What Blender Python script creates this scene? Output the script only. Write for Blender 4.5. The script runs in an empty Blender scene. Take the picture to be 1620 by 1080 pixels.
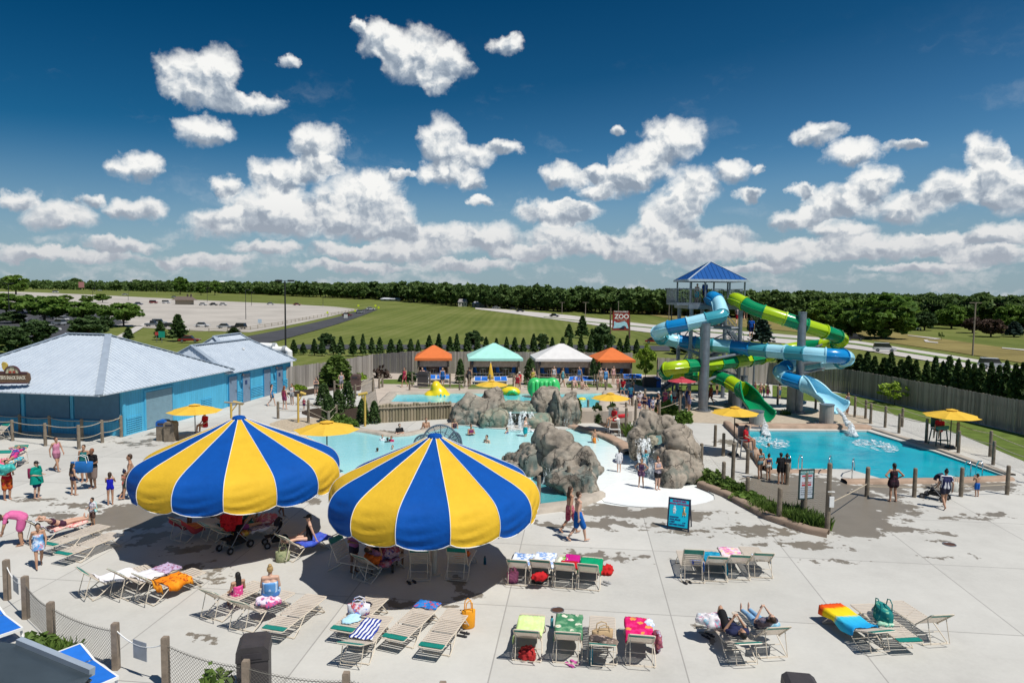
import bpy, bmesh, math, random
import numpy as np
from mathutils import Vector, Matrix, noise
from mathutils.geometry import tessellate_polygon
R = math.radians
sc = bpy.context.scene
COL = sc.collection
random.seed(7)

# ------------------------------------------------------------------ camera
CAMZ, F_PX, PITCH, ROLL = 8.5, 1080.0, R(4.08), R(0.7)
_F = Vector((0, math.cos(PITCH), -math.sin(PITCH)))
_U0 = Vector((0, math.sin(PITCH), math.cos(PITCH)))
_X = Vector((1, 0, 0))
_RT = _X * math.cos(ROLL) + _U0 * math.sin(ROLL)
_UP = -_X * math.sin(ROLL) + _U0 * math.cos(ROLL)
CAM = Vector((0, 0, CAMZ))
cam_d = bpy.data.cameras.new('camera')
cam_d.sensor_width = 36; cam_d.lens = 24.0; cam_d.clip_start = 0.1; cam_d.clip_end = 9000
cam = bpy.data.objects.new('camera', cam_d); COL.objects.link(cam)
m = Matrix((_RT, _UP, -_F)).transposed().to_4x4(); m.translation = CAM
cam.matrix_world = m
sc.camera = cam

def ray(px, py):
 return _F + _RT * ((px - 810) / F_PX) + _UP * ((540 - py) / F_PX)
def G(px, py, z=0.0):                       # photo pixel -> point on the level z
 d = ray(px, py); t = (z - CAMZ) / d.z
 return Vector((d.x * t, d.y * t, z))
def PX(px, py, D):                          # photo pixel -> point at distance D along y
 d = ray(px, py); t = D / d.y
 return CAM + d * t

# ------------------------------------------------------------------ sun, sky
SUN_DIR = Vector((0.385, -0.31, 0.87)).normalized()
sun_d = bpy.data.lights.new('sun', 'SUN'); sun_d.energy = 5.0; sun_d.angle = R(0.5); sun_d.color = (1, 0.955, 0.89)
sun = bpy.data.objects.new('sun', sun_d); COL.objects.link(sun)
sun.rotation_euler = SUN_DIR.to_track_quat('Z', 'Y').to_euler()
sc.view_settings.view_transform = 'Standard'; sc.view_settings.look = 'None'
sc.view_settings.exposure = 0.0; sc.view_settings.gamma = 1
sc.cycles.use_denoising = True
sc.cycles.max_bounces = 6; sc.cycles.transparent_max_bounces = 16
sc.cycles.caustics_reflective = False; sc.cycles.caustics_refractive = False

world = bpy.data.worlds.new('World'); sc.world = world; world.use_nodes = True
class NT:
 def __init__(s, tree): s.t = tree; s.n = tree.nodes; s.l = tree.links
 def node(s, typ, **kw):
  n = s.n.new(typ)
  for k, v in kw.items(): setattr(n, k, v)
  return n
 def put(s, sock, v):
  if v is None: return
  if isinstance(v, bpy.types.NodeSocket): s.l.new(v, sock)
  else: sock.default_value = v
 def math(s, op, a, b=None, c=None, clamp=False):
  n = s.node('ShaderNodeMath', operation=op, use_clamp=clamp)
  for i, v in enumerate((a, b, c)): s.put(n.inputs[i], v)
  return n.outputs[0]
 def vec(s, op, a, b=None, c=None, out=0):
  n = s.node('ShaderNodeVectorMath', operation=op)
  for i, v in enumerate((a, b, c)):
   if v is not None: s.put(n.inputs[i], v)
  return n.outputs[out]
 def noise(s, vec, scale, detail=4, rough=0.5, out='Fac', dist=0.0):
  n = s.node('ShaderNodeTexNoise'); s.put(n.inputs['Vector'], vec)
  n.inputs['Scale'].default_value = scale; n.inputs['Detail'].default_value = detail
  n.inputs['Roughness'].default_value = rough; n.inputs['Distortion'].default_value = dist
  return n.outputs[out]
 def ramp(s, fac, stops, interp='LINEAR'):
  n = s.node('ShaderNodeValToRGB'); s.put(n.inputs[0], fac); cr = n.color_ramp; cr.interpolation = interp
  while len(cr.elements) < len(stops): cr.elements.new(0.5)
  for e, (p, c) in zip(cr.elements, stops):
   e.position = p; e.color = (*c, 1) if len(c) == 3 else c
  return n.outputs[0]
 def mix(s, fac, a, b, typ='MIX'):
  n = s.node('ShaderNodeMix', data_type='RGBA', blend_type=typ)
  s.put(n.inputs[0], fac)
  for sock, v in ((n.inputs[6], a), (n.inputs[7], b)):
   if isinstance(v, (tuple, list)) and len(v) == 3: v = (*v, 1)
   s.put(sock, v)
  return n.outputs[2]
 def smooth(s, v, a, b, lo=0.0, hi=1.0):
  n = s.node('ShaderNodeMapRange', interpolation_type='SMOOTHSTEP')
  s.put(n.inputs[0], v)
  for i, q in zip((1, 2, 3, 4), (a, b, lo, hi)): n.inputs[i].default_value = q
  return n.outputs[0]
 def comb(s, x, y, z):
  n = s.node('ShaderNodeCombineXYZ')
  for i, v in enumerate((x, y, z)): s.put(n.inputs[i], v)
  return n.outputs[0]
 def sep(s, v):
  n = s.node('ShaderNodeSeparateXYZ'); s.put(n.inputs[0], v); return n.outputs

def build_world():
 w = NT(world.node_tree); w.n.clear()
 out = w.node('ShaderNodeOutputWorld'); bg = w.node('ShaderNodeBackground')
 w.l.new(bg.outputs[0], out.inputs[0])
 sky = w.node('ShaderNodeTexSky', sky_type='NISHITA'); sky.sun_disc = False
 sky.sun_elevation = math.asin(SUN_DIR.z); sky.sun_rotation = math.atan2(SUN_DIR.x, SUN_DIR.y)
 sky.air_density = 1.0; sky.dust_density = 0.35; sky.ozone_density = 2.5; sky.altitude = 200
 d = w.node('ShaderNodeTexCoord').outputs['Generated']
 x, y, z = w.sep(d)
 az = w.math('MULTIPLY', w.math('ARCTAN2', x, y), 57.29578)
 el = w.math('MULTIPLY', w.math('ARCSINE', z), 57.29578)
 P0 = w.comb(az, el, 0.0)
 # billowy edges: the cloud coordinates are warped by noise
 wn = w.noise(P0, 0.42, 7, 0.6, 'Color')
 P = w.vec('ADD', P0, w.vec('MULTIPLY', w.vec('SUBTRACT', wn, (0.5, 0.5, 0.5)), (3.4, 2.3, 0)))
 blobs = [(600,62,42,32),(655,88,62,46),(712,100,38,30),(690,132,30,22),(560,40,16,12),
  (290,118,48,42),(345,115,44,40),(330,152,75,20),(410,163,50,17),(322,206,54,28),(500,230,54,34),(518,262,26,14),
  (220,264,48,24),(28,312,42,18),(100,342,70,26),(150,316,22,12),(215,330,48,20),(358,294,26,20),
  (440,280,48,34),(490,268,30,22),(430,330,90,36),(560,318,72,56),(600,302,46,42),(352,352,70,28),(500,352,160,30),(620,350,44,44),(610,262,0.1,0.1),(635,272,20,8),
  (698,228,38,44),(745,246,40,22),(800,234,32,14),(700,274,50,22),(748,284,24,18),
  (1066,222,56,38),(1018,262,50,36),(980,288,52,28),(940,302,40,14),(892,276,44,22),(868,334,70,22),(905,334,56,20),(975,206,20,10),
  (1158,270,34,22),(1200,268,13,12),(1185,309,38,12),(1092,300,46,40),(1062,340,56,40),(1125,380,80,26),(1030,370,48,32),(886,378,62,30),(960,392,60,20),
  (1294,212,48,19),(1350,242,58,20),(1436,228,36,10),(1385,286,48,30),(1320,322,68,30),(1262,346,50,22),
  (1558,246,38,44),(1578,288,56,40),(1500,304,60,36),(1430,330,64,26),(1610,310,45,34),(1590,372,66,24),(1400,392,130,24),(1250,400,90,22),
  (700,372,62,26),(772,378,62,30),(650,398,90,20),(560,398,60,14),(1690,280,60,50),(-70,330,60,30),(120,405,110,12),(320,412,90,14),(800,72,34,16),(455,100,22,10),(40,398,60,15),(190,388,70,13),(830,402,60,16),(1010,404,60,17),(1110,396,80,19),(1480,388,80,20),(1335,366,60,18),(1560,408,90,16),(560,422,110,10),(1270,300,24,12),(940,270,26,14),(420,392,70,12),(740,420,90,10),(1180,424,90,9),(1450,425,110,9),(760,315,20,9)]
 acc = None
 for (bx, by, rx, ry) in blobs:
  if rx < 1: continue
  v = ray(bx, by).normalized(); a = math.degrees(math.atan2(v.x, v.y)); e = math.degrees(math.asin(v.z))
  k = 0.05305 * math.cos(R(a)) ** 2; ke = 0.05305 * math.cos(R(a))
  ra, re = 1.06 * rx * k, 1.06 * ry * ke
  q = w.vec('MULTIPLY_ADD', P, (1 / ra, 1 / re, 0), (-a / ra, -e / re, 1))
  f = w.math('MAXIMUM', w.math('SUBTRACT', 2.0, w.vec('DOT_PRODUCT', q, q, out=1)), 0.0)
  sv = w.vec('SCALE', q); w.l.new(f, sv.node.inputs[3])
  acc = sv if acc is None else w.vec('ADD', acc, sv)
 _, Y, W = w.sep(acc)
 # low bank of layered cloud near the horizon
 bank = w.noise(w.vec('MULTIPLY', P, (0.16, 0.55, 1)), 1.0, 6, 0.6)
 band = w.smooth(el, 6.4, 2.0)
 bf = w.math('MULTIPLY', band, w.smooth(bank, 0.43, 0.64))
 field = w.math('ADD', W, w.math('MULTIPLY', bf, 0.42))
 fine = w.noise(P0, 0.85, 8, 0.58)
 fine2 = w.noise(w.vec('ADD', P0, (0.18, 0.30, 0.0)), 0.85, 4, 0.5)
 fl = w.math('MULTIPLY_ADD', w.math('MULTIPLY', w.math('SUBTRACT', fine, 0.5), w.smooth(field, 0.0, 0.22)), 0.85, field)
 dens = w.smooth(fl, 0.05, 0.84)
 veil = w.math('MULTIPLY', w.smooth(w.noise(w.vec('MULTIPLY', P, (0.10, 0.24, 1)), 1.0, 6, 0.65), 0.54, 0.82), w.smooth(el, 21.0, 8.0, 0.0, 0.26))
 dens = w.math('MAXIMUM', dens, veil)
 rel = w.math('DIVIDE', Y, w.math('ADD', W, 0.08))
 fine1 = w.noise(P0, 0.85, 4, 0.5)
 relief = w.math('MULTIPLY', w.math('SUBTRACT', fine1, fine2), 1.15)
 broad = w.noise(P, 0.55, 3, 0.5); broad2 = w.noise(w.vec('ADD', P, (0.35, 0.6, 0)), 0.55, 3, 0.5)
 relief2 = w.math('MULTIPLY', w.math('SUBTRACT', broad, broad2), 2.9)
 sh = w.math('ADD', w.math('MULTIPLY_ADD', rel, 1.15, 0.68), w.math('ADD', relief, relief2))
 sh = w.math('ADD', sh, w.math('MULTIPLY', w.math('SUBTRACT', 1.0, dens), 0.32))
 ccol = w.ramp(sh, [(0.0, (0.27, 0.33, 0.41)), (0.35, (0.42, 0.48, 0.55)), (0.7, (0.71, 0.74, 0.76)), (1.0, (0.93, 0.93, 0.91))])
 # low clouds are seen through more air: dimmer and greyer
 far = w.smooth(el, 9.0, 0.5, 0.0, 0.62)
 ccol = w.mix(far, ccol, (0.47, 0.49, 0.53))
 # deep polarised blue in the band of sky the photograph shows, darker toward the left
 e2 = w.math('DIVIDE', w.math('MULTIPLY_ADD', az, -0.13, el), 60.0)
 pol = w.ramp(e2, [(0.10, (0.34, 0.64, 0.78)), (0.17, (0.20, 0.50, 0.66)), (0.27, (0.055, 0.325, 0.48)), (0.41, (0.006, 0.225, 0.37)), (0.47, (0.002, 0.095, 0.17)), (0.55, (0.02, 0.16, 0.26)), (0.75, (0.25, 0.5, 0.65))])
 clear = w.mix(1.0, sky.outputs[0], pol, 'MULTIPLY')
 skyc = w.vec('SCALE', clear, None); skyc.node.inputs[3].default_value = 0.10
 hz = w.smooth(el, 12.0, -0.5, 0.0, 0.75)
 skyc = w.mix(hz, skyc, (0.32, 0.39, 0.46))
 top = w.mix(dens, skyc, ccol)
 w.l.new(top, bg.inputs[0]); bg.inputs[1].default_value = 1.0
 world.cycles.sampling_method = 'MANUAL'; world.cycles.sample_map_resolution = 256
build_world()


# ------------------------------------------------------------------ materials
_mats = {}
def new_mat(name):
 m = bpy.data.materials.new(name); m.use_nodes = True
 w = NT(m.node_tree); b = w.n.get('Principled BSDF')
 return m, w, b
def M(name, col, rough=0.6, metal=0.0, var=0.12, scale=3.0, bump=0.0, spec=0.4, detail=4, bscale=None, world_space=False):
 if name in _mats: return _mats[name]
 m, w, b = new_mat(name)
 src = w.node('ShaderNodeNewGeometry').outputs['Position'] if world_space else w.node('ShaderNodeTexCoord').outputs['Object']
 n = w.noise(src, scale, detail, 0.6)
 lo = tuple(max(0, c * (1 - var)) for c in col); hi = tuple(min(1, c * (1 + var)) for c in col)
 w.l.new(w.ramp(n, [(0.3, lo), (0.7, hi)]), b.inputs['Base Color'])
 b.inputs['Roughness'].default_value = rough; b.inputs['Metallic'].default_value = metal
 b.inputs['Specular IOR Level'].default_value = spec
 if bump:
  bn = w.node('ShaderNodeBump'); bn.inputs['Strength'].default_value = bump; bn.inputs['Distance'].default_value = 0.02
  w.l.new(w.noise(src, bscale or scale * 3, 5, 0.6), bn.inputs['Height']); w.l.new(bn.outputs[0], b.inputs['Normal'])
 _mats[name] = m
 return m
def C(r, g, b):                              # sRGB 0-255 -> linear
 f = lambda c: (c / 255 / 12.92) if c <= 10 else ((c / 255 + 0.055) / 1.055) ** 2.4
 return (f(r), f(g), f(b))
def cloth(col, name=None):
 k = name or 'cloth_%d_%d_%d' % tuple(int(c * 255) for c in col)
 return M(k, col, 0.85, 0, 0.10, 6, 0.15, 0.2)

def leaf_mat(name, c1, c2, trans=0.25):
 if name in _mats: return _mats[name]
 m, w, b = new_mat(name)
 g = w.node('ShaderNodeNewGeometry')
 n = w.noise(g.outputs['Position'], 0.6, 3, 0.6)
 oi = w.node('ShaderNodeObjectInfo').outputs['Random']
 f = w.math('ADD', w.math('MULTIPLY', g.outputs['Random Per Island'], 0.55), w.math('ADD', w.math('MULTIPLY', n, 0.4), w.math('MULTIPLY', oi, 0.25)))
 c = w.ramp(f, [(0.2, c1), (0.9, c2)])
 w.l.new(c, b.inputs['Base Color']); b.inputs['Roughness'].default_value = 0.65; b.inputs['Specular IOR Level'].default_value = 0.25
 tr = w.node('ShaderNodeBsdfTranslucent'); w.l.new(c, tr.inputs[0])
 mx = w.node('ShaderNodeMixShader'); mx.inputs[0].default_value = trans
 w.l.new(b.outputs[0], mx.inputs[1]); w.l.new(tr.outputs[0], mx.inputs[2])
 w.l.new(mx.outputs[0], w.n['Material Output'].inputs[0])
 _mats[name] = m; return m

# ------------------------------------------------------------------ mesh building
class MB:
 def __init__(s): s.v = []; s.f = []; s.mi = []; s.cur = 0
 def face(s, idx): s.f.append(idx); s.mi.append(s.cur)
 def box(s, c, size, rz=0.0, mat=None):
  sx, sy, sz = size[0] / 2, size[1] / 2, size[2] / 2
  M3 = mat or Matrix.Rotation(rz, 3, 'Z'); c = Vector(c); b = len(s.v)
  for x in (-sx, sx):
   for y in (-sy, sy):
    for z in (-sz, sz): s.v.append(c + M3 @ Vector((x, y, z)))
  for q in ((0,1,3,2),(4,6,7,5),(0,4,5,1),(2,3,7,6),(0,2,6,4),(1,5,7,3)): s.face([b + i for i in q])
  return s
 def bar(s, p, q, w, h):                  # rectangular beam from p to q
  p, q = Vector(p), Vector(q); d = q - p
  z = d.normalized(); up = Vector((0, 0, 1)) if abs(z.z) < 0.95 else Vector((0, 1, 0))
  x = up.cross(z).normalized(); y = z.cross(x)
  return s.box((p + q) / 2, (w, h, d.length), mat=Matrix((x, y, z)).transposed())
 def ring(s, c, x, y, r1, r2, n):
  b = len(s.v)
  for i in range(n):
   a = 2 * math.pi * i / n; s.v.append(c + x * (r1 * math.cos(a)) + y * (r2 * math.sin(a)))
  return b
 def skin_rings(s, rs, n, cap0=True, cap1=True):
  for a, b in zip(rs, rs[1:]):
   for i in range(n):
    j = (i + 1) % n; s.face([a + i, a + j, b + j, b + i])
  if cap0: s.face([rs[0] + i for i in range(n)][::-1])
  if cap1: s.face([rs[-1] + i for i in range(n)])
 def tube(s, pts, r, n=8, caps=True, closed=False):
  pts = [Vector(p) for p in pts]; rr = r if isinstance(r, (list, tuple)) else [r] * len(pts)
  rs = []; px = None
  for i, p in enumerate(pts):
   d = (pts[min(i + 1, len(pts) - 1)] - pts[max(i - 1, 0)]).normalized()
   if px is None:
    up = Vector((0, 0, 1)) if abs(d.z) < 0.9 else Vector((1, 0, 0)); px = up.cross(d).normalized()
   else:
    px = (px - d * px.dot(d))
    px = px.normalized() if px.length > 1e-6 else Vector((1, 0, 0))
   rs.append(s.ring(p, px, d.cross(px), rr[i], rr[i], n))
  s.skin_rings(rs, n, caps, caps); return s
 def cyl(s, p, q, r1, r2=None, n=12): return s.tube([p, q], [r1, r1 if r2 is None else r2], n)
 def cap(s, p, q, r1, r2, n=10, flat=1.0, side=None):     # capsule
  p, q = Vector(p), Vector(q); d = q - p
  L = d.length; z = d.normalized() if L > 1e-6 else Vector((0, 0, 1))
  up = side if side is not None else (Vector((0, 1, 0)) if abs(z.y) < 0.9 else Vector((1, 0, 0)))
  x = (up - z * up.dot(z)).normalized(); y = z.cross(x); rs = []
  for t in (-1.45, -1.0, -0.5, 0.0): rs.append(s.ring(p + z * (r1 * math.sin(t)), x, y, r1 * math.cos(t), r1 * math.cos(t) * flat, n))
  for t in (0.0, 0.5, 1.0, 1.45): rs.append(s.ring(q + z * (r2 * math.sin(t)), x, y, r2 * math.cos(t), r2 * math.cos(t) * flat, n))
  s.skin_rings(rs, n); return s
 def ell(s, c, r, n=12, m=8, rot=None):
  c = Vector(c); Rm = rot or Matrix.Identity(3); rs = []
  for i in range(1, m):
   t = math.pi * i / m; b = len(s.v)
   for k in range(n):
    a = 2 * math.pi * k / n
    s.v.append(c + Rm @ Vector((r[0] * math.sin(t) * math.cos(a), r[1] * math.sin(t) * math.sin(a), -r[2] * math.cos(t))))
   rs.append(b)
  s.skin_rings(rs, n); return s
 def poly(s, pts):
  b = len(s.v); s.v += [Vector(p) for p in pts]; s.face(list(range(b, b + len(pts)))); return s
 def prism(s, pts, d):                    # planar outline extruded along d
  b = len(s.v); n = len(pts); d = Vector(d)
  s.v += [Vector(p) for p in pts] + [Vector(p) + d for p in pts]
  s.face([b + i for i in range(n)][::-1]); s.face([b + n + i for i in range(n)])
  for i in range(n):
   j = (i + 1) % n; s.face([b + i, b + j, b + n + j, b + n + i])
  return s
 def grid(s, P):                          # 2-D list of points
  b = len(s.v); h = len(P); w = len(P[0])
  for row in P: s.v += [Vector(p) for p in row]
  for i in range(h - 1):
   for j in range(w - 1):
    a = b + i * w + j; s.face([a, a + 1, a + w + 1, a + w])
  return s
 def mesh(s, name, mats, smooth=False):
  me = bpy.data.meshes.new(name); me.from_pydata([tuple(v) for v in s.v], [], s.f)
  for m in (mats if isinstance(mats, (list, tuple)) else [mats]): me.materials.append(m)
  if any(s.mi): me.polygons.foreach_set('material_index', s.mi)
  if smooth: me.polygons.foreach_set('use_smooth', [True] * len(me.polygons))
  me.update(); return me
 def build(s, name, mats, parent=None, smooth=False, loc=None):
  return link(name, s.mesh(name, mats, smooth), parent, loc)
def link(name, me, parent=None, loc=None):
 o = bpy.data.objects.new(name, me); COL.objects.link(o)
 if parent is not None: o.parent = parent
 if loc is not None: o.location = loc
 return o
def tag(o, label, cat, group=None, kind=None):
 o['label'] = label; o['category'] = cat
 if group: o['group'] = group
 if kind: o['kind'] = kind
 return o
def thing(name, label, cat, loc=(0, 0, 0), rz=0.0, group=None):
 o = bpy.data.objects.new(name, None); COL.objects.link(o); o.empty_display_size = 0.2
 o.location = loc; o.rotation_euler = (0, 0, rz)
 return tag(o, label, cat, group)
_kids = {}
def copy_tree(o, loc=None, rz=None, label=None, parent=None, kids=None):
 kids = kids if kids is not None else index_children()
 c = o.copy(); COL.objects.link(c); c.parent = parent
 for ch in kids.get(o.name, []): copy_tree(ch, parent=c, kids=kids)
 if loc is not None: c.location = loc
 if rz is not None: c.rotation_euler = (0, 0, rz)
 if label: c['label'] = label
 return c
def index_children():
 k = {}
 for ob in COL.objects:
  if ob.parent: k.setdefault(ob.parent.name, []).append(ob)
 return k
def struct(name, mb, mats, smooth=False, kind='structure'):
 o = mb.build(name, mats, None, smooth); o['kind'] = kind; return o
def evaluated(me, mods):
 o = bpy.data.objects.new('tmp', me); COL.objects.link(o)
 for typ, kw in mods:
  md = o.modifiers.new(typ, typ)
  for k, v in kw.items(): setattr(md, k, v)
 dg = bpy.context.evaluated_depsgraph_get()
 r = bpy.data.meshes.new_from_object(o.evaluated_get(dg))
 bpy.data.objects.remove(o); return r
def flat_poly(mb, outline, holes=(), z=0.0, skirt=0.0):      # level sheet with holes
 loops = [[Vector((p[0], p[1], 0)) for p in outline]] + [[Vector((p[0], p[1], 0)) for p in h] for h in holes]
 flat = [p for l in loops for p in l]; b = len(mb.v)
 mb.v += [Vector((p.x, p.y, z)) for p in flat]
 for t in tessellate_polygon(loops):
  a, bb, c = (flat[i] for i in t)
  if (bb - a).cross(c - a).z < 0: t = (t[0], t[2], t[1])
  mb.face([b + i for i in t])
 if skirt:
  for l in loops:
   k = len(mb.v); n = len(l)
   mb.v += [Vector((p.x, p.y, z)) for p in l] + [Vector((p.x, p.y, z - skirt)) for p in l]
   for i in range(n):
    j = (i + 1) % n; mb.face([k + i, k + j, k + n + j, k + n + i])
 return mb
def np_mesh(name, verts, quads, mat):        # many quads quickly
 me = bpy.data.meshes.new(name); nv, nq = len(verts), len(quads)
 me.vertices.add(nv); me.vertices.foreach_set('co', np.asarray(verts, dtype=np.float32).ravel())
 me.loops.add(nq * 4); me.loops.foreach_set('vertex_index', np.asarray(quads, dtype=np.int32).ravel())
 me.polygons.add(nq); me.polygons.foreach_set('loop_start', np.arange(0, nq * 4, 4, dtype=np.int32))
 me.materials.append(mat); me.update(calc_edges=True); return me
def leaf_quads(rng, centers, size, droop=0.0):
 n = len(centers); a = rng.normal(size=(n, 3)); a[:, 2] *= 0.7
 a /= np.linalg.norm(a, axis=1)[:, None]
 b = rng.normal(size=(n, 3)); b -= a * (a * b).sum(1)[:, None]; b /= np.linalg.norm(b, axis=1)[:, None]
 s = size * rng.uniform(0.6, 1.4, n)[:, None]
 a = a * s; b = b * s * 0.7
 v = np.stack([centers - a, centers - b, centers + a, centers + b], 1).reshape(-1, 3)
 return v, np.arange(n * 4).reshape(-1, 4)
def smooth_loop(pts, it=2):                  # Chaikin corner cutting on a closed outline
 pts = [Vector((p[0], p[1], 0)) for p in pts]
 for _ in range(it):
  o = []
  for i in range(len(pts)):
   a, b = pts[i], pts[(i + 1) % len(pts)]; o += [a * 0.75 + b * 0.25, a * 0.25 + b * 0.75]
  pts = o
 return pts
def spline(pts, n):                          # Catmull-Rom through points
 pts = [Vector(p) for p in pts]; P = [pts[0] * 2 - pts[1]] + pts + [pts[-1] * 2 - pts[-2]]; o = []
 for i in range(1, len(P) - 2):
  for k in range(n):
   t = k / n; a, b, c, d = P[i - 1:i + 3]
   o.append(0.5 * ((2 * b) + (c - a) * t + (2 * a - 5 * b + 4 * c - d) * t * t + (3 * b - a - 3 * c + d) * t ** 3))
 return o + [pts[-1]]
def text_mesh(body, size, extrude=0.0, align='CENTER', bold=0.0):
 cu = bpy.data.curves.new('txt', 'FONT'); cu.body = body; cu.size = size; cu.extrude = extrude
 cu.align_x = align; cu.align_y = 'CENTER'; cu.offset = bold; cu.resolution_u = 3
 o = bpy.data.objects.new('txt', cu); COL.objects.link(o)
 dg = bpy.context.evaluated_depsgraph_get()
 me = bpy.data.meshes.new_from_object(o.evaluated_get(dg)); bpy.data.objects.remove(o)
 me.materials.clear(); return me
def text_obj(name, body, size, mat, parent, loc, rot=(math.pi / 2, 0, 0), bold=0.0, align='CENTER'):
 me = text_mesh(body, size, 0.002, align, bold); me.materials.append(mat)
 o = link(name, me, parent, loc); o.rotation_euler = rot; return o


# ------------------------------------------------------------------ terrain
TZ = 0.8                                     # level of the upper pool terrace
def S(t): t = max(0.0, min(1.0, t)); return t * t * (3 - 2 * t)
FENCE_PX = [(447, 618, 0), (520, 607, 0), (590, 592, 0.3), (652, 588.5, TZ), (760, 588.5, TZ), (880, 589, TZ), (1000, 590, TZ), (1060, 597, 0.5), (1215, 607, 0), (1345, 622, 0), (1490, 655, 0), (1620, 687, 0), (1800, 732, 0)]
FENCE = [G(x, y, z) for x, y, z in FENCE_PX]
_yf = [(-400, 60), (-40, 60)] + [(p.x, p.y) for p in FENCE] + [(60, 20), (400, -60)]
def yf(x): return float(np.interp(x, [a for a, _ in _yf], [b for _, b in _yf]))
def gz(x, y):
 t = y - yf(x) - 1.5; r = math.hypot(x, y)
 return -1.2 - 2.3 * S(t / 30) + 3.2 * S((r - 210) / 240) + 5.0 * S((r - 420) / 320)
def GT(px, py, off=0.0):                     # photo pixel -> point on the terrain beyond the fence
 d = ray(px, py); d = d / d.y; y = 20.0
 while y < 3000:
  y *= 1.004
  p = CAM + d * y
  if p.z <= gz(p.x, p.y) + off and p.y > yf(p.x) + 1: return Vector((p.x, p.y, gz(p.x, p.y) + off))
 return p
def mk_terrain():
 xs = sorted(set([-4000, -2500, -1600] + [x for x in range(-1200, 1201, 60)] + [x for x in range(-200, 201, 10)] + [x for x in range(-40, 61, 3)] + [1600, 2500, 4000]))
 ys = sorted(set([-200, -100, -50] + [y for y in range(-20, 30, 10)] + [y for y in range(30, 120, 3)] + [y for y in range(120, 260, 10)] + [y for y in range(260, 800, 20)] + [850, 950, 1100, 1400, 2000, 3000, 5000]))
 mb = MB(); mb.grid([[(x, y, gz(x, y)) for x in xs] for y in ys])
 m, w, b = new_mat('field_grass')
 pos = w.node('ShaderNodeNewGeometry').outputs['Position']
 n1 = w.noise(pos, 0.02, 5, 0.6); n2 = w.noise(pos, 0.6, 6, 0.7)
 x, y, z = w.sep(pos)
 u = w.math('MULTIPLY_ADD', y, -0.02, x)
 u = w.math('ADD', u, w.math('MULTIPLY', w.noise(pos, 0.012, 2), 4.0))
 st = w.math('SINE', w.math('MULTIPLY', u, 1.9))
 st2 = w.math('SINE', w.math('MULTIPLY', u, 0.47))
 f = w.math('ADD', w.math('MULTIPLY', n1, 0.7), w.math('MULTIPLY', n2, 0.55))
 f = w.math('ADD', f, w.math('ADD', w.math('MULTIPLY', st, 0.055), w.math('MULTIPLY', st2, 0.05)))
 c = w.ramp(f, [(0.35, (0.072, 0.098, 0.020)), (0.6, (0.122, 0.146, 0.034)), (0.85, (0.175, 0.185, 0.060))])
 w.l.new(c, b.inputs['Base Color']); b.inputs['Roughness'].default_value = 0.9; b.inputs['Specular IOR Level'].default_value = 0.1
 struct('ground', mb, m, True)
mk_terrain()

def strip(name, left, right, mat, off=0.1, n=40, mcross=6):
 def resample(pl):
  pts = [GT(*p) for p in pl]; L = [0]
  for a, b in zip(pts, pts[1:]): L.append(L[-1] + (b - a).length)
  o = []
  for k in range(n + 1):
   s = L[-1] * k / n; i = 0
   while i < len(L) - 2 and L[i + 1] < s: i += 1
   t = (s - L[i]) / max(1e-6, L[i + 1] - L[i]); o.append(pts[i].lerp(pts[i + 1], t))
  return o
 A, B = resample(left), resample(right); mb = MB(); rows = []
 for a, b in zip(A, B):
  row = []
  for k in range(mcross + 1):
   p = a.lerp(b, k / mcross); row.append((p.x, p.y, gz(p.x, p.y) + off))
  rows.append(row)
 mb.grid(rows)
 return struct(name, mb, mat, True)
gravel = M('pale_lot', (0.40, 0.37, 0.33), 0.9, 0, 0.16, 0.045, 0, 0.2, 6, world_space=True)
asphalt = M('asphalt', (0.055, 0.056, 0.062), 0.85, 0, 0.2, 0.15, 0, 0.3, 6, world_space=True)
roadcon = M('road_concrete', (0.48, 0.45, 0.42), 0.85, 0, 0.08, 0.1, 0, 0.3, world_space=True)
drygrass = M('dry_grass', (0.205, 0.168, 0.062), 0.95, 0, 0.25, 0.12, 0, 0.1, 6, world_space=True)
midgrass = M('rough_grass', (0.10, 0.16, 0.035), 0.95, 0, 0.25, 0.15, 0, 0.1, 6, world_space=True)
strip('parking_lot', [(-60, 461), (36, 462), (150, 466.5), (300, 474), (430, 480), (530, 485.5), (567, 489.5)],
  [(-60, 505), (60, 508), (150, 512), (216, 518), (300, 523), (395, 526), (564, 491)], gravel, 0.10, 60, 24)
strip('staff_parking_lot', [(-60, 484), (60, 484), (150, 497), (205, 511)], [(-60, 545), (60, 545), (110, 530), (150, 520)], asphalt, 0.16, 30, 14)
strip('access_road', [(578, 489), (540, 500), (470, 517), (400, 531), (300, 548)], [(598, 490), (575, 499), (510, 520), (440, 540), (360, 556)], asphalt, 0.14, 50, 6)
strip('service_road', [(470, 546), (700, 546), (900, 546), (1060, 548)], [(470, 553), (700, 553), (900, 553), (1060, 556)], asphalt, 0.14, 50, 3)
strip('highway', [(752, 487), (800, 490), (900, 499), (1030, 514), (1200, 526), (1350, 539), (1500, 562), (1700, 596)],
  [(752, 489), (812, 496.5), (910, 510), (1030, 527), (1200, 541), (1350, 552), (1500, 577), (1700, 615)], roadcon, 0.14, 70, 8)
strip('highway_verge', [(860, 501.5), (1030, 518.5), (1200, 531), (1350, 543.5), (1500, 567), (1700, 602)],
  [(860, 502.2), (1030, 520), (1200, 533), (1350, 546), (1500, 570), (1700, 606)], midgrass, 0.20, 60, 2)
strip('dry_grass_strip', [(1020, 489), (1110, 492), (1250, 512), (1345, 517), (1470, 533), (1700, 566)],
  [(1010, 496), (1110, 512), (1250, 524), (1350, 534), (1500, 556), (1700, 588)], drygrass, 0.12, 50, 8)
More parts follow.
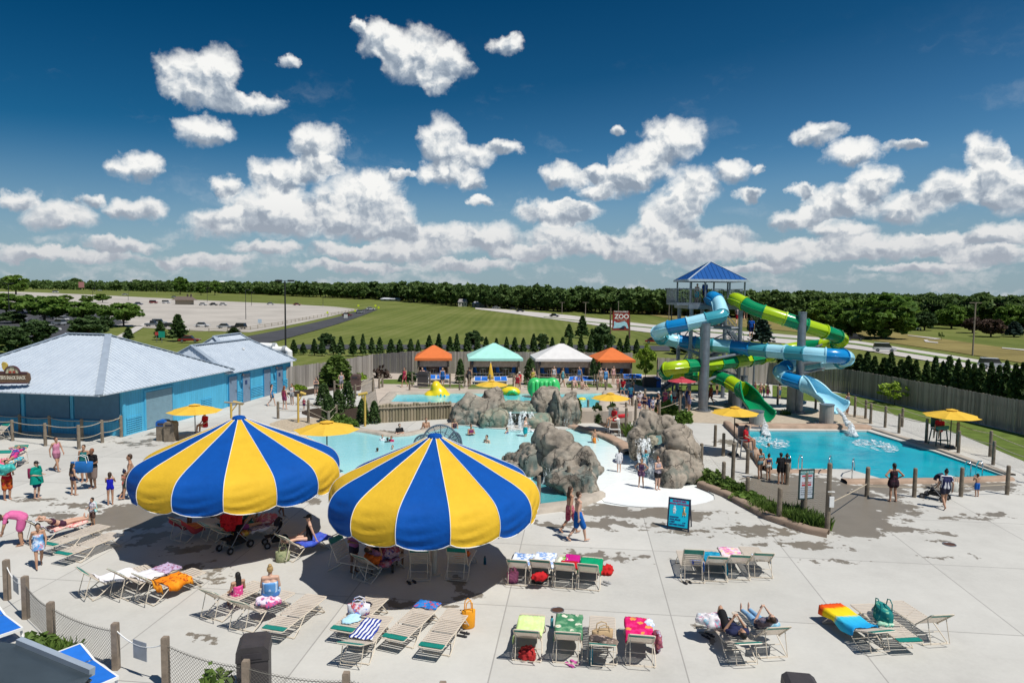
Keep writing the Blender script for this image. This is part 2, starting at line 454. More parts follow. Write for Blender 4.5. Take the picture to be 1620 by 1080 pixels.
strip('footpath', [(232, 510), (212, 519), (190, 530), (172, 540)], [(238, 510), (226, 519), (206, 531), (192, 541)], roadcon, 0.2, 20, 3)
strip('golf_path', [(1436, 531), (1475, 535.2), (1490, 537), (1466, 538.6), (1470, 541), (1484, 542.5)], [(1436, 531.8), (1472, 536.4), (1480, 537.4), (1461, 538.8), (1464, 542), (1484, 544.2)], roadcon, 0.25, 30, 2)
strip('golf_path', [(1585, 551), (1640, 556)], [(1585, 552.3), (1640, 558)], roadcon, 0.25, 10, 2)

# ------------------------------------------------------------------ pools and paving
LAGOON = [(470, 690), (545, 677.5), (590, 684), (618, 689), (645, 687), (668, 683), (700, 675), (727, 671), (765, 676), (830, 680), (880, 682), (905, 676), (935, 684), (962, 693), (985, 705),
   (1003, 722), (1040, 735), (1088, 752), (1108, 768), (1137, 787), (1110, 797), (1060, 802), (1010, 802), (975, 800), (940, 793), (905, 800), (850, 806), (760, 800), (640, 770), (545, 748), (470, 735)]
LAG = smooth_loop([G(*p) for p in LAGOON], 1)
SLIDE_POOL = [(1166, 680), (1280, 680.5), (1372, 681), (1480, 714), (1590, 752), (1575, 755), (1490, 757), (1396, 757), (1345, 742), (1310, 741), (1216, 741), (1192, 712)]
SPL = [G(*p) for p in SLIDE_POOL]
BACK_POOL = [(606, 638), (622, 622), (720, 620), (905, 621), (962, 619), (952, 648), (905, 648), (715, 640)]
BPL = [G(x, y, TZ) for x, y in BACK_POOL]
PLANTER = [(1100, 752), (1140, 757), (1195, 784), (1250, 803), (1296, 818), (1318, 832), (1312, 842), (1280, 838), (1215, 818), (1150, 783), (1112, 768)]
PLN = smooth_loop([G(*p) for p in PLANTER], 1)

def deck_material():
 m, w, b = new_mat('pool_deck_concrete')
 pos = w.node('ShaderNodeNewGeometry').outputs['Position']
 x, y, z = w.sep(pos)
 n1 = w.noise(pos, 0.25, 6, 0.65); n2 = w.noise(pos, 9.0, 5, 0.7); n3 = w.noise(pos, 1.3, 5, 0.6)
 f = w.math('ADD', w.math('MULTIPLY', n1, 0.55), w.math('ADD', w.math('MULTIPLY', n2, 0.2), w.math('MULTIPLY', n3, 0.25)))
 c = w.ramp(f, [(0.34, (0.43, 0.42, 0.388)), (0.5, (0.498, 0.488, 0.452)), (0.66, (0.55, 0.54, 0.50))])
 # expansion joints: sawn lines on a slightly turned grid
 def joint(ax, off, sp, wd):
  u = w.math('ADD', w.math('MULTIPLY', x, ax[0]), w.math('MULTIPLY_ADD', y, ax[1], off))
  t = w.math('PINGPONG', u, sp / 2)
  return w.math('LESS_THAN', t, wd)
 j = w.math('MAXIMUM', joint((0.995, -0.10), 1.87, 4.4, 0.016), joint((0.10, 0.995), 0.45, 4.6, 0.018))
 pan = w.noise(w.vec('FLOOR', w.comb(w.math('DIVIDE', w.math('ADD', w.math('MULTIPLY', x, 0.995), w.math('MULTIPLY_ADD', y, -0.10, 1.87)), 4.4), w.math('DIVIDE', w.math('ADD', w.math('MULTIPLY', x, 0.10), w.math('MULTIPLY_ADD', y, 0.995, 0.45)), 4.6), 0)), 3.7, 0)
 c = w.mix(1.0, c, w.ramp(pan, [(0.3, (0.93, 0.93, 0.93)), (0.7, (1.03, 1.03, 1.03))]), 'MULTIPLY')
 c = w.mix(w.math('MULTIPLY', j, 0.55), c, (0.16, 0.15, 0.14))
 # water tracked out of the pools: wet patches with ragged edges
 wets = [(1040, 812, 120, 10, 1), (960, 806, 60, 10, 1), (1090, 842, 60, 5, .7), (960, 828, 100, 9, .75), (870, 830, 50, 6, .6), (1335, 828, 80, 22, 1.25), (1290, 785, 120, 36, 1.35), (1360, 795, 100, 20, 1.0), (1440, 838, 60, 6, .85), (1490, 857, 22, 4, .9),
   (1240, 765, 70, 18, 1), (1395, 772, 60, 12, .8), (1560, 768, 60, 12, .9), (1490, 772, 60, 8, .7), (1200, 840, 110, 12, .66), (1270, 862, 90, 9, .62),
   (1570, 815, 50, 8, .5), (1105, 985, 14, 4, .7), (1118, 998, 13, 5, .85), (1132, 1010, 12, 6, .85), (215, 815, 80, 24, 1.25), (160, 840, 40, 7, .6), (90, 815, 60, 6, .7), (480, 765, 60, 14, .9), (640, 955, 18, 9, .8), (700, 960, 20, 6, .7), (1530, 820, 70, 5, .62), (1480, 880, 90, 4, .5), (1330, 890, 90, 4, .5), (130, 800, 70, 7, .65), (60, 790, 60, 6, .6), (240, 850, 40, 14, .9), (470, 790, 50, 8, .8), (510, 760, 40, 12, .7),
   (330, 920, 36, 6, .7), (325, 1004, 20, 6, .75), (345, 1008, 22, 6, .7), (410, 1000, 14, 4, .6), (290, 905, 90, 20, .58), (738, 940, 24, 12, .85), (630, 948, 20, 7, .8), (724, 915, 16, 12, .85), (300, 870, 60, 10, .6), (220, 700, 60, 10, .5), (255, 685, 40, 6, .5),
   (500, 640, 40, 5, .6), (600, 685, 60, 6, .9), (1150, 700, 22, 8, .75), (960, 880, 110, 14, .5), (1180, 705, 24, 6, .7)]
 wn = w.noise(pos, 0.9, 6, 0.7, 'Color'); P = w.vec('ADD', w.vec('MULTIPLY', w.vec('SUBTRACT', wn, (.5, .5, .5)), (2.0, 2.0, 0)), w.vec('MULTIPLY', pos, (1, 1, 0)))
 acc = None
 for px, py, rx, ry, s in wets:
  p = G(px, py); ra = 1.3 * abs(G(px + rx, py).x - p.x); rb = 1.3 * abs(G(px, py - ry).y - p.y)
  q = w.vec('MULTIPLY_ADD', P, (1 / ra, 1 / rb, 0), (-p.x / ra, -p.y / rb, 0))
  t = w.math('MULTIPLY', w.math('SUBTRACT', 1.0, w.vec('LENGTH', q, out=1), clamp=True), s * 1.3)
  acc = t if acc is None else w.math('MAXIMUM', acc, t)
 drops = w.noise(w.vec('MULTIPLY', pos, (1, 1.0, 1)), 1.6, 3, 0.55)
 wf = w.math('ADD', acc, w.math('MULTIPLY', w.math('SUBTRACT', drops, 0.5), 1.9))
 wet = w.smooth(wf, 0.42, 0.54)
 wet = w.math('MULTIPLY', wet, w.smooth(acc, 0.0, 0.06))
 spots = w.math('ADD', w.math('MULTIPLY', acc, 0.55), w.math('MULTIPLY', w.math('SUBTRACT', w.noise(pos, 3.6, 2, 0.5), 0.5), 1.7))
 wet = w.math('MAXIMUM', wet, w.math('MULTIPLY', w.smooth(spots, 0.40, 0.46), w.smooth(acc, 0.05, 0.2)))
 c = w.mix(w.math('MULTIPLY', wet, 0.93), c, w.mix(n3, (0.135, 0.115, 0.088), (0.20, 0.172, 0.135)))
 w.l.new(c, b.inputs['Base Color'])
 w.l.new(w.math('MULTIPLY_ADD', wet, -0.42, 0.85), b.inputs['Roughness']); b.inputs['Specular IOR Level'].default_value = 0.3
 bn = w.node('ShaderNodeBump'); bn.inputs['Strength'].default_value = 0.15; bn.inputs['Distance'].default_value = 0.01
 w.l.new(n2, bn.inputs['Height']); w.l.new(bn.outputs[0], b.inputs['Normal'])
 return m
DECKM = deck_material()
def mk_deck():
 out = [(-48, 3), (38, 3), (44, 25), (FENCE[-2].x, FENCE[-2].y)] + [(p.x, p.y) for p in FENCE[::-1][2:]] + [(-48, FENCE[0].y)]
 mb = MB(); flat_poly(mb, out, [LAG, SPL, PLN], 0.0, 0.55)
 struct('pool_deck', mb, DECKM)
 # raised terrace round the upper pool
 t_out = [G(598, 641, TZ), G(714, 642, TZ), G(800, 650, TZ), G(905, 650, TZ), G(1000, 650, TZ), G(1046, 634, TZ), G(1046, 593, TZ), G(590, 590, TZ)]
 mb = MB(); flat_poly(mb, [(p.x, p.y) for p in t_out], [BPL], TZ, 0.85)
 struct('upper_terrace', mb, M('terrace_concrete', (0.45, 0.385, 0.32), 0.85, 0, 0.1, 0.8, 0.1, 0.3, world_space=True))
mk_deck()
def mk_bank():
 a, b = G(598, 641, TZ), G(590, 592, TZ); mb = MB(); rows = []
 for k in range(9):
  p = a.lerp(b, k / 8); q = p + Vector((-1.1, -.3 * (1 - k / 8), -TZ)); rows.append([p.lerp(q, t) + Vector((0, 0, .05 * noise.noise(p * 2 + Vector((t * 3, 0, 0))))) for t in (0, .2, .4, .6, .8, 1)])
 mb.grid(rows); struct('embankment', mb, M('bank_stone', (0.40, 0.35, 0.29), 0.95, 0, 0.35, 3, 0.5, 0.1, world_space=True), True)
mk_bank()
def sheet(name, pxs, mat, z, lv=0.0, smooth=0, kind='structure'):
 pts = [G(x, y, lv) for x, y in pxs]
 if smooth: pts = smooth_loop(pts, smooth)
 mb = MB(); flat_poly(mb, pts, (), lv + z); return struct(name, mb, mat, kind=kind)
lawn = M('lawn_grass', (0.105, 0.150, 0.032), 0.95, 0, 0.3, 1.2, 0.4, 0.1, 6, world_space=True)
sand = M('sand_bed', (0.42, 0.355, 0.275), 0.95, 0, 0.14, 2.5, 0.3, 0.1, 6, world_space=True)
gravelbed = M('river_gravel', (0.42, 0.35, 0.26), 0.9, 0, 0.35, 7.0, 0.5, 0.2, 6, world_space=True)
mulch = M('dark_mulch', (0.045, 0.032, 0.024), 0.95, 0, 0.4, 8.0, 0.5, 0.1, 6, world_space=True)
sheet('lawn', [(1222, 609), (1345, 624), (1490, 657), (1625, 689), (1800, 733), (1800, 790), (1640, 738), (1560, 704), (1480, 672), (1400, 652), (1345, 641), (1222, 628)], lawn, 0.006)
sheet('lawn', [(1052, 606), (1215, 609), (1220, 622), (1052, 619)], lawn, 0.006)
sheet('lawn', [(604, 600), (652, 600), (656, 608), (600, 607)], lawn, 0.006, TZ)
sheet('lawn', [(664, 608), (730, 608), (735, 614), (662, 614)], lawn, 0.006, TZ)
sheet('lawn', [(742, 608), (812, 608), (815, 615), (740, 615)], lawn, 0.006, TZ)
sheet('lawn', [(836, 608), (872, 608), (868, 614), (834, 614)], lawn, 0.006, TZ)
sheet('lawn', [(895, 606), (965, 606), (970, 613), (897, 613)], lawn, 0.006, TZ)
sheet('lawn', [(990, 600), (1045, 600), (1045, 612), (1010, 610)], lawn, 0.006, TZ)
sheet('lawn', [(447, 622), (520, 610), (588, 600), (588, 606), (545, 614), (470, 628)], mulch, 0.006)
sheet('sand_bed', [(1120, 640), (1200, 646), (1300, 650), (1368, 658), (1382, 670), (1160, 671), (1090, 668), (1080, 652)], sand, 0.012)
sheet('gravel_bed', [(420, 672), (450, 662), (500, 660), (525, 664), (540, 672), (500, 680), (430, 684)], gravelbed, 0.010, 0, 1)
sheet('planting_bed', [(470, 652), (500, 645), (560, 640), (598, 652), (595, 668), (540, 668), (500, 662)], mulch, 0.012, 0, 1)
sheet('planting_bed', [(918, 660), (945, 655), (985, 660), (1003, 680), (985, 690), (950, 672)], mulch, 0.012, 0, 1)
sheet('planting_bed', PLANTER, mulch, 0.05, 0, 1)
sheet('planting_bed', [(18, 1032), (60, 1010), (110, 1012), (118, 1040), (70, 1062), (20, 1060)], mulch, 0.02, 0, 2)

def water_mat(name, stops, axis=None, rough=0.08, bump=0.45, bs=1.6):
 m, w, b = new_mat(name)
 pos = w.node('ShaderNodeNewGeometry').outputs['Position']; x, y, z = w.sep(pos)
 n = w.noise(pos, 0.5, 5, 0.6)
 if axis: f = w.math('ADD', w.math('ADD', w.math('MULTIPLY', x, axis[0]), w.math('MULTIPLY_ADD', y, axis[1], axis[2])), w.math('MULTIPLY', w.math('SUBTRACT', n, .5), axis[3]))
 else: f = n
 w.l.new(w.ramp(f, stops), b.inputs['Base Color'])
 b.inputs['Roughness'].default_value = rough; b.inputs['Specular IOR Level'].default_value = 0.13
 bn = w.node('ShaderNodeBump'); bn.inputs['Strength'].default_value = bump; bn.inputs['Distance'].default_value = 0.05
 w.l.new(w.noise(w.vec('MULTIPLY', pos, (1, 1.6, 1)), bs, 6, 0.62), bn.inputs['Height']); w.l.new(bn.outputs[0], b.inputs['Normal'])
 return m
mb = MB(); flat_poly(mb, LAG, (), -0.06)
struct('lagoon_water', mb, water_mat('lagoon_water', [(0.0, (0.78, 0.82, 0.81)), (0.18, (0.68, 0.79, 0.78)), (0.42, (0.42, 0.70, 0.70)), (0.75, (0.33, 0.64, 0.66)), (1.0, (0.26, 0.56, 0.59))], (-0.062, 0.045, -1.13, 0.30)))
mb = MB(); flat_poly(mb, SPL, (), -0.10)
struct('slide_pool_water', mb, water_mat('slide_pool_water', [(0.25, (0.0, 0.22, 0.31)), (0.5, (0.0, 0.32, 0.41)), (0.75, (0.004, 0.40, 0.48))], None, 0.06, 0.5, 1.3))
mb = MB(); flat_poly(mb, BPL, (), TZ - 0.08)
struct('upper_pool_water', mb, water_mat('upper_pool_water', [(0.3, (0.06, 0.44, 0.52)), (0.7, (0.17, 0.58, 0.62))], None, 0.05, 0.3, 2.0))
mb = MB(); flat_poly(mb, smooth_loop([G(848, 806), G(905, 800), G(938, 790), G(900, 752), G(860, 728), G(838, 730), G(842, 770)], 1), (), -0.045)
struct('deep_channel_water', mb, water_mat('deep_water', [(0.3, (0.03, 0.24, 0.27)), (0.7, (0.10, 0.38, 0.40))], None))

# ---- coping: tan stone edging round the pools
cop_m = M('stone_coping', (0.36, 0.255, 0.185), 0.8, 0, 0.22, 1.4, 0.4, 0.3, 5, world_space=True)
cop_g = M('grey_coping', (0.40, 0.35, 0.29), 0.8, 0, 0.2, 1.4, 0.3, 0.3, 5, world_space=True)
def coping(name, pts, w, h, mat, z=0.0, closed=False):
 pts = [Vector((p[0], p[1], z)) for p in pts]; mb = MB(); rows = []
 n = len(pts)
 for i, p in enumerate(pts):
  a = pts[(i - 1) % n] if closed or i else p; b = pts[(i + 1) % n] if closed or i < n - 1 else p
  d = (b - a).normalized(); s = Vector((d.y, -d.x, 0))
  k = 1 + 0.12 * noise.noise(p * 1.3)
  rows.append([p - s * w * .5 + Vector((0, 0, -.3)), p - s * w * .5 * k + Vector((0, 0, h * .75)), p - s * w * .3 + Vector((0, 0, h * k)), p + s * w * .3 + Vector((0, 0, h)), p + s * w * .5 * k + Vector((0, 0, h * .7)), p + s * w * .5 + Vector((0, 0, -.3))])
 if closed: rows.append(rows[0])
 mb.grid(rows); return struct(name, mb, mat, True)
def dense(pts, step=0.6, closed=False):
 o = []; P = list(pts) + ([pts[0]] if closed else [])
 for a, b in zip(P, P[1:]):
  a = Vector((a[0], a[1], 0)); b = Vector((b[0], b[1], 0)); n = max(1, int((b - a).length / step)); o += [a.lerp(b, k / n) for k in range(n)]
 return o if closed else o + [Vector((P[-1][0], P[-1][1], 0))]
coping('pool_coping', dense([G(1166, 675), G(1280, 676), G(1374, 677)]), 0.9, 0.22, cop_m)
coping('pool_coping', dense([G(1374, 676), G(1480, 709), G(1600, 752)]), 0.45, 0.10, cop_g)
coping('pool_coping', dense([G(1150, 672), G(1186, 708), G(1213, 745)]), 0.5, 0.28, cop_m)
coping('pool_coping', dense([G(1213, 746), G(1310, 746)]), 0.5, 0.08, cop_m)
coping('pool_coping', dense([G(1335, 763), G(1396, 763), G(1490, 762), G(1597, 758)]), 0.55, 0.16, cop_m)
coping('pool_coping', dense([G(540, 676), G(590, 683), G(618, 688.5), G(645, 686.5), G(668, 682), G(700, 674), G(722, 670)]), 0.6, 0.10, cop_g)
coping('pool_coping', dense([G(905, 675), G(935, 683), G(962, 692), G(985, 704), G(998, 718)]), 0.7, 0.16, cop_m)
coping('pool_coping', dense([G(1108, 768), G(1150, 785), G(1215, 820), G(1280, 842), G(1310, 848)]), 0.4, 0.22, M('planter_kerb', (0.27, 0.20, 0.15), 0.85, 0, 0.2, 1.5, 0.3, 0.2, world_space=True))
coping('pool_coping', dense([G(840, 809), G(905, 801), G(945, 782)]), 0.8, 0.20, cop_g)
coping('pool_coping', dense(BPL, 0.6, True), 0.7, 0.12, cop_g, TZ, True)
# painted white zero-entry slab
sheet('beach_slab', [(946, 790), (985, 797.2), (1012, 800), (1062, 800.5), (1112, 795.5), (1137, 787), (1108, 772), (1060, 762), (1000, 756), (960, 765)], M('white_beach', (0.80, 0.82, 0.81), 0.35, 0, 0.03, 0.8, 0.1, 0.4, world_space=True), -0.035, 0, 1)


# ------------------------------------------------------------------ common materials
wood = M('weathered_post', (0.20, 0.165, 0.125), 0.85, 0, 0.3, 4.0, 0.4, 0.2)
woodl = M('pale_post', (0.33, 0.28, 0.21), 0.85, 0, 0.25, 4.0, 0.4, 0.2)
rope_m = M('rope', (0.42, 0.36, 0.27), 0.9, 0, 0.15, 9)
steel = M('galvanised_steel', (0.25, 0.275, 0.31), 0.45, 0.7, 0.18, 2.5, 0.1)
darkmetal = M('dark_metal', (0.03, 0.03, 0.035), 0.5, 0.3)
white_p = M('white_paint', (0.74, 0.74, 0.72), 0.5, 0, 0.05)
tan_tube = M('tan_tube', (0.62, 0.545, 0.44), 0.4, 0, 0.06)
green_vinyl = M('green_vinyl', (0.008, 0.20, 0.16), 0.45, 0, 0.12)
blue_sling = M('blue_sling', (0.01, 0.14, 0.55), 0.7, 0, 0.12)
black_pl = M('black_plastic', (0.02, 0.02, 0.022), 0.45, 0, 0.2)
yellow_fab = M('yellow_fabric', (0.80, 0.50, 0.06), 0.8, 0, 0.06, 3, 0.15, 0.2)
yellow_pl = M('yellow_plastic', (0.80, 0.55, 0.02), 0.35, 0, 0.05)

# ------------------------------------------------------------------ blue buildings
def rib_roof_mat():
 m, w, b = new_mat('white_metal_roof')
 p = w.node('ShaderNodeTexCoord').outputs['Object']
 n = w.noise(p, 1.2, 5, 0.6); n2 = w.noise(w.vec('MULTIPLY', p, (1, 1, 4)), 3, 4, 0.6)
 w.l.new(w.ramp(w.math('ADD', w.math('MULTIPLY', n, .6), w.math('MULTIPLY', n2, .4)), [(0.3, (0.44, 0.50, 0.57)), (0.7, (0.55, 0.61, 0.67))]), b.inputs['Base Color'])
 b.inputs['Roughness'].default_value = 0.5; b.inputs['Metallic'].default_value = 0.1; return m
roof_w = rib_roof_mat()
def siding_mat(name, c):
 m, w, b = new_mat(name)
 p = w.node('ShaderNodeTexCoord').outputs['Object']; x, y, z = w.sep(p)
 u = w.math('ADD', x, y); groove = w.math('LESS_THAN', w.math('PINGPONG', u, 0.1), 0.008)
 n = w.noise(w.vec('MULTIPLY', p, (1, 1, .3)), 2.0, 5, 0.65)
 col = w.ramp(n, [(0.3, tuple(q * .86 for q in c)), (0.7, tuple(min(1, q * 1.12) for q in c))])
 w.l.new(w.mix(w.math('MULTIPLY', groove, .6), col, tuple(q * .4 for q in c)), b.inputs['Base Color']); b.inputs['Roughness'].default_value = 0.6
 bn = w.node('ShaderNodeBump'); bn.inputs['Strength'].default_value = .5; bn.inputs['Distance'].default_value = .01; bn.invert = True
 w.l.new(groove, bn.inputs['Height']); w.l.new(bn.outputs[0], b.inputs['Normal']); return m
blue_wall = siding_mat('blue_siding', (0.075, 0.42, 0.64)); slate_door = M('slate_door', (0.17, 0.24, 0.33), 0.5, 0, 0.1)
deep_blue = M('deep_blue_trim', (0.02, 0.22, 0.42), 0.6); shutter_m = M('roll_shutter', (0.20, 0.33, 0.40), 0.45, 0.1, 0.08)
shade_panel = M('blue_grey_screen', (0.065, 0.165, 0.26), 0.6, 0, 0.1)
trim_grey = M('roof_trim', (0.33, 0.39, 0.46), 0.5, 0.2)
# local frame: origin at the front right corner, u to the left along the front, v to the back along the side
c0 = G(197, 690); c1 = G(444, 620); sv = (c1 - c0).normalized(); su = Vector((-sv.y, sv.x, 0))
if su.x > 0: su = -su
BROT = math.atan2(sv.y, sv.x) - math.pi / 2   # side runs along local +y, front along local -x
def roof_ribs(mb, a, b, c, d, step=0.3, h=0.035):   # eave a->b, ridge d->c ; ribs run from eave to ridge and are cut by the hips
 a, b, c, d = map(Vector, (a, b, c, d)); e = (b - a); L = e.length; e.normalize()
 n = e.cross(d - a).normalized(); n = n if n.z > 0 else -n
 up = n.cross(e).normalized(); up = up if up.z > 0 else -up
 H = (d - a).dot(up); s0, s1 = (d - a).dot(e), (c - a).dot(e)
 k = step / 2
 while k < L:
  t = H
  if k < s0: t = H * k / s0
  if k > s1 and L > s1: t = min(t, H * (L - k) / (L - s1))
  if t > 0.1: mb.bar(a + e * k + n * h * .4, a + e * k + up * t + n * h * .4, 0.05, h)
  k += step
def hip_roof(par, x0, x1, y0, y1, ze, ridge, name='roof'):
 (ax, ay, az), (bx, by, bz) = ridge       # ridge from a (left/front) to b
 rf = MB(); E = [(x0, y0, ze), (x1, y0, ze), (x1, y1, ze), (x0, y1, ze)]
 if abs(ax - bx) > abs(ay - by): faces = [(E[0], E[1], (bx, by, bz), (ax, ay, az)), (E[1], E[2], (bx, by, bz), (bx, by, bz)), (E[2], E[3], (ax, ay, az), (bx, by, bz)), (E[3], E[0], (ax, ay, az), (ax, ay, az))]
 else: faces = [(E[0], E[1], (ax, ay, az), (ax, ay, az)), (E[1], E[2], (bx, by, bz), (ax, ay, az)), (E[2], E[3], (bx, by, bz), (bx, by, bz)), (E[3], E[0], (ax, ay, az), (bx, by, bz))]
 for f in faces:
  q = [Vector(p) for p in f]; q = [p for i, p in enumerate(q) if i == 0 or (p - q[i - 1]).length > 1e-4]
  rf.poly(q); rf.poly([p - Vector((0, 0, .06)) for p in q][::-1]); roof_ribs(rf, *f)
 for i in range(4):
  p, q = Vector(E[i]), Vector(E[(i + 1) % 4]); rf.poly([p, q, q - Vector((0, 0, .06)), p - Vector((0, 0, .06))][::-1])
 r = rf.build(name, roof_w, par)
 hp = MB()
 for e in E:
  t = (ax, ay, az) if (Vector(e) - Vector((ax, ay, az))).length < (Vector(e) - Vector((bx, by, bz))).length else (bx, by, bz)
  hp.bar(Vector(e) + Vector((0, 0, .05)), Vector(t) + Vector((0, 0, .05)), 0.05, 0.42) if False else hp.bar(Vector(e) + Vector((0, 0, .05)), Vector(t) + Vector((0, 0, .05)), 0.38, 0.05)
 hp.bar((ax, ay, az + .05), (bx, by, bz + .05), 0.38, 0.05); hp.build('ridge_cap', trim_grey, r); return r
def lamp_arm(par, x, y, z, dx, dy):
 mb = MB(); mb.tube([(x, y, z), (x + dx * .5, y + dy * .5, z + .12), (x + dx, y + dy, z + .05)], .02, 6)
 o = mb.build('gooseneck_lamp', darkmetal, par); s = MB(); s.tube([(x + dx, y + dy, z + .05), (x + dx, y + dy, z - .08)], [.04, .17], 12); s.build('lamp_shade', darkmetal, o)
def mk_snack():
 b = thing('snack_building', 'blue snack building with white ribbed hip roof and deep shaded counter front', 'building', c0, BROT)
 W, Dp, Hw = 11.5, 10.2, 2.75
 mb = MB(); mb.box((-W / 2, Dp / 2, Hw / 2), (W, Dp, Hw)); mb.build('wall', blue_wall, b)
 hip_roof(b, -W - .5, 0.45, -2.35, Dp + .4, 2.72, ((-7.2, 4.1, 5.5), (-4.3, 4.1, 5.5)))
 # front: screened counters between posts
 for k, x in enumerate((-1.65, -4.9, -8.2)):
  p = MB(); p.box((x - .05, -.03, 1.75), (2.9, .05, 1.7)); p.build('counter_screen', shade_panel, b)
 for x in (-3.3, -6.55, -9.8): q = MB(); q.box((x, -.05, 1.5), (.16, .1, 2.6)); q.build('post', blue_wall, b)
 q = MB(); q.box((-W / 2, -.07, .85), (W - .2, .16, .08)); q.build('counter', deep_blue, b)
 for x in (-.9, -4.1, -7.3): lamp_arm(b, x, -.02, 2.45, 0, -.5)
 # side: roll shutter, louvres, trim
 s = MB()
 for k in range(22): s.box((.02, 3.0, .12 + k * .1), (.05, 2.4, .094))
 s.build('roll_shutter', shutter_m, b)
 t = MB(); t.box((.03, 1.72, 1.15), (.08, .12, 2.3)); t.box((.03, 4.28, 1.15), (.08, .12, 2.3)); t.box((.03, 3, 2.36), (.08, 2.7, .12)); t.build('shutter_frame', blue_wall, b)
 for y, l in ((.8, 1.3), (7.8, 1.2)):
  lv = MB(); lv.box((.015, y, 1.02), (.04, l, .06)); lv.box((.015, y, .2), (.04, l, .06))
  for k in range(6): lv.box((.025, y, .3 + k * .125), (.05, l * .96, .07), mat=Matrix.Rotation(.5, 3, 'Y'))
  lv.build('louvre_vent', blue_wall, b)
 f = MB(); f.box((.015, -.0, Hw / 2), (.07, .2, Hw - .04)); f.build('corner_trim', blue_wall, b)
 # roof sign with a tortoise cut-out on the front eave
 return b
snack = mk_snack()
def mk_rest():
 b = thing('service_building', 'blue building with grey doors and white ribbed roof behind the snack building', 'building', c0 + sv * 10.3, BROT)
 L, W, Hw = 9.6, 6.0, 2.5
 mb = MB(); mb.box((-W / 2 - .05, L / 2 + .0, Hw / 2), (W, L, Hw)); mb.build('wall', blue_wall, b)
 hip_roof(b, -W - .3, .3, -.25, L + .4, 2.48, ((-3.0, .4, 4.35), (-3.0, L - 1.6, 4.35)))
 for k, y in enumerate((.75, 2.55, 5.6, 7.6)):
  d = MB(); d.box((-.03, y, 1.08), (.08, .98, 2.12)); o = d.build('door', slate_door, b)
  h = MB(); h.box((.03, y + .36, 1.02), (.05, .05, .16)); h.build('handle', steel, o)
  if k == 1 or k == 3: s = MB(); s.box((.02, y - .06, 1.5), (.012, .3, .3)); s.build('door_sign', M('navy_sign', (.02, .05, .14)), o)
  s = MB(); s.box((-.03, y, 2.17), (.1, 1.12, .06)); s.box((-.03, y - .53, 1.07), (.1, .07, 2.14)); s.box((-.03, y + .53, 1.07), (.1, .07, 2.14)); s.build('door_frame', deep_blue, b)
 for y, l in ((1.65, .8), (4.1, 1.8), (6.6, .9), (8.7, .9)):
  lv = MB()
  for k in range(6): lv.box((-.02, y, .3 + k * .125), (.05, l * .96, .07), mat=Matrix.Rotation(.5, 3, 'Y'))
  lv.build('louvre_vent', blue_wall, b)
 for y in (1.65, 6.6): lamp_arm(b, -.05, y, 2.2, .35, 0)
 v = MB(); v.cyl((-1.8, 5.2, 3.2), (-1.8, 5.2, 3.75), .06); v.cyl((-1.8, 5.2, 3.72), (-1.8, 5.2, 3.85), .1); v.build('vent_pipe', white_p, b)
mk_rest()
def mk_rear():
 b = thing('plant_room', 'low rear building with white ribbed roof peeking over the service building', 'building', c0 + sv * 16.5 + su * 3.4, BROT)
 mb = MB(); mb.box((-2.5, 3.6, 1.25), (5, 6, 2.5)); mb.build('wall', blue_wall, b)
 hip_roof(b, -5.3, .2, .2, 7.0, 2.5, ((-2.6, 1.6, 4.5), (-2.6, 5.4, 4.55)))
 u = MB(); u.box((-2.4, -5.4, 1.9), (1.3, 1.1, 3.8)); u.build('roof_vent_box', M('vent_box', (.45, .45, .42), .6), b)
mk_rear()
def mk_pipes():
 t = thing('white_duct', 'pair of fat white plastic ducts bending down behind the service building', 'duct', (0, 0, 0))
 for k, (a, b2, c, d) in enumerate((((412, 547), (436, 548), (438, 552), (438, 575)), ((432, 553), (452, 553), (457, 556), (458, 580)))):
  D = 61 - k; mb = MB(); mb.tube([PX(*a, D), PX(*b2, D), PX(*c, D), PX(*d, D)], .3, 12); mb.build('pipe', white_p, t)
  r = MB(); p = PX(*b2, D); q = PX(*d, D); r.cyl(p - Vector((.25, 0, 0)), p + Vector((.05, 0, 0)), .35); r.cyl(q + Vector((0, 0, .6)), q + Vector((0, 0, .85)), .35); r.build('flange', M('grey_flange', (.3, .32, .33)), t)
 mb = MB(); p = PX(452, 590, 60.5); mb.box(p, (1.0, .8, 3.0)); mb.build('cabinet', M('grey_cabinet', (.35, .37, .38), .5), t)
mk_pipes()

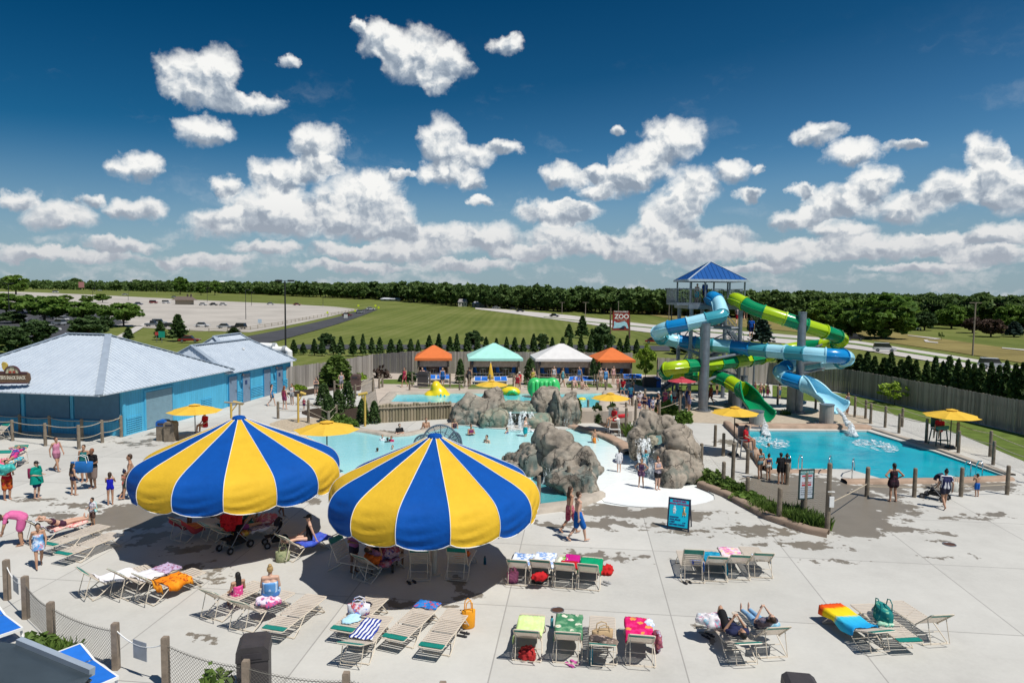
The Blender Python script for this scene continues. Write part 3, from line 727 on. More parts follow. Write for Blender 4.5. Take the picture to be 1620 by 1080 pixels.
# roof sign on the snack building (tortoise over a plank board)
def mk_roof_sign():
 D = 37.4; o = PX(-5, 592, D); k = D / 1080
 t = thing('snack_sign', 'brown wooden snack bar sign with a tortoise cut-out on the roof edge', 'sign', o, R(4))
 brown = M('sign_brown', (.13, .075, .045), .7, 0, .25, 5); cream = M('sign_cream', (.55, .50, .40), .6)
 b = MB(); out = [(-50, -17), (47, -14), (50, -8), (49, 1), (44, 4), (-50, 6)]
 b.prism([(x * k, 0, z * k) for x, z in out], (0, .12, 0)); b.build('board', brown, t)
 b = MB()
 for z0 in (-15.5, 2.2): b.box((-1 * k, -.012, z0 * k * .9), (94 * k, .025, .05))
 b.build('board_edge', M('sign_edge', (.06, .02, .045)), t)
 text_obj('lettering', "CRITTER'S SNACK SHACK", 7.6 * k, cream, t, (19 * k, -.02, -5.5 * k), bold=.012).scale = (.56, 1, 1)
 s = MB(); n = 14
 s.prism([((24 + 11.5 * math.cos(math.pi * i / n)) * k, -.03, (2 + 11.5 * math.sin(math.pi * i / n)) * k) for i in range(n + 1)][::-1], (0, .1, 0)); sh = s.build('tortoise_shell', M('shell_tan', (.42, .40, .27), .6, 0, .2, 6), t)
 s = MB()
 for i in range(n): a0, a1 = math.pi * i / n, math.pi * (i + 1) / n; s.bar(((24 + 11.5 * math.cos(a0)) * k, -.02, (2 + 11.5 * math.sin(a0)) * k), ((24 + 11.5 * math.cos(a1)) * k, -.02, (2 + 11.5 * math.sin(a1)) * k), .1, .05)
 for q in (-4, 4): s.bar(((24 + q * 1.3) * k, -.04, 2 * k), ((24 + q) * k, -.04, 12 * k), .02, .03)
 s.build('shell_rim', M('shell_rim', (.10, .04, .05)), sh)
 s = MB(); s.prism([(x * k, -.03, z * k) for x, z in ((12, 5), (9, 10), (8, 17), (10, 20), (14, 19), (17, 15), (16, 11), (14, 8), (16, 4))], (0, .1, 0)); s.build('tortoise_head', M('tortoise_yellow', (.45, .33, .07), .6, 0, .2, 8), t)
 s = MB(); s.box((21 * k, -.045, 4 * k), (.14, .03, .11)); s.box((27 * k, -.045, 4 * k), (.14, .03, .11)); s.build('tortoise_feet', M('tortoise_red', (.30, .05, .03)), t)
 s = MB()
 s.bar((-30 * k, .14, -14 * k), (40 * k, .14, -14 * k), .06, .06)
 for x in (-30, 40): s.bar((x * k, .1, -14 * k), (x * k, .9, -17 * k), .05, .05)
 s.build('bracket', darkmetal, t)
mk_roof_sign()

# ------------------------------------------------------------------ plank fence
plank_m, _w, _b = new_mat('weathered_planks')
_g = _w.node('ShaderNodeNewGeometry'); _p = _g.outputs['Position']
_f = _w.math('ADD', _w.math('MULTIPLY', _g.outputs['Random Per Island'], .55), _w.math('MULTIPLY', _w.noise(_w.vec('MULTIPLY', _p, (1, 1, .25)), 3.0, 5, .65), .45))
_w.l.new(_w.ramp(_f, [(.2, (.20, .178, .158)), (.5, (.29, .262, .235)), (.85, (.39, .355, .315))]), _b.inputs['Base Color']); _b.inputs['Roughness'].default_value = .9
def plank_fence(pts, h, label, name='plank_fence'):
 t = thing(name, label, 'fence', pts[0]); o = Vector(pts[0]); pl = MB(); rl = MB(); posts = []
 for a, b in zip(pts, pts[1:]):
  a = Vector(a) - o; b = Vector(b) - o; d = (b - a); L = math.hypot(d.x, d.y); n = max(1, int(L / .155)); rz = math.atan2(d.y, d.x)
  side = Vector((-math.sin(rz), math.cos(rz), 0)); side = side if side.y > 0 else -side
  for k in range(n):
   p = a.lerp(b, (k + .5) / n); hh = h + random.uniform(-.035, .035)
   pl.box(p + Vector((0, 0, hh / 2 - .1)) + side * random.uniform(-.01, .01), (.14, .022, hh + .2), rz)
  for z in (.4, h - .45): rl.bar(a + side * .05 + Vector((0, 0, z)), b + side * .05 + Vector((0, 0, z)), .05, .09)
  m = max(1, int(L / 2.4))
  for k in range(m): posts.append(a.lerp(b, k / m) + side * .13)
 pl.build('plank', plank_m, t); rl.build('rail', wood, t)
 pm = MB(); pm.box((0, 0, h / 2 - .15), (.1, .1, h + .3)); pme = pm.mesh('post', wood)
 for p in posts: link('post', pme, t, p)
 return t
fp = [Vector(p) for p in FENCE]
plank_fence(fp[:7], 2.0, 'weathered grey plank fence curving from the blue building behind the cabanas')
plank_fence([G(1040, 601, .5), G(1100, 603, .4), fp[8], fp[9], fp[10], fp[11], fp[12]], 2.1, 'long grey plank fence behind the slide tower and pool lawn')

# ------------------------------------------------------------------ cabanas
def cabana(px0, px1, ybase, ye, ypk, col, label, depth=3.6):
 a = G(px0, ybase, TZ); b = G(px1, ybase, TZ); o = (a + b) / 2; W = (b - a).length
 D = o.y; he = PX((px0 + px1) / 2, ye, D).z - TZ; hp = PX((px0 + px1) / 2, ypk, D + depth / 2).z - TZ
 t = thing('cabana', label, 'cabana', o, math.atan2((b - a).y, (b - a).x), 'cabanas along the plank fence')
 ov = .22; x0, x1, y0, y1 = -W / 2 - ov, W / 2 + ov, -.25, depth + .2; rx = max(.12, W / 2 - depth * .62)
 E = [(x0, y0, he), (x1, y0, he), (x1, y1, he), (x0, y1, he)]; r0, r1 = (-rx, depth / 2, hp), (rx, depth / 2, hp); z = Vector((0, 0, -.22))
 m = MB(); m.poly([E[0], E[1], r1, r0]); m.poly([E[1], E[2], r1]); m.poly([E[2], E[3], r0, r1]); m.poly([E[3], E[0], r0])
 for i in range(4): p, q = Vector(E[i]), Vector(E[(i + 1) % 4]); m.poly([p + z, q + z, q, p])
 m.build('canopy', M('canopy_%s' % label.split()[0], col, .75, 0, .06, 2, .1, .2), t)
 m = MB(); Wd = W * .47
 for x in (-Wd, Wd):
  for y in (.05, depth - .05): p = MB(); p.box((x, y, he / 2), (.14, .14, he)); p.build('post', wood, t)
 m = MB(); m.bar((-Wd, .05, he - .1), (Wd, .05, he - .1), .1, .2); m.bar((-Wd, .05, he - .1), (-Wd, depth, he - .1), .1, .2); m.bar((Wd, .05, he - .1), (Wd, depth, he - .1), .1, .2); m.build('beam', M('cabana_beam', (.20, .095, .05), .8), t)
 m = MB(); n = int(2 * Wd / .16)
 for k in range(n): m.box((-Wd + (k + .5) * 2 * Wd / n, depth, he / 2), (2 * Wd / n - .01, .03, he - .05))
 for s in (-1, 1):
  for k in range(int(depth / .16)): m.box((s * (Wd + .01), .2 + k * .16, he * .38), (.03, .15, he * .72))
 m.build('side_panel', plank_m, t)
 m = MB(); m.box((0, .12, he - .50), (2 * Wd - .2, .04, .60)); m.build('front_valance', M('valance_tan', (.46, .38, .30), .9, 0, .2, 6), t)  # tan lightened so the band looks sunlit, though the canopy overhang shades it
 l = MB(); l.box((-Wd * .98, -.1, he - .42), (.2, .16, .36)); l.ell((-Wd * .98, -.1, he - .2), (.12, .1, .08)); l.build('lantern', darkmetal, t)
 f = MB(); f.cyl((Wd * .62, .7, he - .55), (Wd * .62, .82, he - .5), .3); f.cyl((Wd * .62, .75, he - .5), (Wd * .62, .75, he - .1), .04); f.build('fan', darkmetal, t)
 # table and chairs inside
 fr = MB()
 n = int(W / .15)
 return t, o, W
cabs = [cabana(660, 711, 598, 566, 546, (.62, .16, .045), 'small orange roofed cabana at the left end of the cabana row'),
  cabana(744, 823, 598, 566.5, 542.5, (.34, .66, .58), 'mint green roofed cabana with wide canopy'),
  cabana(850, 935, 599, 567.5, 543.5, (.62, .61, .60), 'pale grey roofed cabana with wide canopy'),
  cabana(948, 1000, 599, 569, 550, (.62, .16, .045), 'small orange roofed cabana beside the pale grey one')]

# ------------------------------------------------------------------ post and rope / net fences
def rope(mb, a, b, sag, r=.02, n=8):
 a, b = Vector(a), Vector(b); mb.tube([a.lerp(b, k / n) - Vector((0, 0, sag * 4 * (k / n) * (1 - k / n))) for k in range(n + 1)], r, 5)
def net_mat(name='net_mesh', c=(.10, .09, .07), scale=40, cover=.07):
 if name in _mats: return _mats[name]
 m, w, b = new_mat(name); p = w.node('ShaderNodeNewGeometry').outputs['Position']; x, y, z = w.sep(p)
 u = w.math('MULTIPLY_ADD', z, 1.0, w.math('MULTIPLY', w.math('ADD', x, w.math('MULTIPLY', y, .7)), .9)); v = w.math('SUBTRACT', z, w.math('MULTIPLY', w.math('ADD', x, w.math('MULTIPLY', y, .7)), .9))
 g = w.math('MAXIMUM', w.math('LESS_THAN', w.math('PINGPONG', u, .04), .04 * cover * .5), w.math('LESS_THAN', w.math('PINGPONG', v, .04), .04 * cover * .5))
 b.inputs['Base Color'].default_value = (*c, 1); b.inputs['Roughness'].default_value = .9; w.l.new(g, b.inputs['Alpha'])
 _mats[name] = m; return m
def post_mesh(h, r=.085, top=True, m=None):
 mb = MB(); mb.tube([(0, 0, -.05), (0, 0, h * .5), (0, 0, h - .03), (0, 0, h)], [r * 1.03, r, r * .97, r * .75], 10); return mb.mesh('post', m or wood, False)
def post_fence(pxs, label, cat='fence', z=0.0, ropes=(.92, .45), net=False, r=.085, sag=.08, m=None, name='post_fence', close=False):
 P = [(G(x, yb, z), PX(x, yt, G(x, yb, z).y).z - z) for x, yt, yb in pxs]
 o = P[0][0]; t = thing(name, label, cat, o)
 for p, h in P: link('post', post_mesh(h, r, m=m), t, p - o)
 if ropes:
  rp = MB()
  for (a, ha), (b, hb) in zip(P, P[1:]):
   for k in ropes: rope(rp, a - o + Vector((0, 0, ha * k)), b - o + Vector((0, 0, hb * k)), sag)
  rp.build('rope', rope_m, t)
 if net:
  nm = MB()
  for (a, ha), (b, hb) in zip(P, P[1:]): nm.poly([a - o + Vector((0, 0, .04)), b - o + Vector((0, 0, .04)), b - o + Vector((0, 0, hb * .9)), a - o + Vector((0, 0, ha * .9))])
  nm.build('net', net_mat(), t)
 return t
post_fence([(-40, 660, 692), (20, 664, 697), (72, 669, 705), (125, 672, 710), (162, 664, 700), (192, 657, 691)], 'post and rope fence in front of the blue snack counter')
post_fence([(-10, 652, 684), (32, 655, 687), (79, 657, 692), (130, 662, 697), (192.5, 658, 690)], 'second post and rope fence closer to the blue snack counter', ropes=(.9,))
post_fence([(1352, 627, 659), (1377, 638, 670), (1400, 642, 676), (1422, 654, 685), (1465, 662, 700), (1516, 681, 716), (1571, 697, 735), (1640, 722, 766)], 'post and net fence along the right walkway beside the slide pool', net=True, ropes=(.85,))
post_fence([(1230, 610, 640), (1290, 615, 648), (1340, 622, 652), (1369, 632, 662), (1427, 645, 675), (1514, 667, 707), (1566, 681, 722), (1650, 712, 755)], 'outer post and net fence at the edge of the right lawn', net=True, ropes=(.9,))
post_fence([(1371, 739, 785), (1446, 740, 786), (1520, 739, 785), (1593, 736, 782)], 'row of round wooden posts with sagging rope at the near edge of the slide pool', ropes=(.35,), net=False, sag=.02)
post_fence([(1308, 732, 843), (1371.5, 738, 784)], 'tall wooden corner post with netting beside the rules sign', ropes=(.42,), sag=.02)
post_fence([(1232, 771, 825), (1308.5, 770, 843)], 'low netting fence across the corner of the planted bed', ropes=(), net=True)
post_fence([(1099, 715, 757), (1144, 730, 772), (1182, 754, 790), (1232.5, 772, 825)], 'post and net fence along the planted bed', net=True, ropes=())
post_fence([(1131, 672, 706), (1144, 685, 721), (1159, 701, 761), (1182, 709, 749), (1245, 732, 766)], 'staggered wooden posts left of the slide pool', ropes=())
post_fence([(852, 752, 803), (899, 737, 778), (930, 735, 765)], 'short net fence with posts beside the front boulder', net=True, ropes=())
post_fence([(1109, 701, 741), (1099.5, 716, 757)], 'pair of wooden posts at the right side of the waterfall boulders', ropes=())
post_fence([(440, 635, 662), (488, 632, 668), (520, 650, 680), (532, 640, 662)], 'rustic posts and handrails of the ramp by the evergreen shrubs', ropes=(.9, .5), sag=.01)
post_fence([(529, 602, 630), (562, 608, 630), (590, 597, 622), (600, 595, 620), (605, 592, 618)], 'log posts with rope at the left end of the upper pool', ropes=(.85,), z=0.5)
def fence_terrace(pxs, label): return post_fence(pxs, label, z=TZ, net=False, ropes=(.85, .45), sag=.05, r=.07)
fence_terrace([(652, 590, 612), (680, 588, 612), (712, 590, 612), (735, 590, 612)], 'low post and rope fence in front of the left orange cabana')
fence_terrace([(742, 592, 612), (775, 592, 612), (812, 590, 612), (822, 590, 612)], 'low post and rope fence in front of the mint cabana')
fence_terrace([(848, 592, 612), (885, 592, 612), (920, 590, 612), (940, 592, 612)], 'low post and rope fence in front of the pale grey cabana')
fence_terrace([(944, 592, 612), (960, 592, 612), (985, 592, 612), (1000, 592, 612)], 'low post and rope fence in front of the right orange cabana')
fence_terrace([(648, 602, 617), (727, 606, 618), (800, 603, 618), (838, 600, 616), (880, 602, 617), (905, 602, 617), (945, 603, 618), (958, 603, 619), (980, 605, 621), (1000, 600, 625)], 'post and rope fence along the far edge of the upper pool')
post_fence([(930, 632, 660), (990, 636, 662), (1000, 628, 660), (1008, 620, 655), (1020, 615, 648), (1043, 635, 662), (1075, 618, 660)], 'tall log posts beside the queue at the end of the upper pool', ropes=(.6,), sag=.03)
post_fence([(990, 645, 690), (1005, 632, 680), (1003, 665, 700)], 'tall log posts with netting beside the waterfall boulders', ropes=(), net=True)

# foreground post fence with real netting
def mk_front_fence():
 pts = [(12, 886, 948), (41.6, 912, 978), (82, 953, 1018), (184, 986, 1058), (263, 1008, 1086), (390, 1045, 1126), (548, 1064, 1150), (700, 1080, 1170)]
 P = [(G(x, yb), PX(x, yt, G(x, yb).y).z) for x, yt, yb in pts]; o = P[0][0]
 t = thing('netted_post_fence', 'wooden post fence with diamond netting in the left foreground', 'fence', o)
 pm = M('square_post', (.24, .19, .145), .85, 0, .25, 5, .4)
 for p, h in P:
  m = MB(); m.box((0, 0, h / 2), (.13, .13, h)); m.box((0, 0, h + .008), (.115, .115, .02)); link('post', m.mesh('post', pm), t, p - o)
 wire = M('net_wire', (.16, .15, .13), .8); chain = MB(); NW = []
 for i, ((a, ha), (b, hb)) in enumerate(zip(P, P[1:])):
  a = a - o; b = b - o; L = (b - a).length; d = (b - a) / L; h = min(ha, hb) * .86
  if i in (0, 3):                       # openings closed by a white chain
   chain = MB(); rope(chain, a + Vector((0, 0, ha * .88)), b + Vector((0, 0, hb * .88)), .22, .014, 14); chain.build('chain', white_p, t); mid = (a + b) / 2 + Vector((0, 0, h - .28))
   s = MB(); s.box(mid, (.42, .015, .42), math.atan2(d.y, d.x)); s.build('chain_sign', M('sign_grey', (.33, .35, .38), .6), t); continue
  st = .085; k = -h; nets = MB(); NW.append(nets)
  while k < L:
   for s in (0, 1):
    x0, x1 = max(0, k), min(L, k + h)
    if x1 - x0 < .03: continue
    z0, z1 = (x0 - k), (x1 - k)
    if s: z0, z1 = h - z0, h - z1
    sg = lambda x: 0.10 * 4 * (x / L) * (1 - x / L) * -1
    nets.tube([a + d * x0 + Vector((0, 0, .05 + z0 * (1 + sg(x0)))), a + d * x1 + Vector((0, 0, .05 + z1 * (1 + sg(x1))))], .0038, 3, False)
   k += st
  rope(nets, a + Vector((0, 0, h * 1.0)), b + Vector((0, 0, h)), .09, .008, 8)
 for nb in NW: nb.build('net', wire, t)
mk_front_fence()


# ------------------------------------------------------------------ boulders
def rock_mat(name, dark, mid, light, stain=None):
 m, w, b = new_mat(name); p = w.node('ShaderNodeNewGeometry').outputs['Position']; x, y, z = w.sep(p)
 n1 = w.noise(p, 0.9, 8, .68); n2 = w.noise(w.vec('MULTIPLY', p, (1, 1, 3.5)), 1.2, 6, .7); n3 = w.noise(p, 7, 5, .7)
 f = w.math('ADD', w.math('MULTIPLY', n1, .5), w.math('ADD', w.math('MULTIPLY', n2, .3), w.math('MULTIPLY', n3, .2)))
 c = w.ramp(f, [(.34, dark), (.5, mid), (.66, light)])
 if stain:                                 # mineral and algae staining below the water chutes
  sn = w.noise(w.vec('MULTIPLY', p, (2.2, 2.2, .35)), 1.0, 5, .6)
  sf = w.math('MULTIPLY', w.smooth(sn, .46, .62), w.smooth(z, 1.7, .6)); c = w.mix(w.math('MULTIPLY', sf, .75), c, stain)
 vo = w.node('ShaderNodeTexVoronoi', feature='DISTANCE_TO_EDGE'); w.l.new(w.vec('ADD', w.vec('MULTIPLY', p, (1.0, 1.0, .55)), w.vec('SCALE', w.noise(p, 1.6, 5, .65, 'Color'))), vo.inputs['Vector']); vo.inputs['Scale'].default_value = .85
 for nd in w.n:
  if nd.type == 'VECT_MATH' and nd.operation == 'SCALE': nd.inputs[3].default_value = .9
 crk = w.smooth(vo.outputs['Distance'], .045, .0); c = w.mix(w.math('MULTIPLY', crk, .5), c, (.03, .026, .022)); f = w.math('MULTIPLY_ADD', crk, -.9, f)
 w.l.new(c, b.inputs['Base Color']); b.inputs['Roughness'].default_value = .85; b.inputs['Specular IOR Level'].default_value = .25
 bn = w.node('ShaderNodeBump'); bn.inputs['Strength'].default_value = .7; bn.inputs['Distance'].default_value = .08
 w.l.new(f, bn.inputs['Height']); w.l.new(bn.outputs[0], b.inputs['Normal']); return m
rk_a = rock_mat('boulder_grey', (.11, .095, .077), (.275, .238, .192), (.44, .388, .315), (.075, .13, .125))
rk_c = rock_mat('boulder_tan', (.135, .115, .092), (.30, .256, .205), (.45, .395, .32), (.11, .13, .11))
rk_b = rock_mat('basin_rock', (.16, .15, .11), (.28, .265, .20), (.38, .34, .26), (.12, .20, .16))
def chunk(mb, c, r, tw, rng):                # one boulder: a ball cut by random flat faces
 b0 = len(mb.v); mb.ell((0, 0, 0), (1, 1, 1), 26, 18); Rz = Matrix.Rotation(tw, 3, 'Z'); pl = []
 for _ in range(11):
  n = Vector((rng.gauss(0, 1), rng.gauss(0, 1), rng.gauss(0, .75))).normalized(); pl.append((n, rng.uniform(.56, .90)))
 for i in range(b0, len(mb.v)):
  v = mb.v[i].normalized(); k = min([1.0] + [d / n.dot(v) for n, d in pl if n.dot(v) > .2]); v = v * k * 1.06
  mb.v[i] = c + Rz @ Vector((v.x * r[0], v.y * r[1], v.z * r[2]))
def rock(name, label, blobs, mat, voxel=.10, amp=.07, seed=0):
 mb = MB(); o = Vector((blobs[0][0], blobs[0][1], 0)); rng = random.Random(seed * 13 + 1)
 for bx, by, bz, rx, ry, rz, tw in blobs: chunk(mb, Vector((bx, by, bz)) - o, (rx, ry, rz), tw, rng)
 me = mb.mesh(name, mat, True); me = evaluated(me, [('REMESH', dict(mode='VOXEL', voxel_size=voxel)), ('SMOOTH', dict(iterations=1, factor=.4))])
 off = Vector((seed * 7.3, seed * 3.1, seed * 1.7)); nn = [v.normal.copy() for v in me.vertices]
 for v, n in zip(me.vertices, nn):
  p = v.co + off; wv = noise.noise(p * .5) * .9
  st = noise.noise(Vector((p.x * .45, p.y * .45, (p.z + wv * .5) * 2.8)))                  # bedding ledges
  cr = abs(noise.noise(Vector((p.x * 1.1 + wv, p.y * 1.1, p.z * .3)))); cr = -1.6 * max(0, .09 - cr) / .09
  ck = abs(noise.noise(p * 1.4 + Vector((9, 3, 1)))); ck = -1.2 * max(0, .05 - ck) / .05
  v.co += n * amp * (st * 1.5 + cr + ck + noise.noise(p * 1.1) * .6 + (.5 - abs(noise.noise(p * 2.1))) * .3) + n * .028 * noise.noise(p * 3.7) + n * .014 * noise.noise(p * 9)
 me.materials.clear(); me.materials.append(mat); me.polygons.foreach_set('use_smooth', [True] * len(me.polygons)); me.update()
 return tag(link(name, me, None, o), label, 'boulder')
def rb(px, py, D, rx, ry, rz, tw=0.0, zoff=0.0):   # blob whose visible centre is at the pixel at distance D
 p = PX(px, py, D); return (p.x, p.y, p.z + zoff, rx, ry, rz, tw)
rock('boulder', 'low grey boulder at the right end of the log wall', [rb(752, 655, 44.5, 1.75, 1.3, 1.5), rb(730, 662, 44, .9, .9, 1.3), rb(775, 660, 44, .9, .9, 1.3)], rk_a, seed=1)
rock('boulder', 'tall rounded grey boulder behind the waterfall basin', [rb(778, 645, 45.5, 1.0, .9, 1.6), rb(790, 655, 45.5, .9, .9, 1.2), rb(770, 660, 45.2, .8, .8, 1.1)], rk_a, seed=2)
rock('boulder', 'long dark rock shelf above the waterfall', [rb(830, 652, 47, 2.2, .8, .95), rb(800, 650, 46.5, 1.2, .8, .9)], rk_a, seed=3)
rock('boulder', 'big wet grey boulder right of the waterfall with vertical grooves', [rb(872, 650, 45, 1.4, 1.2, 1.7), rb(897, 650, 44, .8, .9, 1.55), rb(880, 655, 43.8, .55, .7, 1.5), rb(905, 655, 44, .5, .7, 1.3), rb(855, 648, 45.5, 1.0, .9, 1.3)], rk_a, seed=4)
basin = rock('waterfall_basin', 'tan and green stained rock basin that the waterfall spills over', [rb(786, 664, 43.2, .95, .9, .75), rb(770, 668, 43.2, .7, .7, .75), rb(850, 666, 43.2, .9, .8, .72), rb(818, 658, 44.4, 1.8, .7, .95), rb(862, 668, 43, .5, .6, .6)], rk_b, seed=5)
rock('boulder', 'huge wet brown boulder between the lagoon and the white beach', [rb(868, 702, 32.5, .85, 1.0, 1.15, .5), rb(858, 740, 32.2, 1.1, 1.1, 1.3), rb(884, 715, 31.6, .9, 1.0, 1.0), rb(912, 729, 30.3, 1.15, 1.15, 1.0, .4), rb(932, 740, 29.7, .65, .9, .95), rb(895, 745, 30.6, 1.1, 1.0, 1.1), rb(908, 770, 28.9, 1.25, .85, .85), rb(932, 772, 28.6, .6, .7, .8), rb(832, 726, 33.5, .85, .95, .8), rb(814, 728, 34, .65, .75, .45)], rk_a, voxel=.09, seed=6)
rock('boulder', 'flat topped brown boulder at the back of the small waterfall', [rb(1022, 682, 35, .95, .9, 1.05), rb(1050, 680, 35.4, 1.2, .7, .95), rb(1005, 700, 34, .45, .6, .8), rb(1072, 690, 35, .8, .6, .7)], rk_c, seed=7)
rock('boulder', 'round brown boulder perched on a ledge right of the small waterfall', [rb(1075, 700, 31.8, 1.0, 1.0, .88), rb(1050, 715, 31.6, .5, .6, .4)], rk_c, seed=8)
rock('boulder', 'broad cracked rock base under the round boulder beside the beach', [rb(1072, 738, 31.0, 1.15, .95, 1.0), rb(1062, 758, 30.3, .85, .7, .6), rb(1088, 745, 31.3, .6, .9, .95), rb(1095, 730, 32, .5, 1.0, .8)], rk_c, seed=9)
rock('boulder', 'small wet tan rock in the middle of the small waterfall', [rb(1028, 703, 33, .52, .5, .55), rb(1034, 718, 32.4, .45, .45, .45)], rk_b, seed=10)
rock('boulder', 'low flat rock on the lagoon edge left of the huge boulder', [rb(800, 735, 33, 1.5, .6, .22), rb(830, 742, 32, .7, .5, .3)], rk_a, seed=11)
rock('boulder', 'grey stepping rock in the planted bed by the netting', [rb(1200, 783, 30.3, .6, .45, .3), rb(1188, 775, 31, .5, .4, .25)], rk_c, seed=12)

# ------------------------------------------------------------------ falling water
def fall_mat(name, dens, sc_, stretch=.25):
 m, w, b = new_mat(name); p = w.node('ShaderNodeTexCoord').outputs['Object']
 n = w.noise(w.vec('MULTIPLY', p, (1, 1, stretch)), sc_, 6, .7); n2 = w.noise(p, sc_ * 3, 4, .7)
 f = w.math('ADD', w.math('MULTIPLY', n, .7), w.math('MULTIPLY', n2, .3))
 w.l.new(w.smooth(f, dens, dens + .16), b.inputs['Alpha']); b.inputs['Base Color'].default_value = (.82, .87, .89, 1); b.inputs['Roughness'].default_value = .35
 bn = w.node('ShaderNodeBump'); bn.inputs['Strength'].default_value = .6; bn.inputs['Distance'].default_value = .05; w.l.new(f, bn.inputs['Height']); w.l.new(bn.outputs[0], b.inputs['Normal'])
 return m
wf1 = fall_mat('falling_water', .47, 4.2); wf2 = fall_mat('chute_water', .44, 6.0, .5); foam = fall_mat('foam', .46, 2.2, 1.0); wf3 = fall_mat('thin_trickle', .50, 4.5, .15)
def sheet_fall(name, label, top0, top1, D, zb, out=.35, mat=wf1, layers=2):
 a, b = PX(*top0, D), PX(*top1, D); mb = MB(); rng = random.Random(label); W = (b - a).length; n = max(4, int(W * 9)) * layers
 for k in range(n):
  u = rng.random(); c = a.lerp(b, u) + Vector((0, 0, rng.uniform(-.16, .06))); w = rng.uniform(.05, .16); o_ = out * rng.uniform(.55, 1.15); sp = rng.uniform(-.3, .3) * (.4 + out); rows = []
  for i in range(10):
   t = i / 9; ww = w * (.8 + .9 * t); q = c + Vector((sp * t + .03 * math.sin(9 * t + k), -o_ * math.sqrt(t) - .05, (zb - c.z) * t)); rows.append([q - Vector((ww, 0, 0)), q + Vector((0, -.04, 0)), q + Vector((ww, 0, 0))])
  mb.grid(rows)
 for _ in range(int(n * 3)):
  s = rng.uniform(.012, .035); mb.ell(a.lerp(b, rng.uniform(-.1, 1.1)) + Vector((0, -out * rng.uniform(.8, 1.5), (zb - a.z) * rng.uniform(.5, 1))), (s, s, s), 6, 4)
 o = mb.build(name, mat, None, True); return tag(o, label, 'waterfall')
sheet_fall('waterfall', 'white waterfall spilling from the tan basin into the lagoon', (806, 651), (842, 650), 42.9, -.06)
sheet_fall('waterfall', 'thin water trickle on the low grey boulder', (765, 654), (772, 654), 42.7, -.06, .1, wf3, 1)
sheet_fall('waterfall', 'thin water trickle on the grooved grey boulder', (893, 652), (903, 652), 42.6, -.06, .1, wf3, 1)
sheet_fall('waterfall', 'thin splash of water low on the huge brown boulder', (866, 735), (874, 737), 29.6, -.06, .1, wf3, 1)
sheet_fall('waterfall', 'foaming left stream of the small waterfall by the beach', (1004, 692), (1027, 694), 32.8, -.06, 1.0, wf1, 2)
sheet_fall('waterfall', 'foaming right stream of the small waterfall by the beach', (1036, 706), (1052, 712), 31.8, -.06, .6, wf1, 2)
mb = MB(); flat_poly(mb, [G(1020, 690, 1.3), G(1046, 688, 1.3), G(1048, 702, 1.3), G(1036, 704, 1.3)], (), 1.3)
struct('chute_pool_water', mb, _mats.get('x') or water_mat('chute_pool', [(.3, (.10, .22, .22)), (.7, (.22, .36, .35))]))
mb = MB(); p = G(818, 655, 1.0); flat_poly(mb, smooth_loop([PX(790, 652, 44), PX(852, 652, 44), PX(846, 656, 43.2), PX(800, 656, 43.2)], 1), (), PX(810, 652, 43.6).z)
struct('basin_water', mb, bpy.data.materials['chute_pool'])

# ------------------------------------------------------------------ log wall
def mk_logwall():
 a, b = G(600, 668.5), G(714, 662); a2 = PX(600, 640, a.y); h0 = a2.z; o = a; t = thing('log_wall', 'upright log retaining wall below the upper pool', 'wall', o)
 lg = MB(); n = int((b - a).length / .2)
 m, w, bb = new_mat('log_wall'); g = w.node('ShaderNodeNewGeometry'); f = w.math('ADD', w.math('MULTIPLY', g.outputs['Random Per Island'], .6), w.math('MULTIPLY', w.noise(w.vec('MULTIPLY', g.outputs['Position'], (1, 1, .3)), 3, 4), .4))
 w.l.new(w.ramp(f, [(.2, (.17, .15, .09)), (.5, (.25, .215, .14)), (.9, (.34, .275, .185))]), bb.inputs['Base Color']); bb.inputs['Roughness'].default_value = .85
 for k in range(n):
  p = a.lerp(b, (k + .5) / n) - o; r = random.uniform(.085, .115); h = h0 + random.uniform(-.05, .06); lg.tube([p + Vector((0, 0, -.1)), p + Vector((0, 0, h - .04)), p + Vector((0, 0, h))], [r, r, r * .7], 8)
 lg.build('log', m, t)
 r = MB(); r.tube([Vector((0, -.14, h0 - .22)), b - o + Vector((0, -.14, h0 - .22))], .045, 6); r.build('rail', woodl, t)
mk_logwall()

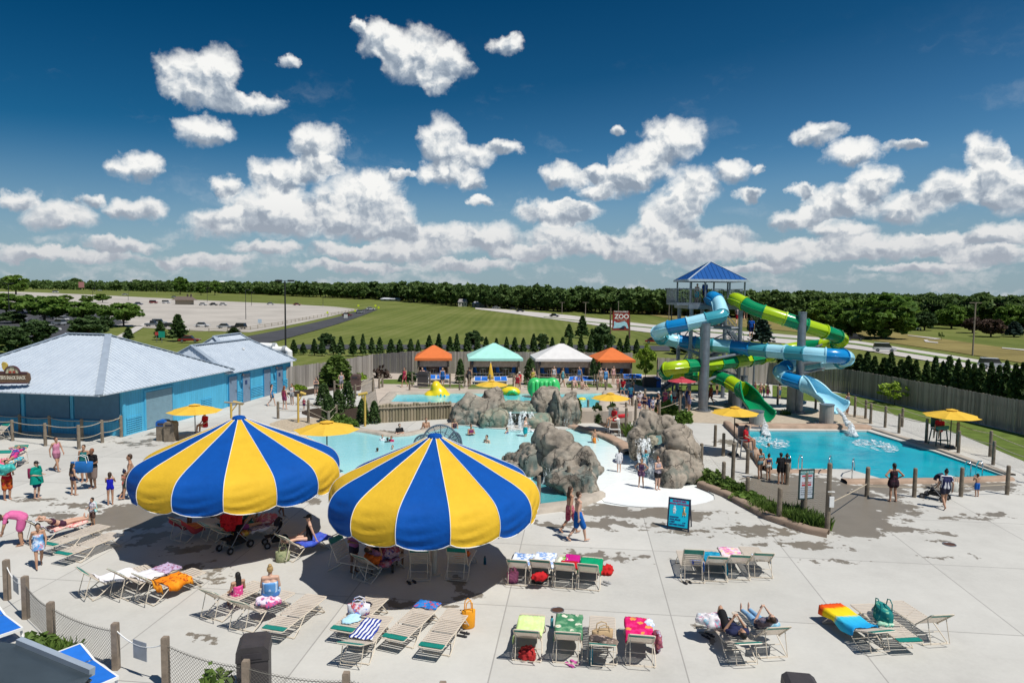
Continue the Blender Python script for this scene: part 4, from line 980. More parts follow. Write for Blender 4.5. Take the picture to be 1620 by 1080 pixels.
# ------------------------------------------------------------------ slide tower and tube slides
def gloss(name, c): return M(name, c, .22, 0, .05, 1.0, 0, .5)
cB, cL, cT = gloss('slide_blue', (.008, .22, .52)), gloss('slide_pale_blue', (.36, .68, .80)), gloss('slide_teal', (.05, .30, .37))
cG, cY = gloss('slide_green', (.004, .23, .085)), gloss('slide_lime', (.36, .52, .01))
def tower():
 o = G(1135, 648) ; o = Vector((PX(1135, 600, 54).x, 54, 0)); D0 = 52.2
 zc = PX(1135, 481, D0).z; ze = PX(1135, 443, D0).z; zt = PX(1135, 414, 54).z
 W = PX(1181, 470, D0).x - PX(1090, 470, D0).x; hw = W / 2; ox = (PX(1181, 470, D0).x + PX(1090, 470, D0).x) / 2
 o = Vector((ox, D0 + hw, 0)); t = thing('slide_tower', 'grey steel slide tower with a blue pyramid roof', 'slide tower', o)
 r = MB(); e = hw + .12; h = zt - ze
 for a, b in (((-e, -e), (e, -e)), ((e, -e), (e, e)), ((e, e), (-e, e)), ((-e, e), (-e, -e))): r.poly([(a[0], a[1], ze), (b[0], b[1], ze), (0, 0, zt)]); r.poly([(b[0], b[1], ze - .02), (a[0], a[1], ze - .02), (0, 0, zt - .1)]); roof_ribs(r, (a[0], a[1], ze), (b[0], b[1], ze), (0, 0, zt), (0, 0, zt), .35, .03)
 rf = r.build('roof', M('blue_roof', (.010, .085, .30), .4, .1, .08), t)
 r = MB()
 for sx, sy in ((-1, -1), (1, -1), (1, 1), (-1, 1)): r.bar((sx * e, sy * e, ze + .02), (0, 0, zt + .03), .1, .04)
 for a, b in (((-e, -e), (e, -e)), ((e, -e), (e, e)), ((e, e), (-e, e)), ((-e, e), (-e, -e))): r.bar((a[0], a[1], ze - .03), (b[0], b[1], ze - .03), .1, .16)
 r.build('roof_trim', M('pale_trim', (.45, .52, .58), .5), rf)
 q = hw - .12
 for sx, sy in ((-1, -1), (1, -1), (1, 1), (-1, 1), (-.45, -1), (.45, -1), (.45, 1), (-.45, 1)): p = MB(); p.cyl((sx * q, sy * q, zc), (sx * q, sy * q, ze), .07, n=8); p.build('roof_post', steel, t)
 p = MB(); p.box((0, 0, zc - .06), (W, W, .12)); p.bar((-hw, -hw, zc - .25), (hw, -hw, zc - .25), .12, .28); p.bar((-hw, hw, zc - .25), (hw, hw, zc - .25), .12, .28); p.bar((-hw, -hw, zc - .25), (-hw, hw, zc - .25), .12, .28); p.bar((hw, -hw, zc - .25), (hw, hw, zc - .25), .12, .28)
 p.box((-hw - .45, -.4, zc - .06), (.9, W * .8, .12)); p.build('platform', steel, t)
 for k, (a, b) in enumerate((((-hw - .9, -hw + .1), (-hw + .9, -hw + .02)), ((hw - .3, -hw), (hw, hw)), ((hw, hw), (-hw, hw)), ((-hw - .9, hw - .8), (-hw - .9, -hw + .1)), ((-.35, -hw), (.35, -hw)))):
  m = MB(); a = Vector((*a, zc)); b = Vector((*b, zc)); n = max(2, int((b - a).length / .12))
  for z in (.05, 1.15): m.bar(a + Vector((0, 0, z)), b + Vector((0, 0, z)), .05, .05)
  for i in range(n + 1): c = a.lerp(b, i / n); m.bar(c + Vector((0, 0, .05)), c + Vector((0, 0, 1.15)), .014, .014)
  m.build('railing', steel, t)
 for sx, sy in ((-1, -1), (1, -1), (1, 1), (-1, 1), (0, 1)): p = MB(); p.cyl((sx * (hw - .3), sy * (hw - .3), 0), (sx * (hw - .3), sy * (hw - .3), zc), .16, n=12); p.cyl((sx * (hw - .3), sy * (hw - .3), 0), (sx * (hw - .3), sy * (hw - .3), .05), .32, n=12); p.build('column', steel, t)
 m = MB(); k = hw - .3
 for z in (2.3, 4.4, 6.0):
  for a, b in (((-k, -k), (k, -k)), ((k, -k), (k, k)), ((k, k), (-k, k)), ((-k, k), (-k, -k))): m.cyl((*a, z), (*b, z), .085, n=8)
 for z0, z1 in ((2.3, 4.4), (4.4, 6.0)):
  m.cyl((-k, -k, z0), (k, -k, z1), .05, n=6); m.cyl((k, k, z0), (-k, k, z1), .05, n=6); m.cyl((-k, k, z0), (-k, -k, z1), .05, n=6); m.cyl((k, -k, z0), (k, k, z1), .05, n=6)
 m.build('brace', steel, t)
 # switchback stairs behind on the right
 def flight(a, b, n=14, w=1.1):
  f = MB(); a = Vector(a); b = Vector(b); side = Vector((b.y - a.y, a.x - b.x, 0)).normalized() * w / 2
  for s in (-1, 1): f.bar(a + side * s, b + side * s, .06, .22)
  for i in range(n): c = a.lerp(b, (i + .5) / n); f.box(c, (w * .97, w * .97, .04) if False else (.9, .9, .04), math.atan2(b.y - a.y, b.x - a.x))
  o2 = f.build('stair_flight', steel, t); h2 = MB()
  for s in (-1, 1):
   for zz in (.5, 1.0): h2.cyl(a + side * s + Vector((0, 0, zz)), b + side * s + Vector((0, 0, zz)), .03, n=6)
   for i in range(0, n + 1, 2): c = a.lerp(b, i / n) + side * s; h2.cyl(c, c + Vector((0, 0, 1.0)), .02, n=5)
  h2.build('handrail', steel, o2)
 zm = 4.3; rx = 6.0
 flight((.6, hw + .6, zc - .1), (3.6, hw + .6, zm)); flight((3.4, hw + 2.0, zm), (-.5, hw + 2.0, 2.2)); flight((-.7, hw + .6, 2.2), (-3.6, hw + .6, .05))
 p = MB(); p.box((4.1, hw + 1.3, zm - .05), (1.3, 2.6, .1)); p.box((-1.1, hw + 1.3, 2.15), (1.3, 2.6, .1)); p.build('landing', steel, t)
 for x, y, z in ((4.6, hw + .2, zm), (4.6, hw + 2.5, zm), (-1.6, hw + 2.5, 2.2)): p = MB(); p.cyl((x, y, 0), (x, y, z), .09, n=8); p.build('stair_post', steel, t)
 return t, o, zc
TOW, TO, TZC = tower()
def column(px, ytop, ybase, label, r=.33, arms=(), name='support_column', D=None, mat=None):
 p = G(px, ybase); top = PX(px, ytop, p.y); t = thing(name, label, 'support', p)
 m = MB(); m.cyl((0, 0, 0), (0, 0, top.z), r, n=20); m.build('shaft', mat or steel, t)
 m = MB(); m.cyl((0, 0, 0), (0, 0, .12), r * 1.6, n=20)
 for k in range(8): a = k * .785; m.cyl((r * 1.35 * math.cos(a), r * 1.35 * math.sin(a), .12), (r * 1.35 * math.cos(a), r * 1.35 * math.sin(a), .2), .035, n=6)
 m.build('base_plate', steel, t)
 m = MB(); m.cyl((0, 0, top.z), (0, 0, top.z + .04), r * 1.08, n=20); m.build('cap_plate', steel, t)
 for (ax, ay, z0, bx, by, bz) in arms:
  q = PX(bx, by, bz) - p; m = MB(); m.tube([Vector((0, 0, q.z - .5)), q], [.14, .08], 8); m.build('arm', steel, t)
 return t, p
conc = M('concrete_pier', (.33, .31, .28), .85, 0, .15, 2, .2)
column(1112, 512, 650, 'tall grey column left of the slides holding the blue and green tubes', .35, [(0, 0, 0, 1072, 548, 51.5), (0, 0, 0, 1075, 508, 50.5), (0, 0, 0, 1150, 588, 52), (0, 0, 0, 1190, 556, 52)])
column(1263, 494, 653, 'tall grey column right of the slides near the blue exit', .29, [(0, 0, 0, 1215, 498, 51), (0, 0, 0, 1320, 568, 48.5), (0, 0, 0, 1305, 582, 49), (0, 0, 0, 1300, 545, 52)])
column(1176, 595, 640, 'short grey column behind the green slide exit', .26)
column(1166, 622, 646, 'low grey machine stub beside the short column', .35)
column(1252, 606, 652, 'pale concrete pier under the blue slide bend', .36, mat=conc)
column(1196, 650, 675, 'stout concrete pier under the green slide mouth', .45, mat=conc)
column(1160, 605, 640, 'round concrete pier under the green tube', .4, mat=conc)
column(1307, 640, 672, 'stout dark concrete pier under the blue slide mouth', .45, mat=conc)

def tube_slide(name, label, path, r, cols, flume, mouth_cols, seed=0):
 """path: (px, py, D) spline points of the closed tube; flume: points of the open mouth section"""
 P = spline([PX(*p) for p in path], 10); L = [0]
 for a, b in zip(P, P[1:]): L.append(L[-1] + (b - a).length)
 def at(s):
  i = max(0, min(len(P) - 2, int(np.searchsorted(L, s)) - 1)); return P[i].lerp(P[i + 1], (s - L[i]) / max(1e-6, L[i + 1] - L[i]))
 o = P[0].copy(); t = thing(name, label, 'water slide', o); n = len(cols); seg = L[-1] / n
 for k in range(n):
  pts = [at(seg * (k + j / 6)) - o for j in range(7)]; m = MB(); m.tube(pts, r, 20, False); m.tube(pts[::-1], r - .03, 20, False)
  s = m.build('tube_section', cols[k], t, True); f = MB(); d = (pts[-1] - pts[-2]).normalized()
  f.tube([pts[-1] - d * .05, pts[-1] + d * .05], r + .07, 20); f.build('flange', cols[k], s)
  f = MB(); rail = []
  for sgn in (-1, 1):
   rr = []
   for j in range(7):
    dd = (pts[min(6, j + 1)] - pts[max(0, j - 1)]).normalized(); sd = dd.cross(Vector((0, 0, 1))).normalized(); rr.append(pts[j] + sd * sgn * (r + .02))
   f.tube(rr, .05, 5)
  f.build('seam', cols[k], s)
 # open mouth: U shaped flume that widens
 F = spline([PX(*p) for p in flume], 8); m = MB(); outer = []; inner = []; N = len(F); K = 16
 for i, c in enumerate(F):
  tt = i / (N - 1); d = (F[min(N - 1, i + 1)] - F[max(0, i - 1)]); d.z *= .2; d.normalize(); sd = d.cross(Vector((0, 0, 1))).normalized()
  open_a = .25 + 1.35 * min(1, tt * 2.0); ri = r * (1.04 + .42 * tt)
  row = []; row2 = []
  for k in range(K + 1):
   a = -math.pi / 2 - (math.pi - open_a) + (2 * math.pi - 2 * open_a) * k / K
   sq = 1 + .12 * tt * abs(math.cos(a)); row.append(c - o + sd * (ri * sq * math.cos(a)) + Vector((0, 0, ri * math.sin(a)))); row2.append(c - o + sd * ((ri + .06) * sq * math.cos(a)) + Vector((0, 0, (ri + .06) * math.sin(a))))
  inner.append(row); outer.append(row2)
 m.grid(inner); m.grid([q[::-1] for q in outer]); fl = m.build('mouth', mouth_cols[0], t, True)
 m = MB(); m.tube([q[0] for q in outer], .07, 8); m.tube([q[-1] for q in outer], .07, 8); m.tube(outer[-1], .07, 8); m.tube(outer[0], .06, 8); m.build('rim', mouth_cols[1], fl, True)
 return F
BL = [cB, cL, cT, cL, cB, cL, cT, cL, cB, cT, cL, cB, cT, cL, cT, cL, cB, cL, cT, cL, cT, cL, cB, cL, cB]
fb = tube_slide('blue_tube_slide', 'blue and pale blue tube slide winding to the right pool', [(1124, 474, 52.4), (1128, 471, 51.6), (1136, 478, 51.0), (1140, 491, 50.4), (1139, 500, 50), (1120, 505, 50), (1085, 513, 50.2), (1056, 519, 50.6), (1042, 525, 51.4), (1043, 532, 52.4), (1056, 537, 53), (1085, 541, 53), (1130, 546, 52.4), (1180, 551, 51.2), (1230, 556, 49.8), (1280, 560, 48.2), (1322, 563, 47.6), (1338, 565, 48.4), (1332, 571, 50), (1300, 574, 51.2), (1262, 576, 51.4), (1240, 582, 50.8), (1236, 592, 49.6), (1250, 600, 48.6), (1272, 607, 47.9)], .51, BL, [(1272, 607, 47.9), (1288, 613, 47.3), (1304, 622, 46.6), (1318, 631, 45.9), (1324, 635, 45.5)], (cL, cL))
GRN = [cY, cG, cY, cG, cY, cG, cY, cG, cY, cG, cY, cG, cY, cG, cY, cG, cY, cG, cY, cG, cY, cG, cY, cG, cY]
fg = tube_slide('green_tube_slide', 'green and lime tube slide winding to the right pool', [(1160, 476, 52.6), (1163, 473, 52.0), (1174, 478, 51.4), (1192, 488, 50.8), (1222, 498, 50.2), (1262, 511, 49.8), (1300, 523, 50), (1324, 532, 50.8), (1330, 539, 52.4), (1318, 546, 54), (1290, 547, 55), (1262, 550, 55.5), (1232, 556, 55.2), (1212, 563, 54), (1190, 568, 52.8), (1150, 573, 51.4), (1100, 578, 50), (1064, 582, 49.4), (1052, 586, 50), (1058, 590, 51.4), (1090, 592, 52.4), (1120, 593, 52), (1140, 598, 51), (1158, 606, 49.8), (1174, 616, 48.6)], .50, GRN, [(1174, 616, 48.6), (1183, 624, 47.8), (1193, 634, 46.9), (1203, 645, 46.0), (1207, 650, 45.6)], (cG, cG))
def jet(F, px, py, label, sp=.3):
 a = F[-1] - Vector((0, 0, .45)); b = G(px, py, -.1); pts = []
 for k in range(9): t = k / 8; p = a.lerp(b, t); p.z = a.z + (b.z - a.z) * (t * .35 + t * t * .65); pts.append(p - a)
 m = MB(); [m.tube([p + Vector((random.uniform(-.09, .09), random.uniform(-.09, .09), 0)) * (.4 + k / 5) for k, p in enumerate(pts)], [random.uniform(.05, .10) + .09 * k / 8 for k in range(9)], 8, False) for _ in range(6)]
 return tag(m.build('water_jet', wf2, None, True, a), label, 'water jet')
jet(fb, 1352, 692, 'arc of water pouring from the blue slide mouth'); jet(fg, 1213, 692, 'arc of water pouring from the green slide mouth')
def splash(px, py, rx, ry, label, n=130, seed=3, h=.35):
 rng = random.Random(seed); c = G(px, py, -.09); m = MB(); ax = abs(G(px + rx, py).x - c.x); ay = abs(G(px, py - ry).y - c.y)
 flat_poly(m, [(ax * math.cos(a) * (1 + .15 * math.sin(5 * a)), ay * math.sin(a) * (1 + .15 * math.cos(4 * a))) for a in [i * math.pi / 16 for i in range(32)]], (), .03)
 for _ in range(n):
  a = rng.uniform(0, 6.28); q = math.sqrt(rng.random()) * .95; s = rng.uniform(.02, .085); m.ell((ax * q * math.cos(a), ay * q * math.sin(a), .03 + rng.uniform(0, h) * (1 - q)), (s, s, s * .5), 7, 5)
 return tag(m.build('splash', foam, None, True, c), label, 'splash')
splash(1215, 700, 38, 10, 'white splash with trailing foam below the green slide'); splash(1385, 705, 36, 11, 'white splash with trailing foam below the blue slide', seed=5)
splash(824, 683, 26, 3.5, 'white foam at the foot of the tan basin waterfall', seed=8); splash(1018, 730, 24, 9, 'white foam at the foot of the small beach waterfall', seed=9, n=90, h=.6)

# ------------------------------------------------------------------ big striped umbrellas
fab_y = M('canopy_yellow', (.80, .50, .035), .75, 0, .09, 1.3, .5, .2, bscale=9); fab_b = M('canopy_blue', (.002, .085, .40), .75, 0, .12, 1.3, .5, .2, bscale=9)
def canvas(m, k=.22):
 w = NT(m.node_tree); b = w.n['Principled BSDF']; tr = w.node('ShaderNodeBsdfTranslucent'); w.l.new(b.inputs['Base Color'].links[0].from_socket, tr.inputs[0]); mx = w.node('ShaderNodeMixShader'); mx.inputs[0].default_value = k
 w.l.new(b.outputs[0], mx.inputs[1]); w.l.new(tr.outputs[0], mx.inputs[2]); w.l.new(mx.outputs[0], w.n['Material Output'].inputs[0])
for q in (fab_y, fab_b, yellow_fab): canvas(q)
def big_umbrella(px, py, D, label, rot, K=1.0):
 top = PX(px, py, D); H = top.z; t = thing('striped_umbrella', label, 'umbrella', (top.x, top.y, 0), rot, 'big striped umbrellas'); n = 14;
 prof = [(a * K, b) for a, b in ((.22, 0), (.8, -.29), (1.5, -.60), (2.15, -.90), (2.62, -1.12), (2.95, -1.34), (3.12, -1.62), (3.16, -1.90), (3.12, -2.14))]
 w = 2 * math.pi / n; me = {}
 for key, mt in (('y', fab_y), ('b', fab_b)):
  rows = []; prs = spline([(a, 0, b) for a, b in prof], 6)
  for i, p in enumerate(prs):
   row = []; tt = i / (len(prs) - 1)
   for k in range(9):
    s = k / 8 * 2 - 1; sag = 1 - .035 * (1 - s * s) * math.sin(min(1, tt * 1.6) * math.pi / 2)
    dz = 0
    if tt > .55: dz = -.16 * (1 - abs(s) ** 3) * (tt - .55) / .45
    wr = (.026 * math.sin(tt * 52 + 3 * s + 2 * s * s) + .014 * math.sin(tt * 97 + 6 * s)) * max(0, tt - .38) * 1.7 * (1 - s * s)
    a = s * w / 2; r = p.x * sag + wr; row.append((r * math.cos(a), r * math.sin(a), H + p.z + dz))
   rows.append(row)
  m = MB(); m.grid(rows); me[key] = m.mesh('canopy_panel', mt, True); edge = rows[-1]; seam = [q[-1] for q in rows]
 tr = MB(); tr.tube(edge, .014, 5); tr.tube([Vector(q) + Vector((.006, 0, .004)) for q in seam], .011, 5); tme = tr.mesh('trim', white_p)
 rbm = MB(); rbm.tube([Vector(q) - Vector((.05, 0, .06)) for q in seam], .02, 6); rme = rbm.mesh('rib', steel)
 for k in range(n):
  for nm, mm in (('canopy_panel', me['yb'[k % 2]]), ('trim', tme), ('rib', rme)):
   c = link(nm, mm, t); c.rotation_euler = (0, 0, k * w)
 m = MB(); m.cyl((0, 0, H - .02), (0, 0, H + .06), .24, .2, 20); m.ell((0, 0, H + .06), (.2, .2, .05), 16, 6); m.build('cap', fab_b, t, True)
 m = MB(); m.cyl((0, 0, 0), (0, 0, H), .085, n=14); m.cyl((0, 0, 0), (0, 0, .03), .22, n=14); m.build('pole', M('cream_pole', (.50, .46, .38), .5), t)
 return t, top
big_umbrella(378, 662, 22.7, 'left big blue and yellow striped umbrella, farther from the camera', R(-90 + 360 / 28 + 14), 1.06)
U2, U2P = big_umbrella(688, 691, 20.1, 'right big blue and yellow striped umbrella, nearer to the camera', R(-90 - 360 / 14 + 1), 1.0)

# ------------------------------------------------------------------ small yellow umbrellas
def patio(px, py, D, R0, label, zb=0.0, fab=yellow_fab, lean=0.0, group='yellow patio umbrellas', base=True):
 c = PX(px, py, D); H = c.z - zb; t = thing('patio_umbrella', label, 'umbrella', (c.x, c.y, zb), random.uniform(0, .7), group); n = 8; m = MB(); w = 2 * math.pi / n
 for k in range(n):
  rows = []
  for i in range(6):
   tt = i / 5; r = R0 * (.06 + .94 * tt); row = []
   for j in range(5):
    s = j / 4 * 2 - 1; a = k * w + s * w / 2; rr = r * math.cos(w / 2) / math.cos(s * w / 2) * (1 - .05 * (1 - s * s) * tt); row.append((rr * math.cos(a), rr * math.sin(a), H + .02 - .42 * R0 * .55 * tt ** 1.12 - .03 * (1 - s * s) * tt))
   rows.append(row)
  m.grid(rows)
 for k in range(n): a = (k + .5) * w
 m.build('canopy', fab, t, True)
 m = MB(); m.tube([(0, 0, H + .03), (0, 0, H + .10)], [R0 * .22, .03], 8); m.build('vent', fab, t)
 m = MB()
 for k in range(n): a = (k + .5) * w; m.bar((.05, 0, H - .05), (R0 * .95 * math.cos(a), R0 * .95 * math.sin(a), H - .40 * R0 * .55 - .01), .02, .02)
 m.build('rib', darkmetal, t)
 m = MB(); m.cyl((0, 0, .06), (0, 0, H), .028, n=8); m.build('pole', darkmetal, t)
 if base: m = MB(); m.cyl((0, 0, 0), (0, 0, .08), .3, .26, 14); m.build('base', darkmetal, t)
 return t
patio(308, 641, 38.5, 1.5, 'yellow umbrella beside the blue snack building')
patio(517, 668, 31, 1.5, 'yellow umbrella half hidden behind the left striped umbrella')
patio(778, 603, 47.5, 1.18, 'yellow umbrella above the tall rounded boulder', TZ)
patio(966, 623, 41.5, 1.22, 'yellow umbrella over the round bushes by the upper pool')
patio(1163, 645, 36.0, 1.27, 'yellow lifeguard umbrella left of the slide pool')
patio(1506, 649, 38.4, 1.48, 'yellow lifeguard umbrella right of the slide pool by the lawn')
patio(1079, 598, 47.5, 1.0, 'faded red umbrella under the green slide bend', 0, M('red_fabric', (.42, .04, .06), .8), 0, None)
def closed_umbrella():
 c = G(776, 607, TZ); H = PX(776, 574, c.y).z - TZ; t = thing('closed_umbrella', 'tall closed yellow umbrella in front of the mint cabana', 'umbrella', c)
 m = MB(); m.tube([(0, 0, H * .25), (0, 0, H * .35), (0, 0, H * .7), (0, 0, H)], [.30, .27, .15, .03], 10); m.build('canopy', yellow_fab, t, True); m = MB(); m.cyl((0, 0, 0), (0, 0, H + .08), .03); m.build('pole', white_p, t)
closed_umbrella()

# ------------------------------------------------------------------ inflatables and small pool features
def inflatable(name, label, blobs, mat, D, voxel=.1):
 m = MB(); o = PX(*blobs[0][:2], D)
 for bx, by, rx, ry, rz in blobs: m.ell(PX(bx, by, D) - o, (rx, ry, rz), 20, 12)
 me = evaluated(m.mesh(name, mat), [('REMESH', dict(mode='VOXEL', voxel_size=voxel)), ('SMOOTH', dict(iterations=6, factor=.6))]); me.materials.clear(); me.materials.append(mat); me.polygons.foreach_set('use_smooth', [True] * len(me.polygons))
 t = thing(name, label, 'inflatable', o); link('body', me, t); return t, o
y_vinyl = M('yellow_vinyl', (.78, .58, .02), .3, 0, .04); g_vinyl = M('green_vinyl_bright', (.06, .50, .14), .3, 0, .05); teal_v = M('teal_vinyl', (.03, .42, .45), .35)
t, o = inflatable('inflatable_slide', 'yellow inflatable ramp with a teal splash print behind the log wall', [(694, 628, .8, .8, .9), (690, 613, .4, .6, .55), (682, 629, .6, .8, .6), (673, 634, .35, .7, .3), (706, 632, .45, .8, .55), (692, 634, 1.0, .8, .5)], y_vinyl, 51.5)
m = MB(); k = 51.5 / 1080
m.prism([(5 * k + 3.2 * k * math.cos(a), -.86, -3 * k + 3.2 * k * math.sin(a)) for a in [i * .5236 for i in range(12)]], (0, .12, 0))
for dx, dz in ((-6, 2), (-5, 7), (0, 9), (6, 8), (9, 4)): m.cap((5 * k, -.82, -3 * k), ((5 + dx) * k, -.80, (-3 + dz) * k), .04, .08, 6)
m.build('splash_print', teal_v, t)
t, o = inflatable('inflatable_block', 'green inflatable climbing block in the upper pool', [(860, 614, 1.0, .5, .75), (846, 612, .6, .5, .75), (874, 612, .6, .5, .75), (860, 612, 1.0, .5, .7)], g_vinyl, 51)
m = MB()
for kx in range(6): m.cap(PX(843 + kx * 6.8, 606, 50.4) - o, PX(843 + kx * 6.8, 624, 50.4) - o, .17, .17, 10)
m.build('rib', g_vinyl, t, True)
m = MB(); m.ell(PX(860, 619, 50.2) - o, (.1, .06, .18)); m.build('print', M('pale_green', (.4, .65, .2), .4), t, True)
t, o = inflatable('inflatable_float', 'yellow float with a green arch in the upper pool', [(808, 618, .7, .5, .35), (802, 619, .5, .5, .3), (816, 620, .4, .5, .25)], y_vinyl, 52)
m = MB(); m.tube([PX(803, 624, 51.4) - o, PX(806, 620, 51.3) - o, PX(812, 619, 51.3) - o, PX(818, 623, 51.4) - o], .12, 8); m.build('arch', g_vinyl, t, True)
t, o = inflatable('inflatable_float', 'flat yellow float near the right end of the upper pool', [(921, 631, .35, .35, .14), (914, 633, .25, .3, .12)], y_vinyl, 50)
def fountain_wheels():
 c = G(693, 735, 0); t = thing('fountain_arches', 'dark mesh fountain arches in the lagoon behind the near umbrella', 'fountain', c)
 for px, r, h in ((697, .95, 1.05), (671, .5, .5), (720, .32, .62)):
  b = PX(px, 699 if r > .6 else 697, c.y) - c; m = MB(); pts = [b + Vector((r * math.cos(a), 0, h * math.sin(a) - .2)) for a in [math.pi * i / 16 for i in range(17)]]; m.tube(pts, .045, 8)
  for i in range(2, 16, 2): m.tube([b - Vector((0, 0, .2)), pts[i]], .02, 5)
  m.tube([b + (p - b) * .6 for p in pts], .02, 5); m.tube([b - Vector((0, 0, .2)), Vector((b.x, b.y, -.3))], .06, 8); m.build('arch', M('slate_arch', (.10, .13, .17), .5), t)
  s = MB(); s.poly([b - Vector((0, 0, .2))] + pts); s.build('mesh_panel', net_mat('arch_mesh', (.12, .15, .19), 40, .5), t)
fountain_wheels()
def shower_post(x0, yt, yb, ax, label):
 p = G(x0, yb); h = PX(x0, yt, p.y).z; q = PX(ax, yt - 1, p.y).x - p.x; t = thing('water_spout_post', label, 'spout', p)
 m = MB(); m.cyl((0, 0, 0), (0, 0, h), .07); m.build('post', M('bamboo_yellow', (.55, .37, .08), .6, 0, .15, 5), t); m = MB(); m.cyl((q, 0, h - .02), (.15, 0, h + .1), .09); m.cyl((q * .5, 0, h - .05), (0, 0, h - .55), .035); m.build('spout', bpy.data.materials['bamboo_yellow'], t)
shower_post(577.5, 624, 674, 567, 'yellow bamboo water spout post on the lagoon edge')
shower_post(472, 623, 668, 484, 'yellow bamboo post in the gravel behind the left umbrella')
shower_post(366, 638, 670, 384, 'yellow bamboo crossbar post by the snack building')
def gate_frame():
 t = thing('timber_gatepost', 'pale timber posts with a crossbar behind the left striped umbrella', 'post', G(380, 668)); o = t.location.copy(); m = MB(); m.cyl(G(379, 668) - o, PX(379, 637, G(379, 668).y) - o, .06); m.build('post', woodl, t); m = MB(); m.cyl(PX(355, 636, 42) - o, PX(386, 638, 42) - o, .05); m.build('crossbar', woodl, t)
gate_frame()


# ------------------------------------------------------------------ strap loungers
strap_m = M('beige_strap', (.55, .48, .40), .55, 0, .06, 3)
def make_lounger(back, key):
 """local frame: foot end at y=-1, head end at y=+1, hinge at y=.32"""
 t = thing('strap_lounger', 'x', 'lounger', (0, 0, 0), 0, 'beige strap loungers on the pool deck'); W = .31; Z = .36; hy = .30; BL_ = .72
 ca, sa = math.cos(R(back)), math.sin(R(back)); bk = lambda s: Vector((0, hy + s * ca, Z + s * sa))
 m = MB()
 m.tube([(-W, hy + .04, Z), (-W, -.92, Z), (-W + .03, -.99, Z - .01), (W - .03, -.99, Z - .01), (W, -.92, Z), (W, hy + .04, Z)], .015, 6); m.build('frame', tan_tube, t)
 for y0, yb in ((-.62, -.86), (-.12, .12), (.42, .72)):
  pass
 for y0, y1 in ((-.50, -.80), (.10, .62)):
  m = MB()
  for s in (-1, 1): m.tube([(s * W, y0, Z), (s * (W + .03), (y0 * .45 + y1 * .55), Z * .45), (s * (W + .03), y1, .03), (s * (W + .0), y1 + .03 * (1 if y1 > 0 else -1), .015)], .014, 6)
  m.tube([(-W - .03, y1, .02), (W + .03, y1, .02)], .014, 6); m.tube([(-W, (y0 + y1) / 2, Z * .5), (W, (y0 + y1) / 2, Z * .5)], .011, 5); m.build('leg_frame', tan_tube, t)
 m = MB(); p0, p1 = bk(0), bk(BL_); x = Vector((W - .015, 0, 0)); m.tube([p0 - x, p1 - x + Vector((.0, 0, 0)), p1 + (p1 - p0).normalized() * .03 - x * .9, p1 + (p1 - p0).normalized() * .03 + x * .9, p1 + x, p0 + x], .015, 6); bf = m.build('back_frame', tan_tube, t)
 if back > 10:
  m = MB(); q = bk(.46); e = Vector((0, q.y + .16, .10)); y2 = Vector((W - .06, 0, 0)); m.tube([q - y2, e - y2, e + y2, q + y2], .012, 6); m.build('back_strut', tan_tube, t)
 m = MB(); y = -.95
 while y < hy - .02: m.box((0, y + .03, Z + .014), (2 * W, .060, .006)); y += .082
 m.build('seat_straps', strap_m, t)
 m = MB(); Mx = Matrix.Rotation(R(back), 3, 'X'); s = .04
 while s < BL_ - .2: c = bk(s + .03) + Mx @ Vector((0, 0, .016)); m.box(c, (2 * W - .02, .060, .006), mat=Mx); s += .082
 m.build('back_straps', strap_m, t)
 m = MB(); c = bk(BL_ - .095) + Mx @ Vector((0, 0, .014)); m.box(c, (2 * W - .02, .17, .02), mat=Mx); m.build('headband', green_vinyl, t)
 return t
LPROTO = {k: make_lounger(a, k) for k, a in (('flat', 0), ('low', 22), ('up', 42), ('high', 62))}
_used = set(); _lk = index_children()
def pose_from(fx, fy, hx, hy):               # foot and head pixels (at seat height) -> centre and heading
 a, b = G(fx, fy, .36), G(hx, hy, .36); c = (a + b) / 2; d = b - a; return Vector((c.x, c.y, 0)), math.atan2(d.y, d.x) - math.pi / 2
LG = []
def lounger(key, f, h, label, z=0.0):
 c, rz = pose_from(*f, *h); c.z = z
 if key not in _used: o = LPROTO[key]; _used.add(key); o.location = c; o.rotation_euler = (0, 0, rz); o['label'] = label
 else: o = copy_tree(LPROTO[key], c, rz, label, None, _lk)
 LG.append((key, c, rz)); return o, c, rz
BK = {'flat': 0, 'low': 22, 'up': 42, 'high': 62}
def on_lounger(key, u, lift=.03):            # profile height along the lounger: u in metres from the foot
 y = -1 + u; hy = .30; a = R(BK[key])
 if y <= hy: return (y, .375 + lift)
 s = y - hy; return (hy + s * math.cos(a), .375 + lift + s * math.sin(a))
